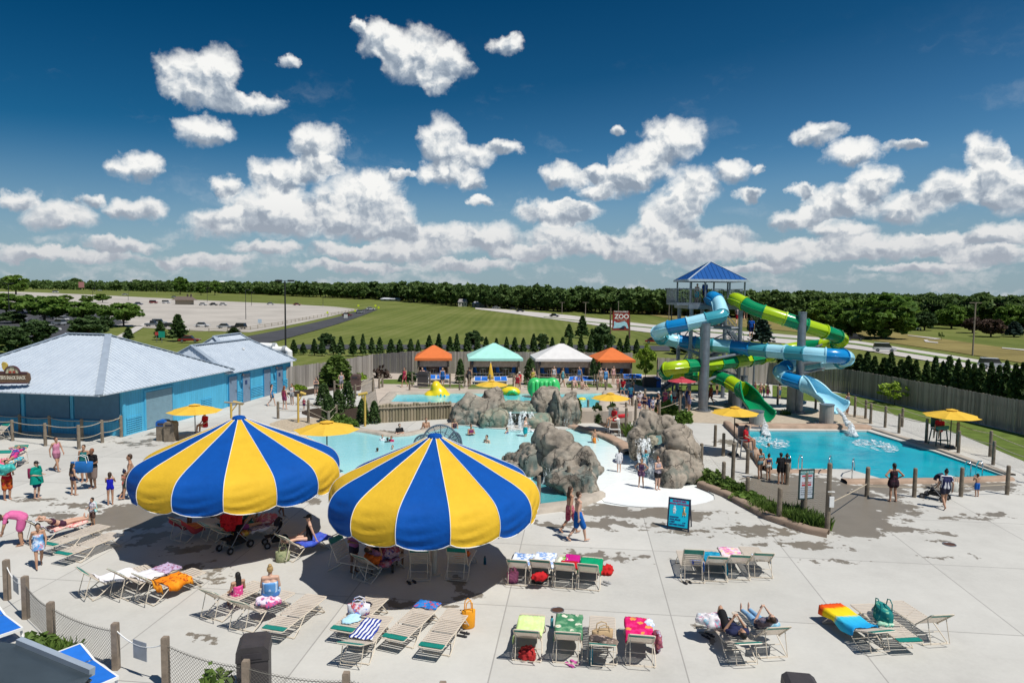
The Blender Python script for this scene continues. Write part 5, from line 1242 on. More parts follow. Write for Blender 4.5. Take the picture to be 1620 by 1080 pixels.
def pattern(name, kind, *cols):
 if name in _mats: return _mats[name]
 m, w, b = new_mat(name); p = w.node('ShaderNodeTexCoord').outputs['Object']; x, y, z = w.sep(p)
 if kind == 'stripe':
  a = R(cols[2]) if len(cols) > 2 else 0; u = w.math('ADD', w.math('MULTIPLY', x, math.cos(a)), w.math('MULTIPLY', y, math.sin(a))); f = w.math('LESS_THAN', w.math('PINGPONG', u, .05), .025); c = w.mix(f, cols[0], cols[1])
 elif kind == 'blot':
  n = w.noise(p, 3.5, 4, .6); n2 = w.noise(p, 8, 3, .6); c = w.mix(w.smooth(n, .47, .55), cols[0], cols[1]); c = w.mix(w.smooth(n2, .56, .62), c, cols[2])
 elif kind == 'flower':
  v = w.node('ShaderNodeTexVoronoi'); w.l.new(p, v.inputs['Vector']); v.inputs['Scale'].default_value = 4.2; n = w.noise(p, 9, 3)
  d = w.math('ADD', v.outputs['Distance'], w.math('MULTIPLY', w.math('SUBTRACT', n, .5), .45)); c = w.mix(w.smooth(w.noise(p, 5, 4), .45, .6), cols[0], cols[1]); c = w.mix(w.smooth(d, .34, .26), c, cols[2]); c = w.mix(w.smooth(d, .10, .05), c, (.7, .35, .05))
 elif kind == 'band':
  st = cols[0]; yy = w.math('MULTIPLY_ADD', y, .5, .5); c = w.ramp(w.math('ADD', yy, w.math('MULTIPLY', w.math('SUBTRACT', w.noise(p, 2.5, 4), .5), .10)), st)
 w.l.new(c, b.inputs['Base Color']); b.inputs['Roughness'].default_value = .9; b.inputs['Specular IOR Level'].default_value = .15
 bn = w.node('ShaderNodeBump'); bn.inputs['Strength'].default_value = .5; bn.inputs['Distance'].default_value = .02; w.l.new(w.noise(p, 7, 4), bn.inputs['Height']); w.l.new(bn.outputs[0], b.inputs['Normal'])
 _mats[name] = m; return m
def towel(L, u0, u1, mat, label, wl=.36, wr=.36, skew=0.0, hang=.16, lift=.032, name='towel'):
 key, c, rz = L; rng = random.Random(label); rows = []; n = max(6, int((u1 - u0) / .07)); ph = rng.uniform(0, 6)
 for i in range(n + 1):
  t = i / n; u = u0 + (u1 - u0) * t; row = []
  for j in range(-9, 10):
   s = j / 9; xx = (wr if s > 0 else -wl) * abs(s) + skew * (t - .5) + .015 * math.sin(9 * t + ph); y, z = on_lounger(key, u + .02 * math.sin(6 * s + ph), lift)
   over = abs(xx) - .325
   if over > 0: z -= min(hang, over * 2.4); xx = math.copysign(.325 + over * .35, xx)
   z += .010 * math.sin(17 * t + 5 * s + ph) + .008 * math.sin(23 * s + ph + 4 * t) + .02 * noise.noise(Vector((xx * 5, y * 5, ph)))
   row.append((xx, y, max(z, .02)))
  rows.append(row)
 m = MB(); m.grid(rows); me = evaluated(m.mesh(name, mat, True), [('SOLIDIFY', dict(thickness=.014, offset=1.0))]); o = link(name, me, None, c); o.rotation_euler = (0, 0, rz); return tag(o, label, 'towel')
def lump(c, size, mat, label, cat, name, seed=0, rz=0.0, vox=.035, amp=.25):
 rng = random.Random(seed + len(label)); m = MB()
 for _ in range(5): m.ell((rng.uniform(-.3, .3) * size[0], rng.uniform(-.3, .3) * size[1], size[2] * rng.uniform(.35, .6)), (size[0] * rng.uniform(.3, .5), size[1] * rng.uniform(.3, .5), size[2] * rng.uniform(.35, .5)), 12, 8)
 me = evaluated(m.mesh(name, mat), [('REMESH', dict(mode='VOXEL', voxel_size=vox))])
 nn = [v.normal.copy() for v in me.vertices]
 for v, n in zip(me.vertices, nn): v.co += n * min(size) * amp * noise.noise(v.co * (2.2 / max(size)) * 3 + Vector((seed, 0, 0)))
 me.materials.clear(); me.materials.append(mat); me.polygons.foreach_set('use_smooth', [True] * len(me.polygons)); o = link(name, me, None, c); o.rotation_euler = (0, 0, rz); return tag(o, label, cat)
def bag(c, size, mat, label, name='tote_bag', rz=0.0, strap=True, tilt=0.0, smat=None):
 t = thing(name, label, 'bag', c, rz); w, d, h = size; m = MB()
 rows = [m.ring(Vector((0, 0, z * h)), Vector((1, 0, 0)), Vector((0, 1, 0)), w / 2 * k, d / 2 * k2, 16) for z, k, k2 in ((0, .85, .8), (.08, 1, 1), (.6, 1.04, 1.0), (.97, 1.06, .72), (1, 1.03, .68))]
 m.skin_rings(rows, 16); m.build('body', mat, t, True)
 if strap:
  for s in (-1, 1): q = MB(); q.tube([(-w * .28, s * d * .3, h * .9), (-w * .22, s * d * .33, h * 1.45), (0, s * d * .34, h * 1.6), (w * .22, s * d * .33, h * 1.45), (w * .28, s * d * .3, h * .9)], .014, 5); q.build('strap', smat or mat, t)
 t.rotation_euler = (tilt, 0, rz); return t
def shoes(px, py, mat, label, rz=0.0, z=0.0):
 c = G(px, py, z); t = thing('pair_of_sandals', label, 'shoes', c, rz)
 for s in (-1, 1):
  m = MB(); m.cap((s * .08, -.1, .02), (s * .085, .1, .02), .045, .04, 8, .5); o = m.build('sandal', mat, t, True); q = MB(); q.tube([(s * .08 - .045, -.04, .02), (s * .08, -.06, .07), (s * .08 + .045, -.04, .02)], .012, 5); q.build('strap', mat, o)
 return t
def bottle(px, py, mat, label, h=.24, z=0.0):
 t = thing('water_bottle', label, 'bottle', G(px, py, z)); m = MB(); m.tube([(0, 0, 0), (0, 0, h * .75), (0, 0, h * .85), (0, 0, h * .88)], [.04, .04, .025, .022], 12); m.build('body', mat, t, True); m = MB(); m.cyl((0, 0, h * .88), (0, 0, h), .026); m.build('lid', darkmetal, t); return t
L = {}
def add(k, key, f, h, lab): L[k] = (lounger(key, f, h, lab)[1:]); L[k] = (key,) + L[k]
# front centre row of four
add('a1', 'up', (843, 972), (831, 1033), 'beige strap lounger under a pale lime towel, leftmost of the front row of four')
add('a2', 'up', (901, 975), (897, 1036), 'beige strap lounger under the green flowered towel')
add('a3', 'low', (953, 974), (953, 1040), 'beige strap lounger with a straw bag heaped on its head end')
add('a4', 'up', (1009, 980), (1015, 1040), 'beige strap lounger under the hot pink flowered towel')
# middle row of four
add('b1', 'up', (831, 873), (815, 917), 'beige strap lounger with pink bag below its raised back')
add('b2', 'up', (865, 874), (852, 915), 'beige strap lounger with a red bag hung behind its back')
add('b3', 'up', (902, 877), (890, 921), 'beige strap lounger carrying magenta, red and lime towels')
add('b4', 'up', (938, 880), (928, 923), 'beige strap lounger under the plain green towel')
# row of four on the right
add('c1', 'high', (1086, 873), (1099, 908), 'beige strap lounger with a blue towel bunched on its left side')
add('c2', 'up', (1119, 872), (1136, 906), 'beige strap lounger with the turquoise towel hung over it')
add('c3', 'up', (1152, 870), (1172, 903), 'beige strap lounger under the pink and white swirl towel')
add('c4', 'up', (1186, 868), (1208, 899), 'beige strap lounger with a pale blue towel at its raised head')
# couple
add('d1', 'low', (1136, 978), (1180, 1030), 'beige strap lounger on which the man in black shorts lies')
add('d2', 'up', (1182, 974), (1228, 1020), 'beige strap lounger on which the person in jeans lies')
# right front
add('e1', 'low', (1322, 964), (1388, 1010), 'beige strap lounger under the rainbow tie-dye towel')
add('e2', 'flat', (1362, 955), (1440, 1014), 'flat beige strap lounger carrying the teal beach bag')
add('e3', 'up', (1419, 956), (1487, 1001), 'empty beige strap lounger with raised back at the far right of the deck')
# left front
add('f1', 'low', (601, 978), (556, 1032), 'beige strap lounger under the navy and white striped towel')
add('f2', 'flat', (600, 942), (541, 996), 'flat beige strap lounger half in shade with a white bag on it')
add('f3', 'flat', (681, 955), (624, 1008), 'flat beige strap lounger with blue towel at its shaded foot')
add('f4', 'flat', (726, 965), (683, 1021), 'empty flat beige strap lounger beside the orange backpack')
add('f5', 'flat', (500, 942), (434, 994), 'empty flat beige strap lounger right of the two seated bathers')
add('f6', 'up', (447, 938), (374, 980), 'beige strap lounger on which the woman in the blue striped wrap sits')
add('f7', 'up', (402, 927), (333, 960), 'beige strap lounger with raised back left of the two seated bathers')
# far left
add('g1', 'up', (306, 905), (222, 937), 'beige strap lounger under the orange patterned towel')
add('g2', 'up', (272, 897), (178, 931), 'beige strap lounger with white and lilac towels beside the orange one')
add('g3', 'up', (228, 900), (128, 928), 'beige strap lounger under a white towel, leftmost of three')
add('g4', 'flat', (194, 840), (88, 880), 'empty flat beige strap lounger in front of the sunbathing woman')
add('g5', 'flat', (172, 828), (68, 864), 'flat beige strap lounger behind the empty one on the left')
add('g6', 'up', (140, 822), (34, 850), 'beige strap lounger on which the woman sunbathes')
add('g7', 'up', (4, 735), (40, 717), 'beige strap lounger with green raised back near the rope fence')
add('g8', 'up', (-30, 745), (14, 726), 'beige strap lounger with a bright beach towel at the left edge')
add('g9', 'up', (-30, 690), (4, 684), 'lounger with green back by the fence posts at the left edge')
# under the striped umbrellas
add('h1', 'up', (505, 850), (452, 868), 'beige strap lounger in shade under the bather in the black swimsuit')
add('h2', 'low', (420, 830), (350, 850), 'beige strap lounger in the shade behind the red stroller')
add('h3', 'up', (330, 825), (290, 838), 'beige strap lounger at the shaded left side hung with striped towels')
add('h4', 'low', (400, 822), (325, 840), 'beige strap lounger with teal towels deep in the umbrella shade')
add('i1', 'high', (580, 890), (533, 880), 'beige strap lounger with raised back at the left edge of the near umbrella shade')
add('i2', 'high', (672, 870), (661, 905), 'beige strap lounger with raised back left of the near umbrella pole')
add('i3', 'high', (738, 870), (718, 905), 'beige strap lounger with orange float right of the near umbrella pole')
add('i4', 'up', (620, 880), (575, 900), 'beige strap lounger beside the black stroller in the near shade')
# towels
towel(L['a1'], .22, 1.5, pattern('lime_towel', 'blot', (.60, .78, .30), (.66, .82, .36), (.62, .80, .38)), 'pale lime towel on the leftmost lounger of the front row', .33, .40, hang=.3)
towel(L['a2'], .04, 1.35, pattern('flower_towel', 'flower', (.05, .20, .10), (.16, .33, .19), (.68, .68, .55)), 'green towel with white flowers on a lounger', .34, .35, hang=.2)
towel(L['a4'], .10, 1.42, pattern('pink_towel', 'flower', (.62, .01, .12), (.75, .03, .20), (.72, .30, .08)), 'hot pink towel with orange flowers', .34, .34, hang=.25)
towel(L['b1'], .18, 1.25, pattern('blue_white_towel', 'blot', (.66, .72, .80), (.14, .28, .60), (.75, .78, .82)), 'blue and white towel on the lounger with the pink bag', .30, .36, .1)
towel(L['b2'], .12, 1.3, pattern('blue_white_towel2', 'blot', (.70, .74, .80), (.22, .36, .66), (.80, .82, .85)), 'white and light blue towel on the second lounger of the middle row', .34, .38)
towel(L['b3'], .06, .95, cloth((.50, .01, .22)), 'magenta towel on the third lounger of the middle row', .34, .10); towel(L['b3'], .65, 1.15, cloth((.45, .01, .015)), 'red towel bunched on the magenta one', .36, .18, lift=.06); towel(L['b3'], .3, 1.25, pattern('lime_print', 'blot', (.70, .74, .62), (.18, .42, .04), (.75, .75, .6)), 'white and lime print towel beside the magenta one', -.10, .36)
towel(L['b4'], .22, 1.3, cloth((.0, .30, .13)), 'plain green towel on the last lounger of the middle row', .36, .36, hang=.28)
towel(L['c1'], .8, 1.5, pattern('royal_print', 'blot', (.02, .07, .40), (.05, .18, .62), (.3, .4, .7)), 'royal blue towel draped on the first lounger of the right row', .40, -.05, hang=.3)
towel(L['c2'], .3, 1.5, pattern('turquoise_print', 'blot', (.01, .24, .40), (.02, .32, .50), (.0, .18, .32)), 'turquoise towel draped between two loungers of the right row', .48, .25, hang=.35)
towel(L['c3'], .05, 1.2, pattern('pink_swirl', 'blot', (.75, .62, .68), (.68, .22, .45), (.75, .60, .30)), 'pink and white swirl towel on a lounger', .33, .33)
towel(L['c4'], .75, 1.4, pattern('pale_blue_towel', 'blot', (.62, .72, .80), (.45, .58, .72), (.7, .75, .8)), 'pale blue towel at the end of the right row', .36, .1)
towel(L['e1'], .02, 1.35, pattern('tiedye', 'band', [(0.0, (.72, .06, .01)), (.10, (.75, .10, .01)), (.14, (.80, .55, .01)), (.33, (.80, .62, .02)), (.38, (.05, .50, .68)), (.58, (.02, .36, .66)), (.80, (.0, .14, .55)), (1.0, (.0, .05, .35))]), 'tie-dye towel banded red, yellow and blue', .40, .40, hang=.3)
towel(L['f1'], .30, 1.30, pattern('navy_stripe', 'stripe', (.72, .74, .76), (.02, .045, .30)), 'navy and white striped towel', .20, .38, -.15)
towel(L['f3'], .02, .42, pattern('blue_splash', 'blot', (.02, .15, .50), (.03, .22, .60), (.45, .08, .12)), 'blue patterned towel at the foot of a flat lounger', .30, .34)
towel(L['g1'], .48, 1.2, pattern('orange_print', 'blot', (.75, .22, .01), (.80, .30, .02), (.42, .07, .01)), 'bright orange patterned towel over a lounger seat', .40, .40, hang=.25); towel(L['g1'], 1.4, 1.75, pattern('orange_dark', 'blot', (.55, .16, .01), (.70, .28, .02), (.2, .05, .01)), 'dark orange towel hung on the raised back beside the orange one', .42, -.05, hang=.25)
towel(L['g2'], .05, .6, pattern('lilac_print', 'blot', (.42, .34, .50), (.50, .40, .56), (.3, .12, .2)), 'lilac towel at the edge of the umbrella shade', .33, .33); towel(L['g2'], .6, 1.2, cloth((.70, .69, .72)), 'white towel below the lilac towel', .34, .34)
towel(L['g3'], .45, 1.5, cloth((.74, .73, .76)), 'white towel on the leftmost of three loungers', .34, .36)
towel(L['g6'], .1, 1.2, pattern('salmon_towel', 'blot', (.70, .45, .40), (.75, .55, .48), (.6, .15, .15)), 'salmon towel under the sunbathing woman', .34, .34); towel(L['g6'], 1.25, 1.95, pattern('white_black_bag', 'blot', (.75, .74, .78), (.05, .05, .08), (.6, .5, .7)), 'white and black towel over the lounger back by the bending woman', .34, .34)
towel(L['g7'], .1, 1.15, pattern('beach_bright', 'blot', (.05, .40, .50), (.70, .70, .65), (.75, .35, .02)), 'turquoise and yellow beach towel near the rope fence', .38, .36)
towel(L['g8'], .2, 1.5, pattern('pink_beach', 'blot', (.70, .10, .20), (.75, .35, .40), (.6, .6, .7)), 'pink beach towel at the left edge', .38, .36)
towel(L['h1'], .1, 1.2, pattern('violet_blue', 'blot', (.04, .08, .45), (.06, .12, .55), (.10, .10, .5)), 'deep blue towel under the bather in black', .36, .38)
towel(L['h3'], .9, 1.95, pattern('stripe_red', 'stripe', (.55, .08, .10), (.68, .30, .06)), 'red and orange striped towel hung in the shade', .40, .40, hang=.3)
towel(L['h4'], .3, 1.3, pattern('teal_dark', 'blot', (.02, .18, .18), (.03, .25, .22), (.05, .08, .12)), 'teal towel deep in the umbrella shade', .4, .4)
towel(L['h2'], .2, .9, pattern('zebra', 'stripe', (.65, .62, .65), (.10, .05, .20)), 'purple and white zebra towel in the shade', .36, .36); towel(L['h2'], 1.0, 1.6, pattern('yellow_red', 'blot', (.65, .45, .08), (.45, .05, .05), (.6, .5, .4)), 'yellow and red towel in the shade', .36, .36)
towel(L['i4'], .4, 1.2, pattern('shade_floral', 'blot', (.40, .10, .15), (.45, .30, .35), (.1, .1, .3)), 'pink floral towel beside the black stroller', .36, .36)
# bags, shoes, bottles
P = lambda k, u, x=0: (Matrix.Rotation(L[k][2], 3, 'Z') @ Vector((x, -1 + u, 0))) + L[k][1]
def onL(k, u, x=0.0, dz=0.0): v = P(k, u, x); v.z = on_lounger(L[k][0], u, 0)[1] + dz; return v
bag(onL('f2', 1.15), (.55, .28, .26), pattern('tote_print', 'blot', (.72, .72, .76), (.55, .08, .10), (.15, .25, .6)), 'white tote bag with red and blue print on a flat lounger', rz=L['f2'][2] + .3)
lump(onL('f2', 1.45), (.5, .32, .10), cloth((.42, .66, .80)), 'light blue cloth beside the white tote bag', 'cloth', 'crumpled_cloth', 2, .4)
lump(onL('f2', .75), (.26, .24, .14), cloth((.015, .015, .03)), 'navy cap on the flat lounger with the tote bag', 'cap', 'sun_cap', 3)
t = bag(G(741, 992), (.34, .24, .46), M('orange_nylon', (.78, .32, .01), .6, 0, .1), 'orange backpack standing beside the empty flat lounger', 'backpack', .3, True); bottle(733, 993, M('clear_plastic', (.55, .62, .66), .15), 'clear bottle beside the orange backpack')
shoes(733, 1004, darkmetal, 'black sandals beside the orange backpack', 1.2)
bag(onL('a3', 1.25), (.5, .26, .26), M('straw', (.45, .32, .18), .9, 0, .2, 9), 'straw and white bag on the third lounger of the front row', rz=.2); lump(onL('a3', 1.62), (.55, .45, .12), pattern('dark_print', 'blot', (.06, .05, .05), (.20, .15, .12), (.45, .35, .3)), 'dark patterned cloth behind the straw bag', 'cloth', 'crumpled_cloth', 5)
bottle(935, 1052, M('teal_flask', (.0, .16, .24), .3, .3), 'tall teal flask under the straw bag lounger', .46)
lump(onL('a4', .3, -.24), (.22, .32, .07), pattern('paper', 'blot', (.66, .72, .85), (.4, .5, .8), (.8, .8, .8)), 'pale blue magazine on the pink flowered towel', 'magazine', 'magazine', 7)
lump(G(1039, 1032, 0), (.18, .22, .55), pattern('multi_bag', 'blot', (.30, .08, .12), (.5, .55, .7), (.6, .2, .2)), 'multicolour towel hanging by the pink towel lounger', 'towel', 'hanging_towel', 8)
shoes(905, 1050, cloth((.55, .10, .35)), 'pink sandals behind the green flowered lounger', .7); shoes(958, 923, M('grey_sandal', (.3, .3, .3)), 'grey patterned sandals behind the green towel lounger', .9); lump(G(958, 907), (.4, .3, .28), cloth((.50, .015, .015)), 'red towel dropped on the deck beside the green towel lounger', 'towel', 'dropped_towel', 9)
bottle(873, 992, M('aqua_bottle', (.10, .40, .48), .3), 'aqua bottle between the lime and the flowered loungers', .3); bag(G(811, 920), (.34, .26, .30), M('pink_weave', (.50, .14, .26), .8, 0, .2, 9), 'pink woven bag under the first lounger of the middle row', rz=.3)
lump(P('b2', 1.75) + Vector((0, -.1, .28)), (.42, .22, .22), cloth((.48, .015, .02)), 'red bag hanging behind the second lounger of the middle row', 'bag', 'hanging_bag', 10); lump(P('b2', 1.4) + Vector((0, 0, .0)), (.4, .35, .28), black_pl, 'black bag under the second lounger of the middle row', 'bag', 'black_bag', 11)
lump(P('a1', 1.5) + Vector((0, 0, 0)), (.34, .3, .3), cloth((.40, .03, .03)), 'red bag under the pale lime towel lounger', 'bag', 'red_bag', 12)
shoes(1086, 921, darkmetal, 'black shoes behind the first lounger of the right row', .4)
bag(onL('e2', .95), (.72, .42, .34), pattern('tropic', 'blot', (.01, .16, .16), (.02, .24, .22), (.20, .45, .30)), 'large teal tropical beach bag on the flat right lounger', rz=L['e2'][2] + 1.3); lump(onL('e2', .72), (.3, .24, .22), cloth((.68, .66, .70)), 'white cloth beside the teal beach bag', 'cloth', 'crumpled_cloth', 13); lump(onL('e2', 1.25, .2), (.45, .2, .12), pattern('mint_print', 'blot', (.30, .55, .40), (.5, .65, .5), (.1, .4, .3)), 'mint print cloth in front of the teal beach bag', 'cloth', 'crumpled_cloth', 14)
lump(onL('d1', .55, .3), (.8, .5, .3), pattern('laundry', 'blot', (.70, .68, .70), (.55, .25, .35), (.25, .45, .55)), 'heap of white and pink towels between the two lying people', 'towels', 'towel_heap', 15); lump(onL('d2', .85, -.25), (.6, .3, .2), pattern('blue_heap', 'blot', (.03, .12, .35), (.2, .45, .6), (.6, .6, .6)), 'blue towel between the two lying people', 'towel', 'towel_heap', 16); shoes(1120, 1006, darkmetal, 'black shoes left of the lying man', .6)
bag(P('h1', 1.75), (.42, .3, .34), pattern('green_bag', 'blot', (.30, .32, .18), (.4, .4, .25), (.15, .2, .1)), 'khaki bag behind the bather in black', rz=.4)
lump(onL('i3', .8), (.4, .34, .2), M('orange_float', (.70, .12, .01), .4), 'orange inflatable float on a shaded lounger', 'float', 'float', 17); bottle(767, 892, M('dark_teal', (.0, .10, .14), .4), 'dark teal bottle standing alone in the near shade', .26); shoes(651, 921, darkmetal, 'black sandals left of the near umbrella pole', .5)
lump(P('i4', 1.2) + Vector((0, 0, .4)), (.42, .36, .32), M('orange_bag', (.65, .13, .01), .7), 'orange bag beside the black stroller in the near shade', 'bag', 'orange_bag', 18); lump(P('i4', .6) + Vector((0, 0, .4)), (.55, .5, .4), pattern('floral_heap', 'blot', (.35, .08, .12), (.5, .35, .4), (.1, .1, .3)), 'heap of floral clothes in the near shade', 'clothes', 'clothes_heap', 19)
lump(onL('f6', .95, -.2), (.55, .4, .22), pattern('pink_bag', 'blot', (.70, .60, .68), (.55, .10, .25), (.1, .12, .3)), 'white and pink bag between the seated girl and woman', 'bag', 'beach_bag', 20)
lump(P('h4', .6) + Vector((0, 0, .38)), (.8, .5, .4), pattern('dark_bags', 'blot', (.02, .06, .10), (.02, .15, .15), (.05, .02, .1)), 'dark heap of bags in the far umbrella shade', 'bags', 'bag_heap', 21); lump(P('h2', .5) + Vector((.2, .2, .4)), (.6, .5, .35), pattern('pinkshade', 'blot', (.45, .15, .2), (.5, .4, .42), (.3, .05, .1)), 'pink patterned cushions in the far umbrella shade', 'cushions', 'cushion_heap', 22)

# ------------------------------------------------------------------ white loungers with blue slings
def make_blue(back):
 t = thing('pool_lounger', 'x', 'lounger', (0, 0, 0), 0, 'white loungers with blue slings'); a = R(back); hy = .25; bk = lambda s: Vector((0, hy + s * math.cos(a), .36 + s * math.sin(a)))
 m = MB()
 for s in (-1, 1): m.bar((s * .33, -1, .34), (s * .33, hy + .5, .34), .05, .07); m.bar((s * .33, hy, .36), bk(.72) + Vector((s * .33, 0, 0)), .05, .05)
 m.bar((-.33, -1, .34), (.33, -1, .34), .05, .07); m.bar(bk(.72) - Vector((.33, 0, 0)), bk(.72) + Vector((.33, 0, 0)), .05, .05); m.build('frame', white_p, t)
 for s in (-1, 1):
  for y in (-.85, .6): q = MB(); q.bar((s * .33, y, .34), (s * .35, y + (.1 if y > 0 else -.1), 0), .05, .07); q.build('leg', white_p, t)
 m = MB(); m.box((0, -.38, .375), (.60, 1.2, .012)); m.build('seat_sling', blue_sling, t); m = MB(); m.box(bk(.36) + Vector((0, 0, .02)), (.60, .70, .012), mat=Matrix.Rotation(a, 3, 'X')); m.build('back_sling', blue_sling, t); return t
BP = make_blue(14); BP.scale = (.86, .9, .9); _lk = index_children(); _bu = []
def blue(px, py, rz, label, z=TZ):
 c = G(px, py, z)
 if not _bu: BP.location = c; BP.rotation_euler = (0, 0, rz); BP['label'] = label; _bu.append(1); return BP
 return copy_tree(BP, c, rz, label, None, _lk)
for k, px in enumerate((684, 696, 706)): blue(px, 603, .1, ('leftmost', 'middle', 'rightmost')[k] + ' blue lounger in front of the left orange cabana')
for k, px in enumerate((756, 766, 787, 797)): blue(px, 606, .05, ('first', 'second', 'third', 'fourth')[k] + ' blue lounger from the left in front of the mint cabana')
for k, px in enumerate((905, 914, 923, 932, 941)): blue(px, 606, -.15, ('first', 'second', 'third', 'fourth', 'fifth')[k] + ' blue lounger from the left in front of the pale grey cabana')
for k, px in enumerate((990, 1000, 1010)): blue(px, 602, -.2, ('left', 'middle', 'right')[k] + ' blue lounger beside the young maple by the right orange cabana')
for px, py, rz, lab in ((134, 1080, .95, 'blue lounger with white frame behind the grey roof corner'), (-8, 1003, .95, 'blue lounger with white frame at the left picture edge')): blue(px, py, rz, lab, 0)

# cabana furniture
def cafe_set(cab, label):
 t0, o, W = cab
 for k, x in enumerate((-.55, .55) if W > 4 else (0.0,)):
  rot = Matrix.Rotation(t0.rotation_euler[2], 3, 'Z'); c = o + rot @ Vector((x * W * .42, 1.3, 0)); t = thing('cabana_table', ('left ' if x < 0 else 'right ' if x > 0 else '') + 'round white table inside the ' + label, 'table', c, 0)
  m = MB(); m.cyl((0, 0, .70), (0, 0, .74), .42, n=20); m.build('tabletop', white_p, t); m = MB(); m.cyl((0, 0, 0), (0, 0, .7), .04); m.build('leg', white_p, t)
  for j, a in enumerate((-2.4, -.7)):
   d = Vector((math.cos(a), math.sin(a), 0)) * .75; ch = thing('cabana_chair', ('left ' if j == 0 else 'right ') + 'blue sling chair at the ' + ('left ' if x < 0 else 'right ' if x > 0 else '') + 'table of the ' + label, 'chair', c + d, a + math.pi / 2, 'blue sling chairs in the cabanas')
   m = MB(); m.box((0, 0, .42), (.46, .46, .03)); m.build('seat', blue_sling, ch); m = MB(); m.box((0, -.25, .72), (.46, .03, .55), mat=Matrix.Rotation(.15, 3, 'X')); m.build('backrest', blue_sling, ch)
   for sx in (-1, 1):
    for sy in (-1, 1): m = MB(); m.cyl((sx * .22, sy * .22, 0), (sx * .22, sy * .22, .66 if sy > 0 else .42), .018, n=6); m.build('leg', white_p, ch)
for cb, lb in zip(cabs, ('left orange cabana', 'mint cabana', 'pale grey cabana', 'right orange cabana')): cafe_set(cb, lb)

# ------------------------------------------------------------------ bins, boxes, strollers
def bin_(px, py, h, w, label, m=black_pl, lid=None, z=0.0, rz=0.0):
 t = thing('waste_bin', label, 'bin', G(px, py, z), rz); b = MB(); b.box((0, 0, h * .38), (w, w, h * .76)); b.build('body', m, t)
 b = MB(); k = w / 2
 out = [(-k * 1.06, h * .74), (k * 1.06, h * .74), (k * 1.02, h * .92), (k * .72, h), (-k * .72, h), (-k * 1.02, h * .92)]
 b.prism([(x, -k * 1.06, z_) for x, z_ in out], (0, w * 1.06, 0)); hd = b.build('hood', lid or m, t); b = MB(); b.box((0, -k * 1.075, h * .84), (w * .62, .02, h * .1)); b.build('flap', M('bin_flap', (.045, .04, .045), .5), hd); return t
grey_bin = M('brown_grey_plastic', (.050, .044, .046), .55, 0, .15, 4, .2)
bin_(403, 1098, 1.20, .62, 'large dark waste bin behind the netting in the foreground', grey_bin, None, 0, .25); bin_(1266, 1146, .90, .62, 'dark waste bin cut off by the bottom picture edge', grey_bin, None, 0, -.15)
bin_(669, 612, 1.3, .8, 'dark waste bin in front of the left orange cabana', grey_bin, None, TZ); bin_(563, 617, 1.3, .7, 'brown box bin by the evergreen shrubs', M('brown_plastic', (.10, .06, .05), .6), None, .4)
blue_pl = M('blue_plastic', (.005, .10, .42), .4)
for px, lab, mm in ((1024, 'left of two dark bins near the young maple', grey_bin), (1030, 'right of two dark bins near the young maple', grey_bin), (1037, 'blue recycling bin near the young maple', blue_pl)): bin_(px, 620, 1.25, .72, lab, mm, None, .35)
bin_(259, 696, 1.15, .55, 'wooden bin with blue recycling lid beside the snack building', wood, blue_pl); bin_(271, 697, 1.1, .55, 'brown wooden bin beside the blue lidded one', wood)
def stroller(px, py, rz, hood, label, big=1.0):
 t = thing('stroller', label, 'stroller', G(px, py), rz); s = big
 for x in (-1, 1):
  for y, r in ((-.36, .13), (.38, .11)): m = MB(); m.cyl((x * .26 * s - .03, y * s, r), (x * .26 * s + .03, y * s, r), r, n=16); w_ = m.build('wheel', black_pl, t); q = MB(); q.cyl((x * .26 * s - .035, y * s, r), (x * .26 * s + .035, y * s, r), r * .5, n=10); q.build('hub', M('grey_hub', (.25, .25, .26), .4), w_)
 m = MB()
 for x in (-1, 1): m.tube([(x * .24 * s, .38 * s, .12), (x * .23 * s, .05 * s, .55 * s), (x * .22 * s, -.45 * s, 1.02 * s)], .014, 6); m.tube([(x * .24 * s, -.36 * s, .14), (x * .23 * s, .1 * s, .62 * s)], .014, 6)
 m.tube([(-.22 * s, -.45 * s, 1.02 * s), (.22 * s, -.45 * s, 1.02 * s)], .018, 6); m.build('frame', M('grey_tube', (.28, .28, .29), .4, .4), t)
 m = MB(); m.grid([[(x * .2 * s, y * s, z * s) for x in (-1, -.5, 0, .5, 1)] for y, z in ((.42, .40), (.22, .42), (.05, .40), (-.12, .62), (-.22, .92))]); m.build('seat', cloth((.02, .02, .025)), t, True)
 m = MB(); m.grid([[(.22 * s * math.sin(b), (-.14 + .26 * math.cos(a) * math.cos(b) * .9) * s, (.78 + .30 * math.sin(a)) * s) for b in [-1.4 + .35 * j for j in range(9)]] for a in [.1 + .28 * i for i in range(8)]]); m.build('hood', hood, t, True)
 m = MB(); m.box((0, -.05 * s, .26 * s), (.36 * s, .45 * s, .16 * s)); m.build('basket', cloth((.03, .03, .03)), t); return t
stroller(372, 868, R(150), cloth((.50, .015, .02)), 'black stroller with a red blanket over its hood in the far shade', 1.05); stroller(437, 862, R(120), cloth((.02, .02, .03)), 'black folded stroller right of the red one in the far shade', .85); stroller(603, 898, R(15), cloth((.015, .015, .018)), 'large black stroller in the near umbrella shade', 1.2); stroller(1479, 789, R(40), cloth((.03, .03, .06)), 'dark stroller pushed by the woman in the striped shirt', 1.05)
lump(PX(362, 838, G(372, 868).y), (.45, .4, .65), cloth((.45, .012, .02)), 'red blanket hanging from the stroller in the far shade', 'blanket', 'hanging_blanket', 30)

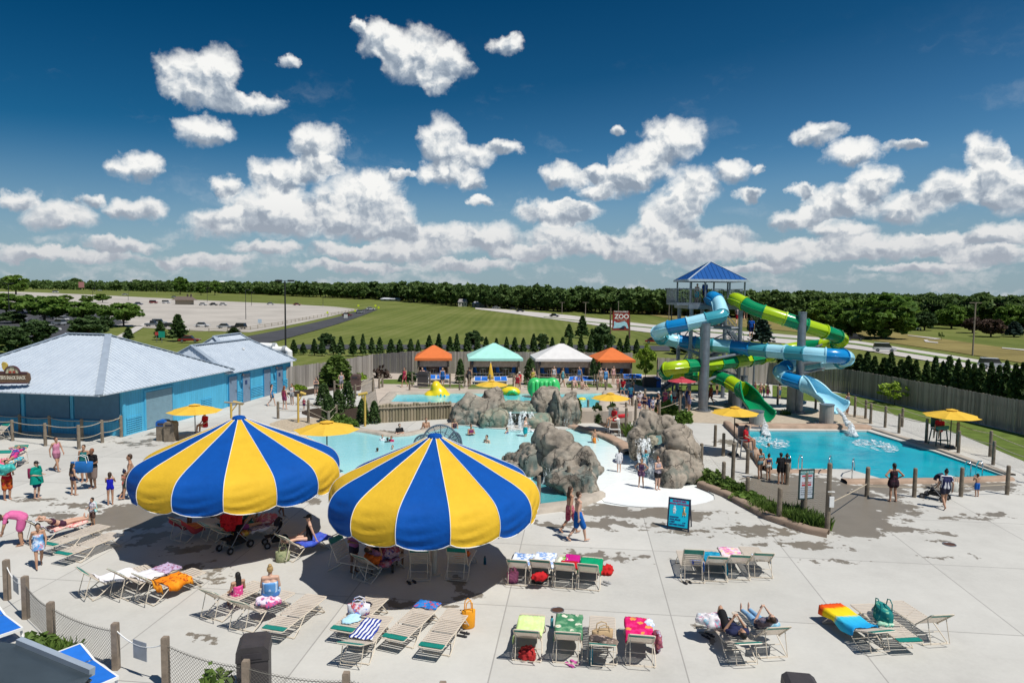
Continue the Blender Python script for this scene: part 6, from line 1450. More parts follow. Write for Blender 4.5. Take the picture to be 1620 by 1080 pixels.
# ------------------------------------------------------------------ signs
def aframe():
 a, b = G(1056, 836), G(1089, 841); t = thing('aframe_sign', 'bright blue A-frame notice board about social distancing on the deck', 'sign', (a + b) / 2, math.atan2((b - a).y, (b - a).x) + .0); W = (b - a).length; H = 1.34 * W * 1.02; tl = Matrix.Rotation(R(-12), 3, 'X'); q = Vector((0, 0, .1))
 W2 = W * .92; m = MB(); pz = lambda x, z, y=0: q + tl @ Vector((x, y, z))
 m.box(pz(0, H / 2), (W2, .03, H), mat=tl); pn = m.build('panel', M('sign_cyan', (.0, .50, .70), .5, 0, .03), t)
 fr = MB()
 for x in (-1, 1): fr.bar(pz(x * W / 2, -.1), pz(x * W / 2, H + .03), .05, .05)
 for z in (0, H): fr.bar(pz(-W / 2, z), pz(W / 2, z), .05, .05)
 tr = Matrix.Rotation(R(14), 3, 'X')
 for x in (-1, 1): fr.bar(pz(x * W / 2, H), Vector((x * W / 2, .62, 0)), .04, .04)
 fr.build('frame', M('sign_frame_navy', (.01, .02, .05), .5), t)
 mg = M('sign_magenta', (.30, .01, .13), .6); nv = M('sign_navy', (.01, .04, .18), .6)
 def tx(body, z, sz, mm, x=0, al='CENTER', name='lettering'): o = text_obj(name, body, sz * W, mm, t, pz(x * W, z * H, -.02), (math.pi / 2 - R(12), 0, 0), .004, al); return o
 tx('MAINTAIN', .915, .135, mg); tx('SOCIAL DISTANCING', .82, .095, mg)
 for i, s_ in enumerate(('MAINTAIN', 'POOL SPACE', '6 FEET', 'BETWEEN PARTIES')): tx(s_, .355 - i * .085, .088, nv, -.42, 'LEFT')
 tx('6 FT', .18, .08, nv, .27)
 m = MB()
 for e in ((-.22, .70, .055, .05), (-.22, .60, .085, .085), (-.25, .51, .03, .06), (-.19, .51, .03, .06)): m.ell(pz(e[0] * W, e[1] * H, -.018), (e[2] * W, .008, e[3] * H), 14, 8)
 m.build('white_figure', M('sign_white', (.75, .80, .82), .6), t, True)
 m = MB(); m.ell(pz(.26 * W, .50 * H, -.018), (.10 * W, .008, .07 * H), 14, 8); m.tube([pz(.25 * W, .52 * H, -.02), pz(.25 * W, .70 * H, -.02)], .035 * W, 6); m.ell(pz(.24 * W, .72 * H, -.02), (.065 * W, .008, .04 * H), 12, 6)
 for x in (.2, .31): m.tube([pz(x * W, .48 * H, -.02), pz(x * W, .42 * H, -.02)], .02 * W, 5)
 m.build('tan_figure', M('sign_tan', (.55, .38, .18), .6, 0, .3, 12), t, True)
aframe()
def rules_sign():
 p = G(1273, 822); D = p.y; t = thing('rules_sign', 'pool rules board with teal heading on a wooden post in the planted bed', 'sign', p, R(14)); k = D / 1080; zt = PX(1273, 743, D).z; zb = PX(1273, 788, D).z; W = 26 * k; H = zt - zb; zc = (zt + zb) / 2
 m = MB(); m.cyl((0, .08, 0), (0, .08, zt - .1), .12); m.build('post', wood, t)
 m = MB(); m.box((0, 0, zc), (W, .03, H)); m.build('board', M('rules_white', (.50, .56, .62), .5, 0, .04), t); m = MB(); m.box((0, -.02, zt - H * .07), (W, .01, H * .13)); m.build('heading', M('rules_teal', (.02, .24, .24), .5), t)
 m = MB()
 for x in (-1, 1): m.box((x * W / 2, -.005, zc), (.05, .05, H + .05))
 for z in (zt, zb): m.box((0, -.005, z), (W + .05, .05, .05))
 m.build('frame', M('rules_frame', (.02, .05, .05), .5), t); rd = M('rules_red', (.45, .03, .04), .6); gy = M('rules_grey', (.12, .16, .2), .6)
 m = MB(); m.box((.02, -.019, zt - H * .205), (W * .72, .008, H * .05)); m.build('red_line', rd, t); m = MB(); m.box((.0, -.019, zt - H * .52), (W * .66, .008, H * .06)); m.build('red_line', rd, t)
 text_obj('lettering', 'POOL RULES', H * .09, white_p, t, (0, -.026, zt - H * .07)); text_obj('lettering', 'ATTENTION', H * .055, gy, t, (.03, -.02, zt - H * .28)); text_obj('lettering', 'WARNING', H * .08, rd, t, (0, -.02, zt - H * .44))
 for i, s_ in enumerate(('NO RUNNING OR DIVING', 'SHOWER BEFORE ENTERING', 'NO FOOD IN THE POOL', 'CHILDREN MUST BE SUPERVISED')): text_obj('lettering', s_, H * .04, gy, t, (-W * .4, -.02, zt - H * (.62 + i * .075)), align='LEFT')
 b = thing('white_notice', 'white notice strapped to the tall corner post', 'notice', G(1310, 843), 0); z0 = PX(1310, 792, G(1310, 843).y).z; m = MB(); m.box((0.02, -.12, z0), (.16, .05, .38)); m.build('panel', white_p, b); m = MB(); m.tube([(-.12, -.1, z0 + .36), (0, -.15, z0 + .38), (.12, -.1, z0 + .36)], .02, 6); m.build('strap', white_p, b)
rules_sign()

# pool rails and ladders
def rail(px, py, label, rz, kind):
 t = thing('pool_rail', label, 'rail', G(px, py), rz)
 for s in (-1, 1):
  m = MB(); pts = [(s * .28, .1, 0), (s * .28, .1, .62), (s * .28, -.0, .74), (s * .28, -.18, .70), (s * .28, -.3, .5), (s * .28, -.34, -.2)] if kind == 'ladder' else [(s * .5, .3, 0), (s * .5, .3, .75), (s * .5, .1, .86), (s * .5, -.5, .80), (s * .5, -1.5, .15), (s * .5, -1.6, -.1)]
  m.tube(pts, .028, 8); m.build('handrail', M('chrome', (.62, .64, .66), .2, .9), t, True)
rail(1258, 744, 'chrome ladder rails on the near edge of the slide pool', R(180), 'ladder'); rail(1330, 752, 'chrome step handrails into the slide pool', R(150), 'steps'); rail(1542, 753, 'chrome ladder rails at the right corner of the slide pool', R(180), 'ladder')
def guard_stand(px, py, label, m_=white_p):
 t = thing('lifeguard_stand', label, 'lifeguard chair', G(px, py)); m = MB(); m.box((0, 0, 1.0), (.6, .6, .06)); m.build('seat', m_, t); m = MB(); m.box((0, .3, 1.35), (.6, .05, .6)); m.build('backrest', m_, t)
 for sx in (-1, 1):
  for sy in (-1, 1): m = MB(); m.bar((sx * .26, sy * .26, 1.0), (sx * .36, sy * .36, 0), .05, .05); m.build('leg', m_, t)
 m = MB(); m.box((0, -.42, .45), (.6, .22, .04)); m.bar((0, -.3, .45), (0, -.42, .45), .5, .04); m.build('footrest', m_, t); return t
guard_stand(971, 688, 'white lifeguard chair on the lagoon edge'); guard_stand(1178, 724, 'grey lifeguard chair left of the slide pool', steel); guard_stand(1484, 706, 'dark lifeguard chair right of the slide pool', M('teal_seat', (.02, .08, .08), .6))
def drain(px, py, label, r=.16):
 t = thing('deck_drain', label, 'drain', G(px, py)); m = MB(); m.cyl((0, 0, .004), (0, 0, .012), r, n=20); m.build('cover', M('rust_iron', (.10, .05, .035), .7, .3, .2), t); m = MB(); m.tube([(r * math.cos(a), r * math.sin(a), .012) for a in [i * math.pi / 10 for i in range(21)]], .015, 5); m.build('rim', steel, t)
drain(882, 965, 'small round iron drain cover behind the flowered lounger', .17); drain(1502, 861, 'rusty drain at the end of the wet streak', .2)
def corner_roof():
 t = thing('awning_roof', 'dark grey metal roof corner in the bottom left foreground', 'roof', (0, 0, 0)); m = MB(); D = 6.0
 a, b, c = PX(-120, 1000, D + .6), PX(30, 1018, D + .3), PX(146, 1066, D); a2 = PX(-200, 1150, D - 1.6); c2 = PX(100, 1120, D - 1.6)
 m.poly([a, a2, c2, c, b]); m.poly([p - Vector((0, 0, .05)) for p in (b, c, c2, a2, a)])
 m.build('metal_sheet', M('dark_roof', (.055, .075, .09), .45, .3, .15, 3), t); m = MB(); m.bar(b + Vector((0, 0, .02)), c + Vector((0, 0, .02)), .06, .08); m.build('edge_trim', trim_grey, t)
corner_roof()


# ------------------------------------------------------------------ people
V = Vector
BASE = dict(pel=(0, 0, .95), wai=(0, .01, 1.10), che=(0, 0, 1.28), nec=(0, .01, 1.47), hed=(0, -.015, 1.63),
 shL=(.175, .01, 1.42), shR=(-.175, .01, 1.42), elL=(.24, .04, 1.13), elR=(-.24, .04, 1.13), wrL=(.25, -.04, .88), wrR=(-.25, -.04, .88),
 hiL=(.09, 0, .92), hiR=(-.09, 0, .92), knL=(.10, -.01, .50), knR=(-.10, -.01, .50), anL=(.10, .03, .09), anR=(-.10, .03, .09), face=(0, -1, 0), lat=(1, 0, 0))
def shift(d, dz=0, dy=0, keys=('pel', 'wai', 'che', 'nec', 'hed', 'shL', 'shR', 'elL', 'elR', 'wrL', 'wrR', 'hiL', 'hiR')):
 o = dict(d)
 for k in keys: o[k] = (o[k][0], o[k][1] + dy, o[k][2] + dz)
 return o
def up(d, **kw): o = dict(d); o.update(kw); return o
POSES = {'stand': BASE}
POSES['shifted'] = up(BASE, knR=(-.11, -.07, .50), anR=(-.14, -.04, .09), elR=(-.27, .02, 1.14), wrR=(-.24, -.14, .94), hed=(.01, -.03, 1.63))
POSES['akimbo'] = up(BASE, elL=(.40, .07, 1.20), elR=(-.40, .07, 1.20), wrL=(.19, -.04, 1.05), wrR=(-.19, -.04, 1.05), anL=(.13, .03, .09), anR=(-.13, .03, .09))
POSES['walk'] = up(BASE, knR=(-.10, -.17, .52), anR=(-.10, -.24, .11), knL=(.10, .02, .50), anL=(.10, .30, .16), elL=(.25, -.06, 1.14), wrL=(.22, -.20, .95), elR=(-.25, .12, 1.15), wrR=(-.25, .10, .90))
POSES['fold'] = up(BASE, elL=(.24, -.06, 1.16), elR=(-.24, -.06, 1.16), wrL=(-.06, -.19, 1.22), wrR=(.07, -.17, 1.18))
POSES['hold'] = up(BASE, elL=(.25, .01, 1.15), elR=(-.25, .01, 1.15), wrL=(.14, -.25, 1.12), wrR=(-.14, -.25, 1.12))
POSES['reach'] = up(POSES['walk'], elR=(-.26, -.10, 1.20), wrR=(-.22, -.34, 1.15), elL=(.25, -.10, 1.20), wrL=(.22, -.34, 1.15))
POSES['phone'] = up(BASE, elL=(.22, -.13, 1.22), elR=(-.22, -.13, 1.22), wrL=(.07, -.26, 1.48), wrR=(-.07, -.26, 1.48))
POSES['armsup'] = up(BASE, elL=(.34, 0, 1.55), elR=(-.34, 0, 1.55), wrL=(.15, .05, 1.74), wrR=(-.15, .05, 1.74))
POSES['point'] = up(BASE, elR=(-.42, -.08, 1.36), wrR=(-.66, -.14, 1.40))
POSES['bend'] = up(BASE, pel=(0, .08, .93), wai=(0, -.03, 1.03), che=(0, -.22, 1.08), nec=(0, -.41, 1.07), hed=(0, -.56, 1.02), shL=(.175, -.36, 1.05), shR=(-.175, -.36, 1.05), elL=(.22, -.42, .78), elR=(-.22, -.42, .78), wrL=(.16, -.48, .54), wrR=(-.16, -.48, .54), hiL=(.09, .07, .90), hiR=(-.09, .07, .90), face=(0, -.85, -.5))
_s = shift(BASE, -.47)
POSES['sit'] = up(_s, knL=(.13, -.44, .50), knR=(-.13, -.44, .50), anL=(.13, -.48, .09), anR=(-.13, -.48, .09), elL=(.23, -.04, .70), elR=(-.23, -.04, .70), wrL=(.13, -.27, .58), wrR=(-.13, -.27, .58))
POSES['sitlow'] = up(shift(BASE, -.81), knL=(.16, -.38, .40), knR=(-.16, -.38, .40), anL=(.14, -.66, .07), anR=(-.14, -.66, .07), elL=(.24, -.06, .36), elR=(-.24, -.06, .36), wrL=(.14, -.30, .36), wrR=(-.14, -.30, .36))
POSES['sitout'] = up(shift(BASE, -.81), knL=(.12, -.44, .16), knR=(-.12, -.44, .16), anL=(.12, -.86, .10), anR=(-.12, -.86, .10), elL=(.24, .10, .36), elR=(-.24, -.05, .36), wrL=(.26, .20, .12), wrR=(-.20, -.28, .22))
def lie(knee=0.0, rec=25, arms='head'):      # on the back, head toward +y, body over the origin
 a = R(rec); h = .10; hy = .0; T = lambda s, x=0, dz=0: (x, hy + s * math.cos(a) - dz * math.sin(a), h + s * math.sin(a) + dz * math.cos(a))
 d = dict(pel=(0, 0, h), wai=T(.16), che=T(.34), nec=T(.53), hed=T(.69, 0, .02), shL=T(.47, .175), shR=T(.47, -.175), hiL=(.09, -.02, h), hiR=(-.09, -.02, h),
  knL=(.10, -.40, h + .02 + knee * .30), knR=(-.11, -.40, h + .01), anL=(.10, -.80 + knee * .28, h - .02), anR=(-.12, -.82, h - .02), face=(0, -.5 * math.sin(a), 1), lat=(1, 0, 0))
 if arms == 'head': d.update(elL=T(.62, .38, .05), elR=T(.62, -.38, .05), wrL=T(.78, .14, -.02), wrR=T(.78, -.14, -.02))
 elif arms == 'book': d.update(elL=T(.28, .26, .02), elR=T(.28, -.26, .02), wrL=T(.36, .08, .28), wrR=T(.36, -.08, .28))
 else: d.update(elL=T(.22, .27, 0), elR=T(.22, -.27, 0), wrL=T(.03, .22, .06), wrR=T(.03, -.22, .06))
 return d
POSES['lie'] = lie(0, 28, 'head'); POSES['lieknee'] = lie(1, 15, 'book'); POSES['lieflat'] = lie(0, 35, 'book')
POSES['tube'] = up(POSES['sit'])
def J(pose): return {k: V(v) for k, v in POSES[pose].items()}
def fat(j, g): return g
_bodies = {}
def body_mesh(pose, girth, child):
 key = (pose, girth, child)
 if key in _bodies: return _bodies[key]
 j = J(pose); m = MB(); L = j['lat']; g = girth
 up_ = lambda a, b: (b - a).normalized()
 for s in (-1, 1):
  l = L * s
  m.cap(j['pel'] + l * .065 * g - up_(j['pel'], j['wai']) * .03, j['wai'] + l * .045 * g, .105 * g, .088 * g, 12); m.cap(j['wai'] + l * .045 * g, j['che'] + l * .06 * g, .09 * g, .098 * (g * .5 + .5), 12)
  m.cap(j['che'] + l * .06, j['che'].lerp(j['nec'], .55) + l * .085, .098 * (g * .5 + .5), .06, 12)
 n_ = up_(j['che'], j['nec']); m.cap(j['che'].lerp(j['nec'], .8), j['hed'] - n_ * .05, .058, .052, 10); m.cap(j['shL'], j['shR'], .062, .062, 10)
 hs = 1.16 if child else 1.0; f = j['face'].normalized(); upv = up_(j['nec'], j['hed']); upv = (upv - f * upv.dot(f)).normalized(); lat = upv.cross(f).normalized(); Rm = Matrix((lat, f, upv)).transposed(); H = j['hed']
 q = lambda x, y, z: H + Rm @ V((x * hs, y * hs, z * hs))
 m.ell(q(0, -.005, .015), (.074 * hs, .092 * hs, .10 * hs), 18, 12, Rm); m.ell(q(0, .02, -.05), (.058 * hs, .068 * hs, .065 * hs), 14, 10, Rm); m.ell(q(0, .094, -.018), (.013, .018, .026), 8, 6, Rm); m.ell(q(0, .075, -.09), (.025, .02, .02), 8, 6, Rm)
 for s in (-1, 1): m.ell(q(s * .077, -.005, -.01), (.012, .02, .032), 8, 6, Rm)
 for s, c in ((1, 'L'), (-1, 'R')):
  sh, el, wr = j['sh' + c], j['el' + c], j['wr' + c]; hi, kn, an = j['hi' + c], j['kn' + c], j['an' + c]
  m.cap(sh, el, .049 * (g * .6 + .4), .038 * (g * .4 + .6), 10); m.cap(el, wr, .039 * (g * .4 + .6), .026, 10)
  m.cap(hi, kn, .085 * g, .054, 12); m.cap(kn, kn.lerp(an, .35), .052, .056 * (g * .4 + .6), 10); m.cap(kn.lerp(an, .35), an, .056 * (g * .4 + .6), .036, 10)
  # foot
  sd = (kn - an).normalized(); ff = V((0, -1, 0)); ff = (ff - sd * ff.dot(sd)); ff = ff.normalized() if ff.length > .2 else V((0, 0, 1)); lo = -sd * .05
  m.cap(an + lo * .9 - ff * .03, an + lo * 1.1 + ff * .12, .036, .032, 8, .8); m.cap(an + lo * 1.15 + ff * .10, an + lo * 1.2 + ff * .16, .036, .024, 8, .55)
  # hand: palm, four fingers of different length and a thumb
  d = (wr - el).normalized(); a = (V((0, -1, 0)) - d * -d.y); a = a.normalized() if a.length > .2 else V((1, 0, 0)); b = d.cross(a).normalized(); inn = -L * s; b = b if b.dot(inn) > 0 else -b
  for o_ in (-.024, 0, .024): m.cap(wr, wr + d * .085 + a * o_, .018, .016, 8)
  for i, (o_, ln) in enumerate(((.030, .070), (.010, .080), (-.011, .074), (-.031, .058))): k0 = wr + d * .09 + a * o_; k1 = k0 + d * ln * .5 + b * .012; m.cap(k0, k1, .0105, .0098, 7); m.cap(k1, k1 + d * ln * .42 + b * .03, .0098, .0085, 7)
  k0 = wr + d * .03 + a * .03; k1 = k0 + (a * .75 + d * .6).normalized() * .045; m.cap(k0, k1, .014, .012, 7); m.cap(k1, k1 + (d + b * .5).normalized() * .035, .012, .010, 7)
 me = evaluated(m.mesh('body', bpy.data.materials[0]), [('REMESH', dict(mode='VOXEL', voxel_size=.0115)), ('SMOOTH', dict(iterations=3, factor=.5)), ('DECIMATE', dict(ratio=.45))])
 me.materials.clear(); me.polygons.foreach_set('use_smooth', [True] * len(me.polygons)); _bodies[key] = me; return me
_gar = {}
def garment(kind, pose, g, child):
 key = (kind, pose, g, child)
 if key in _gar: return _gar[key]
 j = J(pose); m = MB(); L = j['lat']; e = .016; vox = .016
 def torso(lo, hi_, ex=e):
  pts = [j['pel'], j['wai'], j['che'], j['che'].lerp(j['nec'], .55)]; wd = [.065 * g, .045 * g, .06, .085]; rd = [.105 * g, .09 * g, .098 * (g * .5 + .5), .062]
  for s in (-1, 1):
   for i in range(lo, hi_): m.cap(pts[i] + L * s * wd[i], pts[i + 1] + L * s * wd[i + 1], rd[i] + ex, rd[i + 1] + ex, 12)
 def legs(fr, r0=.1, r1=.088, ex=e):
  for c in 'LR': hi, kn = j['hi' + c], j['kn' + c]; m.cap(hi, hi.lerp(kn, fr), r0 * g + ex, r1 * g + ex, 12)
  for s in (-1, 1): m.cap(j['pel'] + L * s * .065 * g, j['pel'].lerp(j['wai'], .45) + L * s * .055 * g, .105 * g + ex, .092 * g + ex, 12)
 if kind == 'trunks': legs(.72)
 elif kind == 'longtrunks': legs(.95, .1, .085)
 elif kind == 'shorts': legs(.45)
 elif kind == 'brief': legs(.10, .093, .088, .012)
 elif kind == 'pants':
  legs(.98, .09, .065)
  for c in 'LR': m.cap(j['kn' + c], j['an' + c].lerp(j['kn' + c], .12), .066, .055, 12)
 elif kind == 'onepiece': torso(0, 3, .013); legs(.08, .092, .088, .012)
 elif kind == 'skirtsuit': torso(0, 3, .013); legs(.34, .11, .125, .02)
 elif kind == 'top': m.cap(j['che'] - L * .075 - V((0, 0, 0)), j['che'] + L * .075, .100 * (g * .5 + .5) + .014, .100 * (g * .5 + .5) + .014, 14)
 elif kind == 'tank': torso(0, 3, .02)
 elif kind in ('shirt', 'longsleeve'):
  torso(0, 3, .02); m.cap(j['shL'], j['shR'], .078, .078, 12)
  for c in 'LR':
   m.cap(j['sh' + c], j['sh' + c].lerp(j['el' + c], .6 if kind == 'shirt' else 1), .066, .062 if kind == 'shirt' else .05, 10)
   if kind == 'longsleeve': m.cap(j['el' + c], j['wr' + c].lerp(j['el' + c], .12), .05, .04, 10)
 elif kind in ('wrap', 'poncho', 'dress'):
  kn = (j['knL'] + j['knR']) / 2; ax = [j['che'].lerp(j['nec'], .35 if kind != 'wrap' else .22), j['che'], j['wai'], j['pel'], j['pel'].lerp(kn, .55)]
  rr = {'wrap': [(.155, .125), (.16, .13), (.15, .125), (.18, .15), (.195, .17)], 'dress': [(.16, .11), (.165, .13), (.155, .125), (.19, .15), (.23, .19)], 'poncho': [(.20, .12), (.24, .16), (.26, .19), (.28, .21), (.31, .24)]}[kind]; rs = []
  for i, (c, (a, b)) in enumerate(zip(ax, rr)):
   d = (ax[min(4, i + 1)] - ax[max(0, i - 1)]).normalized(); y = d.cross(L).normalized(); rs.append(m.ring(c, L, y, a * g, b * g, 18))
  m.skin_rings(rs, 18)
  if kind == 'poncho': m.cap(j['shL'], j['shR'], .085, .085, 12); [m.cap(j['sh' + c], j['el' + c].lerp(j['sh' + c], .3), .08, .09, 10) for c in 'LR']
 elif kind == 'cape':
  rows = []
  for i in range(7):
   t = i / 6; c = j['nec'].lerp(j['pel'], t * 1.1); row = []
   for k in range(11): a = -.4 + (math.pi + .8) * k / 10; r = .20 + .09 * t; row.append(c + L * r * math.cos(a) * (1 + .05 * math.sin(7 * a)) + V((0, 1, 0)) * (r * .75 * math.sin(a) + .02))
   rows.append(row)
  m.grid(rows); me = evaluated(m.mesh('g', bpy.data.materials[0], True), [('SOLIDIFY', dict(thickness=.02))]); me.materials.clear(); _gar[key] = me; return me
 elif kind == 'mask': f = j['face'].normalized(); m.ell(j['hed'] + f * .075 - V((0, 0, .045)), (.05, .035, .045), 10, 8)
 elif kind == 'vestband': torso(1, 3, .03)
 me = evaluated(m.mesh('g', bpy.data.materials[0]), [('REMESH', dict(mode='VOXEL', voxel_size=vox)), ('SMOOTH', dict(iterations=3, factor=.5))]); me.materials.clear(); me.polygons.foreach_set('use_smooth', [True] * len(me.polygons)); _gar[key] = me; return me
_hair = {}
def hair_mesh(style, pose, child):
 key = (style, pose, child)
 if key in _hair: return _hair[key]
 j = J(pose); m = MB(); f = j['face'].normalized(); upv = (j['hed'] - j['nec']).normalized(); upv = (upv - f * upv.dot(f)).normalized(); lat = upv.cross(f).normalized(); Rm = Matrix((lat, f, upv)).transposed(); hs = 1.16 if child else 1.0; H = j['hed']; q = lambda x, y, z: H + Rm @ V((x * hs, y * hs, z * hs))
 m.ell(q(0, -.022, .038), (.083 * hs, .092 * hs, .092 * hs), 16, 10, Rm)
 if style == 'short': m.ell(q(0, -.05, -.005), (.074 * hs, .06 * hs, .08 * hs), 14, 8, Rm)
 if style in ('long', 'tail'):
  m.ell(q(0, -.055, -.02), (.08 * hs, .06 * hs, .10 * hs), 14, 8, Rm); back = -f
  if style == 'long':
   for s in (-1, 0, 1): m.cap(q(s * .05, -.06, -.05), q(s * .06, -.10, -.05) - upv * .22, .042, .03, 10)
  else: m.cap(q(0, -.10, .02), q(0, -.14, 0) - upv * .2, .035, .018, 10)
 if style == 'bun': m.ell(q(0, -.05, .0), (.07 * hs, .06 * hs, .07 * hs), 12, 8, Rm); m.ell(q(0, -.05, .14), (.05, .05, .045), 12, 8, Rm)
 if style in ('cap', 'hat'): m.ell(q(0, -.01, .05), (.088 * hs, .10 * hs, .088 * hs), 14, 8, Rm); m.ell(q(0, .10 if style == 'cap' else 0, .045), (.075 * hs if style == 'cap' else .16, .10 * hs if style == 'cap' else .17, .012), 16, 6, Rm)
 if style == 'cap': m.ell(q(0, -.06, -.02), (.07 * hs, .045 * hs, .07 * hs), 12, 8, Rm)
 me = evaluated(m.mesh('h', bpy.data.materials[0]), [('REMESH', dict(mode='VOXEL', voxel_size=.012))]); me.materials.clear()
 for v in me.vertices: v.co += v.normal * .005 * noise.noise(v.co * 40)
 me.polygons.foreach_set('use_smooth', [True] * len(me.polygons)); _hair[key] = me; return me
_eyes = {}
def eyes_mesh(pose, child):
 key = (pose, child)
 if key in _eyes: return _eyes[key]
 j = J(pose); f = j['face'].normalized(); upv = (j['hed'] - j['nec']).normalized(); upv = (upv - f * upv.dot(f)).normalized(); lat = upv.cross(f).normalized(); Rm = Matrix((lat, f, upv)).transposed(); hs = 1.16 if child else 1.0; m = MB()
 for s in (-1, 1): m.ell(j['hed'] + Rm @ V((s * .030 * hs, .079 * hs, .008 * hs)), (.012, .009, .007), 8, 6, Rm)
 m.ell(j['hed'] + Rm @ V((0, .080 * hs, -.062 * hs)), (.022, .008, .006), 8, 6, Rm)
 me = m.mesh('facial_features', M('dark_eye', (.05, .025, .02), .4)); _eyes[key] = me; return me
SK = {'fair': M('skin_fair', (.56, .345, .25), .55, 0, .06, 4, 0, .35), 'tan': M('skin_tan', (.42, .235, .15), .55, 0, .06, 4, 0, .35), 'brown': M('skin_brown', (.20, .105, .065), .55, 0, .06, 4, 0, .35), 'dark': M('skin_dark', (.085, .045, .03), .5, 0, .06, 4, 0, .4)}
HC = {'black': (.012, .010, .009), 'brown': (.045, .024, .013), 'light': (.16, .09, .04), 'blond': (.38, .25, .10), 'red': (.20, .06, .02), 'navy': (.01, .015, .05), 'white': (.65, .64, .62), 'grey': (.18, .17, .17)}
NAMES = {'trunks': 'swim_trunks', 'longtrunks': 'swim_trunks', 'top': 'bikini_top', 'brief': 'bikini_bottom', 'onepiece': 'swimsuit', 'skirtsuit': 'swimsuit', 'tank': 'tank_top', 'longsleeve': 'rash_shirt', 'wrap': 'towel_wrap', 'cape': 'towel_cape', 'poncho': 'hooded_towel', 'mask': 'face_mask', 'vestband': 'life_vest'}
PEOPLE = []
def person(label, loc, h, yaw, pose, skin='fair', hair=('short', 'brown'), wear=(), girth=1.0, group=None):
 child = h < 1.42; t = thing('person', label, 'person', loc, R(yaw), group); s = h / 1.75; t.scale = (s, s, s)
 b = link('body', body_mesh(pose, girth, child), t)
 if not b.data.materials: b.data.materials.append(None)
 def setm(o, m):
  if not o.data.materials: o.data.materials.append(None)
  o.material_slots[0].link = 'OBJECT'; o.material_slots[0].material = m
 setm(b, SK[skin])
 if hair: ho = link('hair' if hair[0] not in ('cap', 'hat') else hair[0], hair_mesh(hair[0], pose, child), t); setm(ho, M('hair_' + hair[1], HC[hair[1]], .6, 0, .2, 12))
 link('facial_features', eyes_mesh(pose, child), t)
 for k, c in wear:
  o = link(NAMES.get(k, k), garment(k, pose, girth, child), t); setm(o, c if isinstance(c, bpy.types.Material) else cloth(c))
 PEOPLE.append(t); return t
def hh(px, yt, yb, z=0.0, k=1.0):            # standing height from head and foot pixels
 p = G(px, yb, z); return p, (PX(px, yt, p.y).z - z) * k
def stand(label, px, yt, yb, yaw, pose, skin, hair, wear, z=0.0, girth=1.0, k=1.0, group=None):
 p, h = hh(px, yt, yb, z, k); return person(label, p, h, yaw, pose, skin, hair, wear, girth, group)
red, nav, blk, blu = (.42, .012, .02), (.012, .02, .10), (.012, .012, .014), (.01, .08, .42)
# in the middle of the deck
stand('young man with long dark hair and pink patterned trunks walking toward the lagoon', 901, 769, 843, 115, 'walk', 'tan', ('long', 'brown'), [('longtrunks', pattern('pink_trunks', 'blot', (.35, .06, .10), (.45, .14, .18), (.2, .03, .06)))])
stand('young man in bright blue side striped trunks walking across the deck', 914, 777, 856, 110, 'walk', 'fair', ('short', 'brown'), [('longtrunks', (.008, .10, .38))])
stand('woman in dark print swimdress standing with hand on hip on the white beach', 1014, 725, 770, -20, 'akimbo', 'tan', ('tail', 'black'), [('skirtsuit', pattern('dark_dots', 'blot', (.05, .03, .07), (.10, .05, .10), (.35, .2, .3)))], -.03)
stand('woman in grey top and black shorts standing beside the dark print swimdress', 1040, 723, 774, 30, 'fold', 'fair', ('bun', 'red'), [('tank', (.30, .27, .30)), ('shorts', blk)], -.03, 1.12)
stand('child in white and blue long sleeved swim shirt walking away up the white beach', 979, 711, 746, 180, 'stand', 'fair', ('short', 'brown'), [('longsleeve', pattern('white_blue', 'band', [(0, (.02, .08, .40)), (.02, (.7, .7, .72)), (1, (.7, .7, .72))])), ('shorts', (.55, .55, .6))], -.05)
stand('child in turquoise shirt under the small waterfall', 1021, 712, 748, 150, 'shifted', 'fair', ('short', 'red'), [('shirt', (.02, .40, .50)), ('trunks', (.02, .3, .45))], -.05)
# slide pool edge
stand('woman in black swimdress with hands on hips watching the slide pool', 1412, 732, 793, 180, 'akimbo', 'tan', ('tail', 'black'), [('skirtsuit', pattern('black_red', 'blot', (.02, .015, .02), (.04, .02, .03), (.12, .03, .05)))], 0, 1.12)
stand('woman in navy and white striped shirt pushing the stroller', 1494, 742, 804, 170, 'walk', 'tan', ('bun', 'black'), [('shirt', pattern('breton', 'stripe', (.68, .68, .70), (.03, .035, .10), 90)), ('shorts', (.03, .03, .05))], 0, 1.15)
bag(G(1508, 790) + V((0, 0, .35)), (.36, .2, .4), cloth((.55, .55, .5)), 'pale bag hanging at the side of the woman in stripes')
stand('boy in blue trunks standing by the pool ladder', 1545, 749, 785, 185, 'phone', 'tan', ('short', 'brown'), [('trunks', (.01, .10, .40))])
stand('woman in patterned bikini at the left end of the slide pool', 1202, 709, 757, 200, 'shifted', 'tan', ('tail', 'light'), [('top', (.10, .22, .25)), ('brief', (.12, .25, .30))])
stand('girl in white and navy bikini at the corner of the slide pool', 1215, 718, 758, 190, 'stand', 'tan', ('bun', 'brown'), [('top', nav), ('brief', (.60, .58, .55))])
stand('man in black clothes with his back turned at the slide pool', 1234, 716, 765, 185, 'hold', 'tan', ('cap', 'black'), [('shirt', blk), ('shorts', blk)], 0, 1.12)
stand('woman in black taking a picture of the slide pool', 1243.5, 718, 764, 175, 'phone', 'tan', ('bun', 'brown'), [('shirt', (.02, .02, .025)), ('shorts', (.03, .03, .03))])
person('swimmer surfacing in the foam below the green slide', G(1216, 706, -.1) + V((0, 0, -1.45)), 1.65, 10, 'stand', 'tan', ('short', 'brown'), [('trunks', nav)])
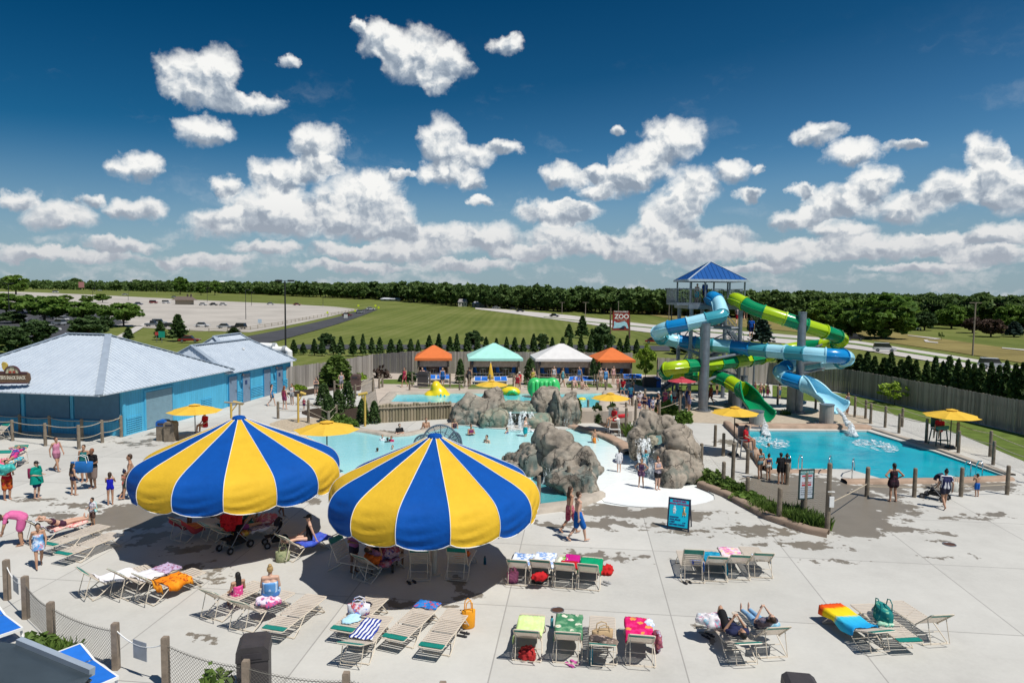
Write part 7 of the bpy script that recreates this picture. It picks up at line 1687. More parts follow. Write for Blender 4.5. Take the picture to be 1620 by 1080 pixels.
def guard(label, px, py, yaw, hat='red'):
 person(label, G(px, py) + V((0, -.05, .53)), 1.68, yaw, 'sit', 'tan', ('cap', 'navy') if hat != 'white' else ('hat', 'white'), [('shirt', red), ('shorts', red)])
guard('lifeguard in red shirt sitting left of the slide pool under the yellow umbrella', 1178, 724, 55); guard('lifeguard in red shirt sitting right of the slide pool by the lawn', 1484, 706, -50); guard('lifeguard in red shirt sitting on the white chair at the lagoon edge', 971, 688, -60, 'white')
person('lifeguard in red seated under the yellow umbrella by the snack building', G(325, 690) + V((0, 0, .2)), 1.7, -30, 'sit', 'tan', ('hat', 'white'), [('shirt', red), ('shorts', red)])
bag(G(976, 686) + V((.35, 0, 1.0)), (.75, .18, .22), M('red_float', (.55, .02, .03), .5), 'red rescue float across the lap of the lagoon lifeguard', 'rescue_float', .5, False); bag(G(1484, 706) + V((0, -.3, 1.05)), (.95, .2, .2), M('green_float', (.02, .14, .12), .5), 'dark green rescue float across the lap of the right lifeguard', 'rescue_float', .3, False)
stand('lifeguard in red and white standing on the far edge of the upper pool', 821.5, 588, 616, 20, 'point', 'tan', ('hat', 'white'), [('shirt', pattern('guard_shirt', 'blot', red, (.5, .05, .06), (.6, .55, .55))), ('shorts', red)], TZ)
# left side of the deck
stand('woman in teal swimsuit standing beside the one with the blue tote', 134, 703, 762, 10, 'stand', 'tan', ('short', 'brown'), [('onepiece', (.01, .12, .12))], 0, 1.28)
stand('woman in black shirt carrying a big blue tote', 147, 709, 772, -15, 'hold', 'brown', ('short', 'red'), [('shirt', blk), ('longtrunks', (.20, .15, .13))], 0, 1.25)
bag(G(143, 772) + V((-.1, -.36, .78)), (.85, .26, .46), M('blue_tote', (.01, .13, .40), .7, 0, .15, 6), 'big blue tote bag with white handles held in front', rz=.1, smat=white_p)
stand('girl in dark bikini with long black hair holding a yellow cloth', 116, 733, 783, 150, 'shifted', 'tan', ('long', 'black'), [('top', (.03, .03, .05)), ('brief', (.03, .03, .06))])
lump(G(126, 765) + V((0, 0, .45)), (.2, .16, .5), cloth((.62, .45, .15)), 'yellow cloth hanging from the hand of the girl in dark bikini', 'cloth', 'yellow_cloth', 40)
stand('boy in teal hooded towel and dark cap with yellow shoes', 59, 729, 788, 80, 'hold', 'fair', ('cap', 'black'), [('poncho', (.0, .22, .17)), ('trunks', nav)])
bag(G(53, 786) + V((-.1, .1, .75)), (.3, .2, .4), M('red_blue_pack', (.25, .02, .08), .7), 'red and blue backpack on the boy in the teal towel', 'backpack', .2, False)
for s in (-1, 1): pass
stand('man in red with a teal float on his shoulder at the left edge', 12, 727, 790, 60, 'hold', 'tan', ('short', 'black'), [('tank', red), ('longtrunks', pattern('red_trunks', 'blot', (.40, .03, .02), (.45, .12, .02), (.25, .02, .02)))], 0, 1.1)
lump(G(10, 790) + V((.1, -.25, 1.05)), (.9, .35, .5), M('teal_float', (.05, .42, .38), .4), 'teal inflatable carried by the man in red', 'float', 'inflatable_ring', 41, .6)
stand('girl in royal blue swimsuit walking past the wet patch', 175, 747, 798, 200, 'phone', 'tan', ('tail', 'brown'), [('onepiece', (.01, .015, .42))])
stand('small girl in coral bikini with dark hair near the left striped umbrella', 198, 743, 789, 160, 'walk', 'tan', ('bun', 'navy'), [('brief', (.72, .16, .12)), ('top', (.65, .18, .15))])
stand('man without a shirt half hidden by the left striped umbrella', 207, 718, 790, -60, 'walk', 'tan', ('short', 'brown'), [('longtrunks', (.10, .12, .10))])
stand('child wrapped in a pale aqua towel at the foot of the sunbathing lounger', 147, 787, 832, -20, 'hold', 'tan', ('short', 'black'), [('shirt', (.62, .60, .66)), ('trunks', (.12, .07, .06)), ('cape', pattern('aqua_duck', 'blot', (.35, .68, .70), (.45, .72, .74), (.72, .55, .12)))])
stand('child wrapped in a blue and white beach towel walking along the loungers', 62, 828, 897, 40, 'walk', 'tan', ('short', 'black'), [('wrap', pattern('sky_towel', 'blot', (.10, .30, .60), (.55, .65, .78), (.6, .25, .3)))], 0, 1.15)
p, h = hh(33, 787, 862); person('woman in pink towel wrap bending over a lounger', p, 1.72, -60, 'bend', 'tan', ('long', 'brown'), [('shirt', (.62, .14, .32)), ('trunks', (.58, .12, .30))], 1.3)
def on_chair(label, k, u, pose, h, yaw=0, dz=0.0, x=0.0, **kw):
 key, c, rz = L[k]; v = onL(k, u, x, dz); return person(label, v, h, math.degrees(rz) + yaw, pose, **kw)
on_chair('woman in dark bikini sunbathing on her back with arms behind her head', 'g6', .85, 'lie', 1.65, 0, .02, skin='fair', hair=('short', 'light'), wear=[('top', (.06, .02, .04)), ('brief', (.06, .02, .04))])
on_chair('woman in black swimsuit sitting in the shade of the left striped umbrella', 'h1', .75, 'sitout', 1.65, 150, -.02, skin='fair', hair=('cap', 'black'), wear=[('onepiece', blk)])
person('girl in pink towel wrap sitting with her back to the camera', G(377, 962) + V((0, 0, -.06)), 1.45, 225, 'sit', skin='tan', hair=('long', 'black'), wear=[('wrap', pattern('pink_dots', 'blot', (.72, .06, .26), (.78, .12, .34), (.8, .5, .6)))])
person('heavy woman in blue and white striped wrap with blond bun on a lounger', G(428, 962) + V((0, 0, -.08)), 1.72, 195, 'sit', skin='fair', hair=('bun', 'blond'), wear=[('wrap', pattern('blue_wave', 'stripe', (.10, .28, .58), (.45, .60, .78), 90)), ('shorts', (.05, .15, .4))], girth=1.35)
on_chair('man in black shorts and navy shirt lying with one knee raised', 'd1', .95, 'lieknee', 1.75, 0, .02, skin='tan', hair=('short', 'black'), wear=[('shirt', (.02, .025, .07)), ('trunks', blk)])
on_chair('person in light jeans lying beside the man in black shorts', 'd2', .95, 'lieflat', 1.70, 0, .02, skin='fair', hair=('long', 'brown'), wear=[('pants', (.22, .40, .60)), ('shirt', pattern('dark_plaid', 'blot', (.04, .05, .09), (.15, .12, .15), (.3, .3, .35)))])
on_chair('woman in bright print shirt lounging with arms raised near the rope fence', 'g7', .9, 'lie', 1.65, 0, .02, skin='tan', hair=('short', 'brown'), wear=[('shirt', pattern('bright_print', 'blot', (.04, .05, .22), (.5, .03, .15), (.1, .2, .5))), ('shorts', (.6, .05, .2))])
on_chair('man reclining deep in the shade of the left striped umbrella', 'h4', .95, 'lie', 1.75, 0, .05, skin='brown', hair=('short', 'black'), wear=[('trunks', (.2, .02, .03))])
on_chair('person resting in the shade on the zebra towel', 'h2', 1.0, 'lieknee', 1.65, 0, .06, skin='tan', hair=('long', 'brown'), wear=[('onepiece', (.25, .05, .2))])
on_chair('person leaning back in the shade of the right striped umbrella', 'i4', .9, 'lieflat', 1.65, 0, .06, skin='tan', hair=('long', 'brown'), wear=[('shirt', (.25, .12, .22)), ('shorts', (.05, .05, .12))])
stand('person bending in the shade behind the left umbrella with only legs visible', 446, 762, 815, 60, 'walk', 'brown', ('short', 'black'), [('shorts', (.05, .05, .06))])
# in the lagoon
def wade(label, px, py, depth, h, yaw, pose, skin, hair, wear): person(label, G(px, py, -.06) + V((0, 0, -depth)), h, yaw, pose, skin, hair, wear, 1.1)
wade('woman in black shirt wading in the lagoon with folded arms', 632, 689, .95, 1.68, 30, 'fold', 'fair', ('short', 'black'), [('shirt', blk), ('shorts', blk)])
wade('man with bare shoulders standing in the lagoon by the coping', 674, 680, 1.0, 1.78, 20, 'stand', 'tan', ('short', 'brown'), [('trunks', nav)])
wade('woman in dark swimsuit sitting at the lagoon edge by the log wall', 719, 677, .55, 1.6, 30, 'sit', 'tan', ('short', 'brown'), [('onepiece', (.06, .03, .04)), ('brief', (.4, .1, .2))])
wade('boy in blue swim shirt leaning in the lagoon', 584, 704, .9, 1.25, 250, 'bend', 'fair', ('short', 'brown'), [('longsleeve', (.01, .07, .38)), ('trunks', nav)])
wade('child in white shirt standing in the lagoon', 605, 697, .85, 1.2, 10, 'stand', 'fair', ('short', 'light'), [('shirt', (.65, .65, .68)), ('trunks', blu)])
wade('dark haired child beside the one in white in the lagoon', 613, 699, .95, 1.2, 200, 'stand', 'tan', ('short', 'black'), [('shirt', (.05, .05, .06)), ('trunks', nav)])
wade('child in pink shirt in the lagoon', 619, 698, .90, 1.2, -20, 'stand', 'tan', ('short', 'brown'), [('shirt', (.60, .04, .14)), ('trunks', nav)])
wade('brown haired child deep in the lagoon just behind the near umbrella', 597, 714, 1.05, 1.25, 200, 'stand', 'tan', ('short', 'brown'), [('trunks', nav)])
wade('child with wet light hair whose head shows above the near umbrella', 621, 710, 1.0, 1.2, 0, 'stand', 'fair', ('short', 'light'), [('trunks', red)])
wade('girl up to her shoulders in the lagoon below the waterfall', 802, 685, .95, 1.3, 60, 'stand', 'fair', ('short', 'brown'), [('onepiece', (.1, .1, .2))])
wade('woman in turquoise skirt and pale top wading below the waterfall', 831, 690, .45, 1.66, 70, 'hold', 'fair', ('tail', 'brown'), [('top', (.65, .5, .45)), ('shorts', (.01, .33, .38))])
# left walkway
stand('woman in maroon top walking by the blue service building', 450, 610, 647, 150, 'shifted', 'fair', ('long', 'red'), [('tank', (.30, .04, .09)), ('shorts', (.25, .05, .12))])
stand('woman in black top standing with folded arms near the ramp rail', 500, 597, 626, 30, 'fold', 'fair', ('long', 'brown'), [('tank', (.06, .06, .07)), ('shorts', (.22, .18, .15))], .3)
stand('person in red sitting by the ramp post', 481, 630, 648, 0, 'stand', 'tan', ('short', 'brown'), [('shirt', (.30, .03, .06)), ('shorts', nav)])
# queue to the slides
Q = [(985, 598, 628, -40, 'walk', 'fair', ('short', 'red'), [('shirt', red), ('shorts', (.02, .25, .30))], 'boy in red shirt with aqua backpack in the slide queue'), (977, 596, 617, 30, 'shifted', 'tan', ('bun', 'brown'), [('top', (.5, .2, .2)), ('brief', (.5, .2, .2))], 'woman in pink bikini in the slide queue'),
  (997, 608, 640, 200, 'stand', 'tan', ('short', 'black'), [('shirt', (.02, .12, .20)), ('trunks', nav)], 'boy in dark blue shirt in the slide queue'), (1001, 604, 634, 100, 'stand', 'brown', ('short', 'black'), [('shirt', (.03, .03, .03)), ('trunks', blk)], 'man in black at the log posts in the slide queue'),
  (1012, 618, 652, 20, 'hold', 'fair', ('cap', 'white'), [('shirt', (.45, .40, .42)), ('shorts', nav)], 'person in grey shirt and white cap in the slide queue'), (1019, 622, 655, -30, 'fold', 'tan', ('long', 'black'), [('onepiece', (.03, .02, .05))], 'woman with long black hair in dark swimsuit in the slide queue'),
  (1026, 627, 652, 10, 'stand', 'tan', ('short', 'brown'), [('longsleeve', nav), ('trunks', nav)], 'child in navy swim shirt in the slide queue'), (1032, 628, 656, 40, 'shifted', 'fair', ('short', 'light'), [('shirt', pattern('plaidq', 'blot', (.05, .08, .2), (.4, .4, .45), (.2, .05, .1))), ('shorts', nav)], 'child in plaid shirt in the slide queue'),
  (1041, 619, 653, -80, 'fold', 'tan', ('cap', 'white'), [('tank', (.02, .03, .05)), ('shorts', (.05, .07, .12))], 'woman in dark tank top and white cap in the slide queue'), (1011, 634, 657, 10, 'stand', 'tan', ('tail', 'red'), [('top', (.5, .1, .1)), ('brief', (.1, .1, .3))], 'girl in red bikini at the front of the slide queue')]
for px, a, b, yaw, pose, sk, hr, wr, lab in Q: stand(lab, px, a, b, yaw, pose, sk, hr, wr, .3 if px > 1005 else TZ)
stand('person in white shirt under the red umbrella', 1067, 615, 640, 0, 'stand', 'fair', ('short', 'red'), [('shirt', (.65, .62, .6)), ('shorts', red)]); stand('man in dark shirt under the red umbrella', 1075, 612, 640, -20, 'stand', 'tan', ('cap', 'black'), [('shirt', (.03, .03, .04)), ('shorts', nav)])
for px, a, b, yaw, sk, c, lab in ((1134, 606, 625, 10, 'tan', blk, 'bather in black behind the tower columns'), (1144, 608, 625, -20, 'fair', (.5, .1, .15), 'bather in red behind the tower columns'), (1194, 604, 624, 20, 'tan', (.15, .05, .05), 'dark haired bather left of the group behind the green slide'), (1203, 605, 626, -30, 'fair', (.5, .2, .15), 'man without a shirt in the group behind the green slide'), (1208, 607, 627, 40, 'fair', (.1, .2, .3), 'boy in blue trunks in the group behind the green slide'), (1214, 607, 629, 10, 'tan', (.4, .05, .1), 'woman in red swimsuit at the right of the group behind the green slide'), (1233, 607, 631, 190, 'fair', (.08, .15, .25), 'man without a shirt in long blue trunks walking beyond the slide columns')):
 stand(lab, px, a, b, yaw, 'shifted', sk, ('short', 'brown'), [('longtrunks' if 'trunks' in lab or 'man' in lab.split()[0] else 'onepiece', c)])
person('attendant in blue shirt standing on the slide tower platform', V((PX(1115, 470, 52.9).x, 52.9, TZC)), 1.75, 20, 'stand', 'brown', ('short', 'black'), [('shirt', (.01, .07, .32)), ('shorts', nav)]); person('child in turquoise shorts waiting on the slide tower platform', V((PX(1102.5, 470, 52.8).x, 52.8, TZC)), 1.55, 20, 'shifted', 'fair', ('short', 'light'), [('trunks', (.02, .40, .42))])
person('climber in bright blue shirt on the tower stairs', PX(1188, 534, 58.5), 1.7, 160, 'walk', 'tan', ('short', 'brown'), [('shirt', (.01, .09, .42)), ('trunks', nav)]); person('climber in pale shirt near the top of the tower stairs', PX(1167, 514, 57.5), 1.65, 160, 'walk', 'fair', ('short', 'light'), [('shirt', (.5, .4, .4)), ('trunks', red)]); person('climber in brown swimsuit near the top of the tower stairs', PX(1179, 508, 58), 1.6, 160, 'walk', 'tan', ('tail', 'brown'), [('onepiece', (.25, .12, .08))])
for px, py, yaw, c, lab in ((908, 612, 10, (.6, .4, .4), 'seated woman in pale swimsuit in front of the pale grey cabana'), (916, 608, -20, (.05, .15, .4), 'person in blue leaning on the loungers of the pale grey cabana'), (921, 615, 40, (.5, .35, .3), 'bather sitting at the far edge of the upper pool'), (876, 607, 0, (.5, .5, .52), 'person in grey between the mint and pale grey cabanas'), (818, 622, 0, (.3, .02, .03), 'person in red under the umbrella above the tall boulder'), (950, 610, 0, (.5, .4, .35), 'child by the right orange cabana'), (970, 607, 30, (.5, .3, .3), 'bather standing by the right orange cabana')):
 person(lab, G(px, py, TZ), 1.55, yaw, 'sitlow' if 'sit' in lab or 'seated' in lab else 'stand', 'fair', ('short', 'brown'), [('onepiece', c)])
EXTRA = [(540, 618, 0, 10, 'hold', 'fair', (.3, .3, .35), 'bather in grey by the log posts'), (640, 612, TZ, -30, 'walk', 'tan', (.5, .05, .1), 'bather in red walking behind the upper pool'), (700, 612, TZ, 20, 'stand', 'fair', (.02, .1, .3), 'bather in blue behind the yellow inflatable ramp'), (742, 611, TZ, 160, 'shifted', 'tan', (.05, .05, .06), 'bather in black between the left cabanas'), (843, 613, TZ, -20, 'hold', 'fair', (.6, .5, .1), 'bather in yellow near the green inflatable block'), (890, 612, TZ, 60, 'walk', 'tan', (.1, .3, .35), 'bather in teal behind the green inflatable block'),
 (1086, 645, 0, 40, 'stand', 'fair', (.02, .05, .2), 'bather in navy at the foot of the left slide column'), (1124, 640, 0, -60, 'walk', 'tan', (.4, .1, .05), 'bather in orange walking under the green tube'), (1340, 655, 0, 20, 'shifted', 'tan', (.1, .1, .12), 'bather in dark suit beyond the blue slide mouth'), (430, 642, 0, 120, 'walk', 'fair', (.05, .2, .4), 'bather in blue walking along the service building doors'), (462, 640, 0, -20, 'hold', 'tan', (.6, .6, .6), 'bather in white beside the walkway post'), (90, 745, 0, 70, 'walk', 'tan', (.5, .2, .3), 'bather in rose walking behind the girl with the yellow cloth'), (1090, 652, 0, 100, 'hold', 'tan', (.3, .3, .5), 'bather in violet beyond the left slide column'), (1052, 648, 0, -30, 'fold', 'fair', (.5, .1, .2), 'bather in crimson by the tall log posts'), (1060, 652, 0, 60, 'stand', 'tan', (.05, .3, .3), 'bather in sea green by the tall log posts'), (668, 612, TZ, 0, 'hold', 'fair', (.6, .3, .4), 'bather in light pink by the dark cabana bin'), (958, 612, TZ, 0, 'walk', 'fair', (.1, .3, .6), 'bather in sky blue at the right end of the upper pool')]
for px, py, z, yaw, pose, sk, c, lab in EXTRA: person(lab, G(px, py, z), 1.6, yaw, pose, sk, ('tail' if px % 3 else 'short', 'brown'), [('onepiece' if px % 2 else 'tank', c), ('shorts', tuple(.5 * q for q in c))])
for px, py, yaw, pose, c, lab in ((300, 838, 140, 'fold', (.35, .05, .1), 'person standing in the far shade by the striped towels'), (560, 905, 60, 'hold', (.3, .1, .25), 'person bending over bags in the near shade'), (632, 893, 200, 'fold', (.05, .05, .08), 'person in black in the near shade behind the stroller')): person(lab, G(px, py), 1.55, yaw, pose, 'brown', ('short', 'black'), [('shirt', c), ('shorts', (.03, .03, .05))])
wade('woman in plum suit in the lagoon near the low grey boulder', 745, 688, 1.0, 1.65, 30, 'fold', 'tan', ('bun', 'brown'), [('onepiece', (.15, .02, .1))]); wade('thin boy in orange trunks in the shallow channel', 940, 700, .5, 1.3, 60, 'walk', 'tan', ('short', 'brown'), [('trunks', (.6, .2, .03))]); wade('man floating low in the lagoon right of the fountain arches', 770, 700, 1.3, 1.75, -40, 'stand', 'fair', ('short', 'brown'), [('trunks', nav)])


# ------------------------------------------------------------------ foliage
LF = {'far': leaf_mat('leaf_far', (.055, .110, .030), (.150, .225, .065), .35), 'mid': leaf_mat('leaf_mid', (.065, .140, .022), (.180, .285, .052), .4), 'lime': leaf_mat('leaf_lime', (.16, .27, .02), (.32, .44, .05), .3), 'dark': leaf_mat('leaf_dark', (.030, .068, .022), (.085, .140, .044), .3), 'arb': leaf_mat('leaf_arb', (.034, .074, .024), (.095, .155, .044), .25),
  'grass': leaf_mat('leaf_grass', (.05, .10, .015), (.14, .22, .04)), 'purple': leaf_mat('leaf_purple', (.05, .03, .024), (.11, .07, .05)), 'shrub': leaf_mat('leaf_shrub', (.06, .115, .022), (.16, .24, .05), .3), 'blue': leaf_mat('leaf_bluegreen', (.020, .045, .035), (.055, .095, .075), .1)}
bark = M('bark', (.10, .075, .055), .9, 0, .3, 4, .5, .1)
rngN = np.random.default_rng(11)
def crown_pts(rng, rx, rz, cz, nclump, per, flat=1.0, shape='round'):
 cs = []
 while len(cs) < nclump:
  p = rng.uniform(-1, 1, 3); r = np.linalg.norm(p)
  if r > 1 or r < .35: continue
  if shape == 'oak' and p[2] < -.75: continue
  cs.append(p)
 cs = np.array(cs); rad = rng.uniform(.16, .34, nclump); out = []
 for c, r in zip(cs, rad):
  d = rng.normal(size=(per, 3)); d /= np.linalg.norm(d, axis=1)[:, None]; d *= (rng.uniform(.55, 1.0, per) ** .6)[:, None] * r; d[:, 2] *= .75; out.append(c + d)
 P = np.concatenate(out); P[:, 0] *= rx; P[:, 1] *= rx; P[:, 2] = cz + P[:, 2] * rz; return P, cs
def tree_parts(seed, H, rx, rz, base, mat, nclump=40, per=60, leaf=.5, shape='round', trunk=.22):
 rng = np.random.default_rng(seed); cz = base + rz; P, cs = crown_pts(rng, rx, rz, cz, nclump, per, 1, shape); v, q = leaf_quads(rng, P, leaf); crown = np_mesh('crown', v, q, mat)
 m = MB(); m.tube([(0, 0, -.3), (0.03 * rx, 0, base * .6), (0, .03 * rx, cz)], [trunk * 1.25, trunk, trunk * .5], 8)
 for k in range(7): c = cs[k]; m.tube([(0, 0, base * .75 + k * .12 * rz), (c[0] * rx * .45, c[1] * rx * .45, cz + c[2] * rz * .3), (c[0] * rx * .85, c[1] * rx * .85, cz + c[2] * rz * .8)], [trunk * .5, trunk * .3, trunk * .1], 5)
 return crown, m.mesh('trunk', bark)
def conifer_parts(seed, H, r, mat, n=1400, leaf=.28, tight=False):
 rng = np.random.default_rng(seed); t = rng.uniform(0, 1, n) ** .8; a = rng.uniform(0, 6.283, n); prof = (1 - t) ** (.75 if not tight else .45); tier = (.94 if tight else .75) + (.06 if tight else .25) * np.sin(t * 40 + 2 * np.sin(a * 3)); lob = 1 + .22 * np.sin(a * 5 + seed + t * 9)
 rr = r * prof * tier * lob * (rng.uniform(.45, 1, n) ** .5); P = np.stack([rr * np.cos(a), rr * np.sin(a), .12 * H * (0 if tight else 1) + t * H * (.88 if not tight else 1)], 1); v, q = leaf_quads(rng, P, leaf); m = MB(); m.tube([(0, 0, -.4), (0, 0, H * .9)], [.06 * r + .05, .02], 6); return np_mesh('crown', v, q, mat), m.mesh('trunk', bark)
def shrub_mesh(seed, rx, ry, h, mat, n=900, leaf=.12, blades=False):
 rng = np.random.default_rng(seed); d = rng.normal(size=(n, 3)); d /= np.linalg.norm(d, axis=1)[:, None]; d[:, 2] = np.abs(d[:, 2]); k = rng.uniform(.35, 1, n) ** .5 * (1 + .2 * np.sin(d[:, 0] * 7 + seed) * np.cos(d[:, 1] * 6)); P = d * k[:, None] * np.array([rx, ry, h])
 if blades:
  b = np.stack([rng.uniform(-rx, rx, n) * .8, rng.uniform(-ry, ry, n) * .8, np.zeros(n)], 1); lean = rng.normal(size=(n, 3)) * .35; lean[:, 2] = 1; tip = b + lean * h * rng.uniform(.5, 1.1, n)[:, None]; w = np.stack([rng.normal(size=n), rng.normal(size=n), np.zeros(n)], 1) * leaf * .25; v = np.stack([b - w, b + w, tip + w * .2, tip - w * .2], 1).reshape(-1, 3); return np_mesh('foliage', v, np.arange(n * 4).reshape(-1, 4), mat)
 v, q = leaf_quads(rng, P, leaf); return np_mesh('foliage', v, q, mat)
def put_tree(name, parts, loc, label, cat, scale=1.0, rz=0.0, group=None, names=('crown', 'trunk')):
 t = thing(name, label, cat, loc, rz, group); t.scale = (scale, scale, scale) if not isinstance(scale, tuple) else scale
 for nm, me in zip(names, parts): link(nm, me, t)
 return t
# far wood: single trees, then a mass that fills behind them
FAR = [tree_parts(100 + k, 1, [5.0, 6.0, 4.4, 5.4, 4.8, 5.6][k], [5.0, 5.4, 5.6, 4.8, 6.0, 5.2][k], 2.0, LF['far'], 46, 34, 1.15, 'oak', .35) for k in range(6)]
JOIN = []
for (c_, t_) in FAR:
 mm = bpy.data.meshes.new('far_tree'); bm = bmesh.new(); bm.from_mesh(c_); nf = len(bm.faces); bm.from_mesh(t_); bm.faces.ensure_lookup_table()
 for f in bm.faces[nf:]: f.material_index = 1
 bm.to_mesh(mm); bm.free(); mm.materials.append(LF['far']); mm.materials.append(bark); JOIN.append(mm)
# line of the wood: (px, py_base, py_top)
WOOD = [(-80, 456.5, 441), (40, 457, 443), (150, 459, 444), (260, 461.5, 445), (400, 466, 447), (520, 471, 448), (640, 476.5, 448), (720, 484, 450), (800, 488, 454), (900, 494, 456), (1000, 498, 458), (1080, 500, 460), (1200, 505, 463), (1300, 508, 464), (1440, 514, 467), (1540, 517, 470), (1640, 521, 472), (1760, 528, 474)]
def wood_at(px): xs = [w[0] for w in WOOD]; return np.interp(px, xs, [w[1] for w in WOOD]), np.interp(px, xs, [w[2] for w in WOOD])
rw = random.Random(5); k = 0; px = -70.0
while px < 1740 and k < 270:
 yb, yt = wood_at(px); b = GT(px, yb + rw.uniform(-1.2, .8)); dep = b.y + rw.uniform(0, 14); b = V((b.x * dep / b.y, dep, 0)); b.z = gz(b.x, b.y)
 h = PX(px, yt + rw.uniform(-2.0, 5.0) - (rw.random() < .08) * 3, b.y).z - b.z; h = max(5.0, h); me = JOIN[k % 6]; hh0 = [12, 12.8, 13.2, 11.6, 14, 12.4][k % 6]
 o = link('far_tree', me, None, b); s = h / hh0; o.scale = (s * rw.uniform(.85, 1.25), s * rw.uniform(.85, 1.25), s); o.rotation_euler = (0, 0, rw.uniform(0, 6.28)); tag(o, 'dark green deciduous tree in the long wood along the horizon', 'tree', 'trees of the long wood along the horizon')
 px += rw.uniform(5.2, 8.6) * (1.0 if px < 1000 else 1.15); k += 1
def wood_mass():
 rng = np.random.default_rng(77); vs = [];
 for i in range(900):
  px = rng.uniform(-150, 1800); yb, yt = wood_at(px); b = GT(px, yb); dep = b.y + rng.uniform(16, 70); x = b.x * dep / b.y; z0 = gz(x, dep); h = max(4, PX(px, yt + rng.uniform(-1.2, 2.5), dep).z - z0); r = rng.uniform(3.5, 6)
  n = 70; d = rng.normal(size=(n, 3)); d /= np.linalg.norm(d, axis=1)[:, None]; P = d * np.array([r, r, h * .5]) * (rng.uniform(.6, 1, n) ** .5)[:, None] + np.array([x, dep, z0 + h * .5]); v, q = leaf_quads(rng, P, 1.5); vs.append(v)
 v = np.concatenate(vs); me = np_mesh('woodland', v, np.arange(len(v)).reshape(-1, 4), LF['far']); o = link('woodland', me); o['kind'] = 'stuff'; tag(o, 'mass of the far wood behind its front trees', 'woodland')
wood_mass()
# nearer deciduous trees
MID = [tree_parts(200 + k, 1, [2.8, 3.2, 2.4][k], [2.6, 2.4, 2.8][k], 1.5, LF['mid'], 40, 60, .42, 'oak', .16) for k in range(3)]
def near_tree(px, yb, yt, w_px, label, kind=0, mat=None, parts=None, z=None):
 b = GT(px, yb) if z is None else G(px, yb, z); pr = parts or MID[kind]; H0 = ({0: 6.7, 1: 6.3, 2: 7.1}[kind] if parts is None else 6.7) * 1.1; W0 = ({0: 5.6, 1: 6.4, 2: 4.8}[kind] if parts is None else 5.6) * 1.15
 h = PX(px, yt, b.y).z - b.z; s = h / H0; w = abs(PX(px + w_px, yb, b.y).x - PX(px, yb, b.y).x) / W0; return put_tree('deciduous_tree', pr, b, label, 'tree', (w, w, s), random.uniform(0, 6))
T_ = [(10, 500, 463, 60, 'round green tree at the far left by the staff parking lot', 0), (45, 497, 463, 44, 'small green tree beside the tall lamp at the left lot', 2), (72, 512, 466, 75, 'spreading green tree over the parked cars in the left lot', 1), (128, 512, 475, 70, 'wide green tree right of the spreading one in the left lot', 1), (196, 517, 477, 62, 'broad bright green tree by the footpath', 1), (166, 506, 480, 26, 'thin small tree behind the broad one by the footpath', 2), (105, 480, 466, 24, 'small round tree in the pale lot, leftmost of three', 0), (137, 480, 466, 22, 'small round tree in the pale lot, middle of three', 2), (162, 479, 464, 26, 'small round tree in the pale lot, rightmost of three', 1),
  (285, 466, 437, 26, 'taller dark tree standing out of the wood left of the white dome', 0), (318, 467, 443, 18, 'dark tree beside the taller one in the left wood', 2), (340, 467, 443, 20, 'dark tree right of its taller neighbours in the left wood', 0), (25, 466, 432, 40, 'tall tree rising above the wood at the left edge', 2)]
for px, yb, yt, w, lab, kd in T_: near_tree(px, yb, yt, w, lab, kd)
DK = [tree_parts(220 + k, 1, 2.8, 2.9, .6, LF['dark'], 44, 60, .40, 'round', .16) for k in range(2)]
for px, yb, yt, w, lab in ((140, 536, 495, 60, 'dense dark tree behind the snack roof'), (55, 545, 503, 58, 'dark bushy tree left behind the snack roof'), (15, 560, 512, 60, 'dark tree at the left edge behind the snack roof'), (170, 519, 496, 24, 'small dark tree by the curved lot road'), (20, 512, 490, 45, 'dark low tree in the left lot')): near_tree(px, yb, yt, w, lab, 0, None, DK[px % 2])
G_ = [(517, 548, 525, 26, 'dark round tree behind the conifer row left of centre'), (750, 546, 520, 32, 'dark round tree in the mown field above the mint cabana'), (857, 549, 526, 24, 'round tree behind the pale grey cabana'), (952, 556, 507, 46, 'dark bushy tree left of the zoo sign'), (1075, 560, 535, 40, 'dark bush cluster behind the blue slide bend'), (1190, 525, 497, 22, 'dark tree seen through the tower stairs')]
for px, yb, yt, w, lab in G_: near_tree(px, yb, yt, w, lab, 0, None, DK[px % 2])
BIGT = [(1395, 536, 452, 95, 'huge dense green tree standing alone right of the slides', LF['mid']), (1345, 530, 468, 70, 'big round tree left of the huge one', LF['mid']), (1300, 518, 468, 60, 'rounded tree just above the green slide', LF['mid']), (1428, 520, 470, 40, 'lighter green tree at the right side of the huge one', LF['shrub']), (1462, 523, 492, 36, 'small umbrella shaped tree on the golf course', LF['dark']), (1538, 527, 500, 30, 'reddish brown tree left on the golf course', LF['purple']), (1567, 533, 503, 40, 'reddish brown tree right on the golf course', LF['purple']), (1595, 524, 480, 42, 'green tree behind the blue spruce', LF['mid']), (1640, 526, 482, 50, 'green tree at the right picture edge', LF['mid']), (1505, 520, 480, 44, 'dark green tree behind the small golf trees', LF['mid'])]
for i, (px, yb, yt, w, lab, mt) in enumerate(BIGT): near_tree(px, yb, yt, w, lab, 0, None, tree_parts(240 + i, 1, 2.8, 3.0, .35 if i < 3 else .9, mt, 80, 60, .34, 'round' if i < 3 else 'oak', .2))
near_tree(1489, 539, 522, 9, 'young thin tree beside the golf path', 0, None, tree_parts(270, 1, 2.8, 2.4, 2.0, LF['shrub'], 16, 30, .4, 'round', .12))
YM = tree_parts(280, 1, 2.8, 2.6, 1.5, LF['lime'], 40, 50, .26, 'round', .09); near_tree(1021, 604, 540, 34, 'young lime green maple by the plank fence', 0, None, YM, TZ)
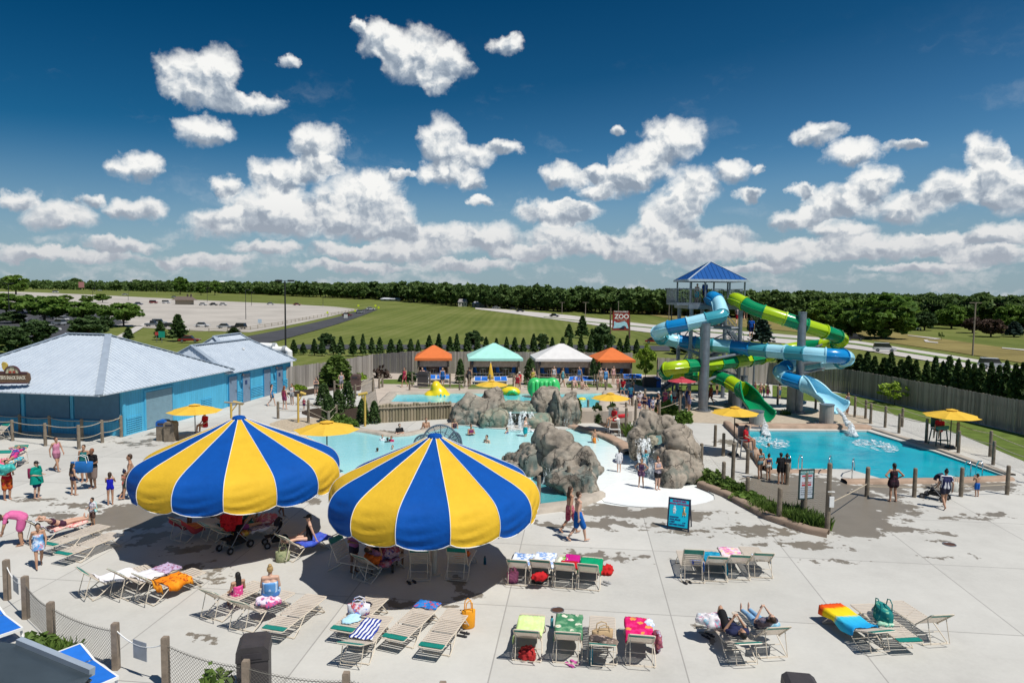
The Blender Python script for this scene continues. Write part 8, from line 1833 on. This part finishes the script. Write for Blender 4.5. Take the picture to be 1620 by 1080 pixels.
near_tree(1415, 640, 598, 50, 'small lime green sapling on the right lawn', 0, None, tree_parts(281, 1, 2.8, 2.4, 1.3, LF['lime'], 26, 26, .30, 'round', .07), 0)
# conifers
CON = [conifer_parts(300 + k, 6, 1.35, LF['arb'], 1300, .30) for k in range(4)]
def conif(px, yb, yt, w_px, label, parts=None, group=None, z=None, name='conifer', cat='conifer'):
 b = GT(px, yb) if z is None else G(px, yb, z); pr = parts or CON[int(px) % 4]; h = PX(px, yt, b.y).z - b.z; w = abs(PX(px + w_px, yb, b.y).x - PX(px, yb, b.y).x) / 2.7; return put_tree(name, pr, b, label, cat, (w, w, h / 6), random.uniform(0, 6), group)
rc = random.Random(3); px = 466
while px < 1012:
 conif(px + rc.uniform(-2, 2), 562 + rc.uniform(-1, 2), 531 + rc.uniform(-3, 7) + (6 if px < 490 else 0), rc.uniform(13, 18), 'slim dark conifer in the row behind the cabana fence', None, 'row of conifers behind the cabana fence'); px += rc.uniform(13, 17)
px = 1342
while px < 1640:
 t = (px - 1342) / 300; conif(px + rc.uniform(-2, 2), 600 + 66 * t + rc.uniform(-1, 2), 557 + 26 * t + rc.uniform(-7, 6), rc.uniform(23, 31), 'dense dark conifer in the row behind the right plank fence', None, 'row of conifers behind the right plank fence'); px += rc.uniform(11, 15)
conif(1300, 590, 548, 30, 'dark conifer at the start of the right row behind the slide'); conif(1240, 580, 545, 26, 'dark conifer seen between the slide columns')
conif(282, 540, 498, 34, 'bushy conifer in the grass behind the service building'); conif(254, 538, 508, 22, 'slender conifer left of the bushy one behind the service building'); conif(203, 538, 518, 20, 'little conifer behind the snack roof by the footpath'); conif(921, 535, 500, 24, 'dark conifer on the lawn left of the zoo sign'); conif(900, 537, 513, 18, 'smaller conifer left of the one by the zoo sign'); conif(1604, 533, 509, 30, 'blue spruce on the golf course', conifer_parts(310, 6, 1.6, LF['blue'], 1500, .3)); conif(1205, 545, 500, 36, 'blue green spruce behind the tower stairs', conifer_parts(311, 6, 1.6, LF['blue'], 1500, .3)); conif(955, 496, 482, 12, 'dark spruce beyond the highway by the zoo sign'); conif(370, 530, 518, 26, 'low dark bush by the pale lot edge')
AR = [conifer_parts(320 + k, 6, 1.35, LF['arb'], 1800, .2, True) for k in range(2)]; BUSHY = conifer_parts(330, 6, 1.5, LF['shrub'], 2600, .2, True)
for px, yb, yt, w, lab, z in ((728, 606, 568, 13, 'tall clipped arborvitae between the left orange and mint cabanas', TZ), (838, 608, 567, 17, 'clipped arborvitae between the mint and pale grey cabanas', TZ), (938, 606, 567, 11, 'narrow arborvitae left of the right orange cabana', TZ), (947, 606, 572, 9, 'second narrow arborvitae beside the right orange cabana', TZ), (913, 668, 630, 15, 'narrow evergreen beside the grooved wet boulder', 0),
 (512, 640, 607, 20, 'upright evergreen shrub above the ramp rail', 0), (520, 668, 624, 19, 'upright evergreen shrub left of the bamboo post', 0), (535, 652, 616, 17, 'upright evergreen shrub in the middle of the planting bed', 0), (550, 645, 603, 19, 'upright evergreen shrub nearest the log posts', 0), (574, 670, 630, 17, 'upright evergreen shrub behind the bamboo spout post', 0), (592, 669, 634, 15, 'upright evergreen shrub at the corner of the log wall', 0)): conif(px, yb, yt, w * 1.35, lab, AR[px % 2], None, z, 'evergreen_shrub', 'shrub')
conif(533, 608, 562, 52, 'big bushy green evergreen in front of the plank fence', BUSHY, None, .1, 'evergreen_shrub', 'shrub')
for px, yb, w, h, lab in ((944, 667, 23, 26, 'round dark bush left under the yellow umbrella by the upper pool'), (968, 665, 21, 25, 'round dark bush right under the yellow umbrella by the upper pool')):
 p = G(px, yb); r = w / 2 * p.y / 1080; o = thing('round_bush', lab, 'bush', p); link('foliage', shrub_mesh(px, r, r, h * p.y / 1080, LF['arb'], 2600, .14), o)
def shrub(px, py, rx, h, lab, mat='shrub', n=900, leaf=.12, blades=False, z=0.0, name='shrub'):
 o = thing(name, lab, 'shrub', G(px, py, z)); link('foliage', shrub_mesh(px + int(py), rx, rx * .8, h, LF[mat], n, leaf, blades), o)
shrub(1122, 762, .8, .5, 'low flowering shrub at the left end of the planted bed'); shrub(1145, 772, .7, .42, 'green shrub second from the left in the planted bed'); shrub(1160, 779, .6, .4, 'yellow green shrub in the middle of the planted bed', 'grass'); shrub(1182, 792, .65, .36, 'dark low shrub beside the stepping rock', 'mid')
shrub(1205, 806, .6, .4, 'tufted ornamental grass left of the rules sign', 'shrub', 420, .10, True); shrub(1222, 814, .6, .42, 'tufted ornamental grass beside the short post', 'grass', 380, .10, True); shrub(1250, 820, .75, .52, 'tall ornamental grass below the rules sign', 'grass', 700, .10, True); shrub(1274, 829, .7, .52, 'tall ornamental grass right of the rules sign post', 'grass', 650, .10, True); shrub(1294, 835, .45, .45, 'dark green grass tuft at the corner post', 'mid', 500, .10, True)
shrub(1055, 655, .9, .9, 'leafy green shrub behind the flat topped boulder', 'mid'); shrub(1082, 668, .6, .8, 'small leafy shrub right of the flat topped boulder', 'mid'); shrub(1000, 690, .5, .8, 'spiky grass tuft beside the flat topped boulder', 'grass', 400, .1, True)
shrub(537, 672, .8, .6, 'low green groundcover below the evergreen shrubs', 'shrub'); shrub(551, 676, .6, .5, 'small rounded shrub near the bamboo spout', 'mid'); shrub(566, 600, .9, .7, 'loose yellow green shrub by the plank fence', 'lime', 300, .12); shrub(645, 603, .8, .8, 'dark shrub left of the left orange cabana', 'dark', 500, .14, z=TZ); shrub(604, 603, .8, 1.3, 'dark red leaved shrub by the plank fence', 'purple', 260, .16, z=.5); shrub(472, 616, .7, .4, 'bright green low plant beside the blue building', 'lime', 300)
shrub(84, 1040, .5, .32, 'yellow green fern clump in the mulch by the netting', 'grass', 700, .10, True); shrub(60, 1030, .5, .4, 'small green plant in the mulch bed', 'shrub', 260, .10); shrub(345, 1110, .5, .75, 'leafy plant in front of the netting at the bottom edge', 'shrub', 160, .09); shrub(1242, 656, .4, .4, 'green weed tuft at the concrete pier', 'grass', 120, .08, True)
for i in range(14): pass


# ------------------------------------------------------------------ vehicles, lamps and far buildings
glass_d = M('car_glass', (.02, .025, .03), .1, 0, .1, 1, 0, .6); tyre = M('tyre', (.02, .02, .02), .8)
def car(px, py, yaw, col, label, kind='sedan', s=1.0):
 p = GT(px, py, .22); t = thing('parked_car', label, 'car', p, R(yaw)); t.scale = (s, s, s); pt = M('paint_%d_%d_%d' % tuple(int(c * 99) for c in col), col, .25, .15, .03, 1, 0, .5)
 hgt = {'sedan': 1.42, 'suv': 1.72, 'van': 1.85, 'pickup': 1.75}[kind]; m = MB(); hood = .78 if kind == 'sedan' else .98
 prof = [(-2.2, .35), (2.2, .35), (2.25, .62), (2.05, hood - .1), (.95, hood), (-1.75 if kind != 'pickup' else -.6, hood), (-2.15, hood - .05), (-2.25, .6)]
 m.prism([(x, -.86, z) for x, z in prof], (0, 1.72, 0)); m.build('body', pt, t)
 top = {'sedan': [(.95, hood), (.35, hgt), (-.95, hgt), (-1.75, hood)], 'suv': [(1.0, hood), (.5, hgt), (-1.9, hgt), (-2.15, hood)], 'van': [(1.4, hood), (.8, hgt), (-2.0, hgt), (-2.2, hood)], 'pickup': [(.9, hood), (.45, hgt), (-.55, hgt), (-.7, hood)]}[kind]
 m = MB(); m.prism([(x, -.74, z) for x, z in top], (0, 1.48, 0)); c = m.build('window', glass_d, t); m = MB(); (x0, z0), (x1, z1) = top[1], top[2]; m.box(((x0 + x1) / 2, 0, z0 + .02), (abs(x0 - x1) + .1, 1.5, .05)); m.build('roof', pt, t)
 for sx in (-1.35, 1.35):
  for sy in (-.8, .8): m = MB(); m.cyl((sx, sy - .1, .33), (sx, sy + .1, .33), .33, n=14); w = m.build('wheel', tyre, t); m = MB(); m.cyl((sx, sy - .11, .33), (sx, sy + .11, .33), .18, n=10); m.build('rim', steel, w)
 for sy in (-.62, .62): m = MB(); m.box((2.2, sy, .62), (.1, .35, .14)); m.build('headlight', M('lamp_glass', (.6, .6, .6), .2), t)
 return t
wht, blkc, slv, dbl, rdc = (.62, .62, .63), (.02, .02, .025), (.32, .34, .36), (.02, .04, .14), (.22, .02, .02)
car(81, 524, 65, wht, 'white suv driving out beside the snack roof', 'suv'); car(93, 514, 160, slv, 'silver blue suv in the left lot', 'suv'); car(98, 507, 165, wht, 'white sedan behind the silver suv in the left lot'); car(33, 496, 10, dbl, 'dark blue car under the trees in the left lot'); car(75, 505, 20, blkc, 'dark car under the spreading tree'); car(30, 506, 10, slv, 'pale car by the far left tree'); car(55, 512, 15, slv, 'silver car in front of the tall lamp in the left lot')
car(242, 516, 5, (.12, .14, .16), 'dark grey pickup at the near edge of the pale lot', 'pickup'); car(252, 513, 8, slv, 'silver suv beside the dark grey pickup', 'suv'); car(268, 518, 5, blkc, 'black sedan near the bushy conifer'); car(320, 517, 3, wht, 'white sedan alone at the near edge of the pale lot'); car(356, 519, 3, slv, 'silver grey sedan right of the white one'); car(378, 520, 170, blkc, 'black suv at the right end of the near cars', 'suv')
car(88, 463, 0, wht, 'white van far at the back of the pale lot', 'van'); car(198, 467, 0, wht, 'white sedan far back in the pale lot'); car(219, 482, 0, dbl, 'dark blue car in the middle of the pale lot'); car(243, 480, 0, rdc, 'dark red van near the ticket hut', 'van'); car(263, 480, 0, wht, 'white van near the ticket hut', 'van'); car(321, 483, 0, wht, 'white car right of the ticket hut'); car(338, 483, 0, blkc, 'black car right of the ticket hut'); car(353, 483, 0, wht, 'white car farthest right of the ticket hut'); car(428, 482, 0, wht, 'white car alone at the right of the pale lot'); car(470, 483, 0, rdc, 'dark red car at the far right of the pale lot'); car(276, 471, 0, slv, 'silver car far behind the ticket hut'); car(158, 460, 0, wht, 'white car on the far rim of the pale lot')
car(569, 495, 60, slv, 'silver car on the access road near the bend'); car(549, 500, 55, rdc, 'dark red car on the access road behind the white sign'); car(586, 490, 30, wht, 'white car turning at the end of the access road'); car(1399, 556, -22, wht, 'white van on the highway behind the conifers', 'van'); car(1572, 583, -24, (.5, .52, .55), 'silver suv on the highway behind the right conifers', 'suv'); car(1352, 538, -18, blkc, 'dark pickup on the highway behind the green slide', 'pickup'); car(877, 501, -20, blkc, 'dark car on the highway above the mint cabana'); car(823, 493, -20, blkc, 'black car farther left on the highway'); car(812, 490, -20, blkc, 'black car at the left end of the highway'); car(785, 488, -20, wht, 'white car at the far left of the highway'); car(1035, 543, -10, rdc, 'red car behind the young maple'); car(300, 541, 10, rdc, 'red car half hidden behind the service roof')
for k, (px, py) in enumerate(((1436, 521), (1452, 522))):
 t = thing('golf_cart', ('left ' if k == 0 else 'right ') + 'white golf cart by the huge tree', 'golf cart', GT(px, py, .2), R(20)); m = MB(); m.box((0, 0, .55), (2.2, 1.1, .5)); m.build('body', white_p, t); m = MB(); m.box((-.1, 0, 1.9), (1.6, 1.2, .06)); m.build('roof', white_p, t)
 for sx in (-.8, .7):
  for sy in (-.5, .5): m = MB(); m.cyl((sx, sy - .08, .25), (sx, sy + .08, .25), .25); m.build('wheel', tyre, t); m = MB(); m.cyl((sx, sy, .7), (sx * .9, sy, 1.9), .03); m.build('roof_post', darkmetal, t)
def lamp(px, yb, yt, label, z=None, heads=2, r=.12, mat=darkmetal):
 p = GT(px, yb) if z is None else G(px, yb, z); h = PX(px, yt, p.y).z - p.z; k = max(1.0, p.y / 110) ; t = thing('street_lamp', label, 'street lamp', p); m = MB(); m.cyl((0, 0, 0), (0, 0, h), r, r * .7, 10); m.build('pole', mat, t)
 for s in ((-1, 1) if heads == 2 else (1,)): m = MB(); m.bar((0, 0, h - .1), (s * .7, 0, h), .08, .08); m.box((s * 1.15, 0, h), (1.15, .5, .3)); m.build('lamp_head', mat, t)
 m = MB(); m.cyl((0, 0, 0), (0, 0, .8), r * 2, n=10); m.build('base', M('lamp_base', (.35, .33, .30), .8), t)
lamp(452, 560, 444, 'tall black double lamp beside the service road', None, 2, .17); lamp(1061, 545, 457, 'black double lamp left of the slide tower', None, 2, .15); lamp(15, 505, 448, 'black lamp post in the left lot', None, 2, .16)
for px, yb, yt, lab in ((147, 478, 455, 'thin lamp post behind the small round trees'), (203, 476, 458, 'thin lamp post left in the pale lot'), (328, 478, 455, 'thin lamp post right of the ticket hut'), (389, 506, 458, 'lamp post in the right part of the pale lot'), (398, 484, 462, 'thin far lamp post in the right part of the pale lot'), (511, 485, 470, 'thin lamp post at the far right of the pale lot'), (150, 463, 445, 'pale pole in front of the left wood'), (248, 463, 450, 'green pole in front of the left wood')): lamp(px, yb, yt, lab, None, 1, .12)
def pole(px, yb, yt, label, bar=True):
 p = GT(px, yb); h = PX(px, yt, p.y).z - p.z; t = thing('utility_pole', label, 'utility pole', p); m = MB(); m.cyl((0, 0, 0), (0, 0, h), .17, .13, 8); m.build('pole', M('pole_wood', (.24, .20, .16), .9), t)
 if bar: m = MB(); m.box((0, 0, h - .1), (2.6, .12, .14)); m.build('crossarm', bpy.data.materials['pole_wood'], t)
 return PX(px, yt, p.y)
ends = [pole(1538.5, 563, 478, 'tall wooden utility pole on the right verge'), pole(1205, 522, 482, 'utility pole behind the tower'), pole(1058, 506, 476, 'utility pole beyond the highway left of the tower'), pole(926, 503, 478, 'utility pole in front of the wood above the pale grey cabana'), pole(889, 497, 478, 'utility pole in front of the wood above the mint cabana'), pole(834, 489, 474, 'thin utility pole left in front of the wood', False), pole(820, 488, 472, 'thinnest utility pole far left in front of the wood', False), pole(978, 500, 476, 'pale pole behind the zoo sign', False)]
def wires():
 t = thing('power_line', 'pair of thin power lines over the golf course', 'power line', ends[0]); m = MB()
 for dx in (-1.1, 1.1): rope(m, V((dx, 0, 0)), ends[1] - ends[0] + V((dx, 0, 0)), 1.5, .012, 14); rope(m, V((dx, 0, 0)), V((60, -25, 0)) + V((dx, 0, 0)), 1.0, .012, 8)
 m.build('wire', darkmetal, t)
wires()
def zoo_sign():
 b = GT(981, 536); D = b.y; k = D / 1080; t = thing('zoo_sign', 'big red roadside zoo sign with white lettering on log posts', 'sign', b, R(6)); q = lambda x, y: ((x - 981) * k, 0, (536 - y) * k); br = M('sign_log', (.13, .085, .055), .85, 0, .25, 2)
 for x, y in ((965, 487), (996, 499)): m = MB(); m.tube([q(x, 538), q(x - .5, y)], [1.6 * k, 1.1 * k], 10); m.build('post', br, t)
 m = MB(); a, c = q(968, 495), q(995, 522); m.box(((a[0] + c[0]) / 2, 0, (a[2] + c[2]) / 2), (abs(a[0] - c[0]), .3, abs(a[2] - c[2]))); m.build('board', M('sign_red', (.26, .025, .018), .6, 0, .12), t)
 m = MB(); z = q(0, 522.6)[2]; m.box(((a[0] + c[0]) / 2, -.05, z), (31 * k, .35, 1.2 * k)); m.build('base_rail', br, t)
 m = MB(); z = q(0, 493)[2]; m.box(((a[0] + c[0]) / 2, 0, z), (26 * k, .3, 2.0 * k)); m.build('name_strip', M('strip_red', (.20, .02, .02), .6), t)
 text_obj('lettering', 'THE COLUMBUS', 3.1 * k, white_p, t, (q(981.5, 0)[0], -.18, q(0, 493.2)[2]), bold=.05 * k); text_obj('lettering', 'ZOO', 10.2 * k, white_p, t, (q(982.5, 0)[0], -.2, q(0, 501)[2]), bold=.25 * k); text_obj('lettering', 'AND AQUARIUM', 2.1 * k, M('sign_peach', (.65, .38, .28), .6), t, (q(983, 0)[0], -.2, q(0, 506.6)[2]), bold=.05 * k)
 m = MB(); m.prism([(*q(x, y)[:1], -.22, q(x, y)[2]) for x, y in ((969, 519.5), (970.5, 514), (970, 510), (971.5, 507.5), (973, 510), (978, 510.3), (983, 509), (987, 508), (991, 510.5), (993, 516), (994, 519.5), (991, 519.5), (989, 516), (986, 515), (984, 517), (980, 518.5))], (0, .07, 0)); m.build('bear_silhouette', M('ice_blue', (.36, .60, .70), .6, 0, .15, 1.5), t)
 m = MB(); m.prism([(q(x, 0)[0], -.26, q(0, y)[2]) for x, y in ((979, 519.5), (983, 517), (984.5, 515.3), (987, 516), (988, 519.5))], (0, .03, 0)); m.build('dark_water', M('dark_blue', (.015, .03, .07), .5), t)
zoo_sign()
def hut():
 b = GT(292, 482); k = b.y / 1080; t = thing('ticket_hut', 'low brown roofed hut in the middle of the pale lot', 'building', b); m = MB(); m.box((0, 0, 1.3), (30 * k * .8, 4, 2.6)); m.build('wall', M('hut_tan', (.34, .28, .2), .8), t)
 m = MB(); W = 17 * k; m.poly([(-W, -3, 2.6), (W, -3, 2.6), (W * .7, 0, 4.6), (-W * .7, 0, 4.6)]); m.poly([(W, 3, 2.6), (-W, 3, 2.6), (-W * .7, 0, 4.6), (W * .7, 0, 4.6)]); m.poly([(W, -3, 2.6), (W, 3, 2.6), (W * .7, 0, 4.6)]); m.poly([(-W, 3, 2.6), (-W, -3, 2.6), (-W * .7, 0, 4.6)]); m.build('roof', M('hut_roof', (.13, .10, .085), .8), t)
 for x in (.3, .62): m = MB(); m.box((W * x, 0, 4.8), (.7, .7, 2.4)); m.build('chimney', M('hut_dark', (.08, .06, .05), .8), t)
hut()
def house(px, yb, w_px, h_px, label, wall=(.4, .38, .36), roof=(.2, .2, .22)):
 b = GT(px, yb, .0); k = b.y / 1080; W, H = w_px * k, h_px * k; t = thing('house', label, 'house', b); m = MB(); m.box((0, 0, H * .3), (W, W * .5, H * .6)); m.build('wall', M('wall_%d' % (wall[0] * 99), wall, .8), t)
 m = MB(); o = [(-W * .55, 0, H * .6), (W * .55, 0, H * .6), (W * .35, 0, H), (-W * .35, 0, H)]; y = W * .3; m.poly([(-W * .55, -y, H * .6), (W * .55, -y, H * .6), (W * .4, 0, H), (-W * .4, 0, H)]); m.poly([(W * .55, y, H * .6), (-W * .55, y, H * .6), (-W * .4, 0, H), (W * .4, 0, H)]); m.poly([(W * .55, -y, H * .6), (W * .55, y, H * .6), (W * .4, 0, H)]); m.poly([(-W * .55, y, H * .6), (-W * .55, -y, H * .6), (-W * .4, 0, H)]); m.build('roof', M('roof_%d' % (roof[0] * 99), roof, .7), t)
 for s in (-.3, 0, .3): m = MB(); m.box((W * s, -W * .25, H * .34), (W * .12, .12, H * .25)); m.build('window', glass_d, t)
house(619, 476, 30, 5, 'long low white roofed house at the edge of the wood', (.38, .38, .38), (.5, .52, .56)); house(732, 485, 14, 12, 'pale gabled house among the trees left of the highway', (.45, .42, .38), (.26, .24, .24)); house(760, 486, 24, 9, 'grey roofed house beside the gabled one', (.32, .30, .28), (.3, .31, .33))
def road_sign(px, yb, yt, col, label, w=5, txt=None, legs=1):
 b = GT(px, yb); k = b.y / 1080; H = (yb - yt) * k; t = thing('road_sign', label, 'sign', b); m = MB(); m.cyl((0, .05, 0), (0, .05, H), .06); m.build('post', steel, t); m = MB(); m.box((0, 0, H - w * k * .5), (w * k, .06, w * k)) if txt != 'diamond' else m.box((0, 0, H - w * k * .6), (w * k * .75, .06, w * k * .75), mat=Matrix.Rotation(R(45), 3, 'Y')); m.build('panel', M('panel_%d_%d_%d' % tuple(int(c * 99) for c in col), col, .5), t)
yl = (.60, .72, .02)
for px, yb, yt, lab in ((518, 502, 492, 'yellow green warning sign at the left of the access road'), (562, 497, 489, 'yellow green warning sign at the bend of the access road'), (567, 488, 481, 'yellow green sign behind the bend'), (594, 486, 481, 'small yellow green sign beyond the bend'), (599, 489, 484, 'yellow green sign at the right of the bend')): road_sign(px, yb, yt, yl, lab, 4, 'diamond')
road_sign(547, 508, 497, (.6, .6, .58), 'white notice board beside the access road', 6); road_sign(411, 513, 505, (.4, .5, .58), 'pale blue sign at the lot edge', 6); road_sign(256, 542, 524, (.01, .28, .20), 'green direction sign in the grass behind the service roof', 10); road_sign(248, 541, 525, (.5, .06, .06), 'red and white sign beside the green direction sign', 5); road_sign(129, 461, 446, (.45, .2, .2), 'red and white billboard in front of the left wood', 9)
def rail_fence():
 pts = [GT(x, y) for x, y in ((300, 527), (360, 525), (396, 522), (440, 515), (490, 505), (530, 498), (566, 492))]; o = pts[0]; t = thing('rail_fence', 'long post and rail fence beside the access road', 'fence', o); rm = M('fence_rail', (.30, .26, .2), .9); m = MB()
 pm = MB(); pm.box((0, 0, .6), (.16, .16, 1.2)); pme = pm.mesh('post', rm)
 for a, b in zip(pts, pts[1:]):
  n = max(1, int((b - a).length / 5))
  for k in range(n): link('post', pme, t, a.lerp(b, k / n) - o)
  for z in (.45, 1.0): m.bar(a - o + V((0, 0, z)), b - o + V((0, 0, z)), .08, .14)
 m.build('rail', rm, t)
rail_fence()
def dome():
 b = GT(352, 467); b = V((b.x * 1.15, b.y * 1.15, gz(b.x, b.y))); k = b.y / 1080; t = thing('white_dome', 'white tank top peeking over the left wood', 'tank', b); h = PX(352, 444, b.y).z - b.z; m = MB(); m.cyl((0, 0, 0), (0, 0, h - 1), 4 * k); m.build('tank_wall', white_p, t); m = MB(); m.ell((0, 0, h - 1.2), (5 * k, 5 * k, 1.6 * k), 16, 8); m.build('cap', white_p, t, True)
dome()
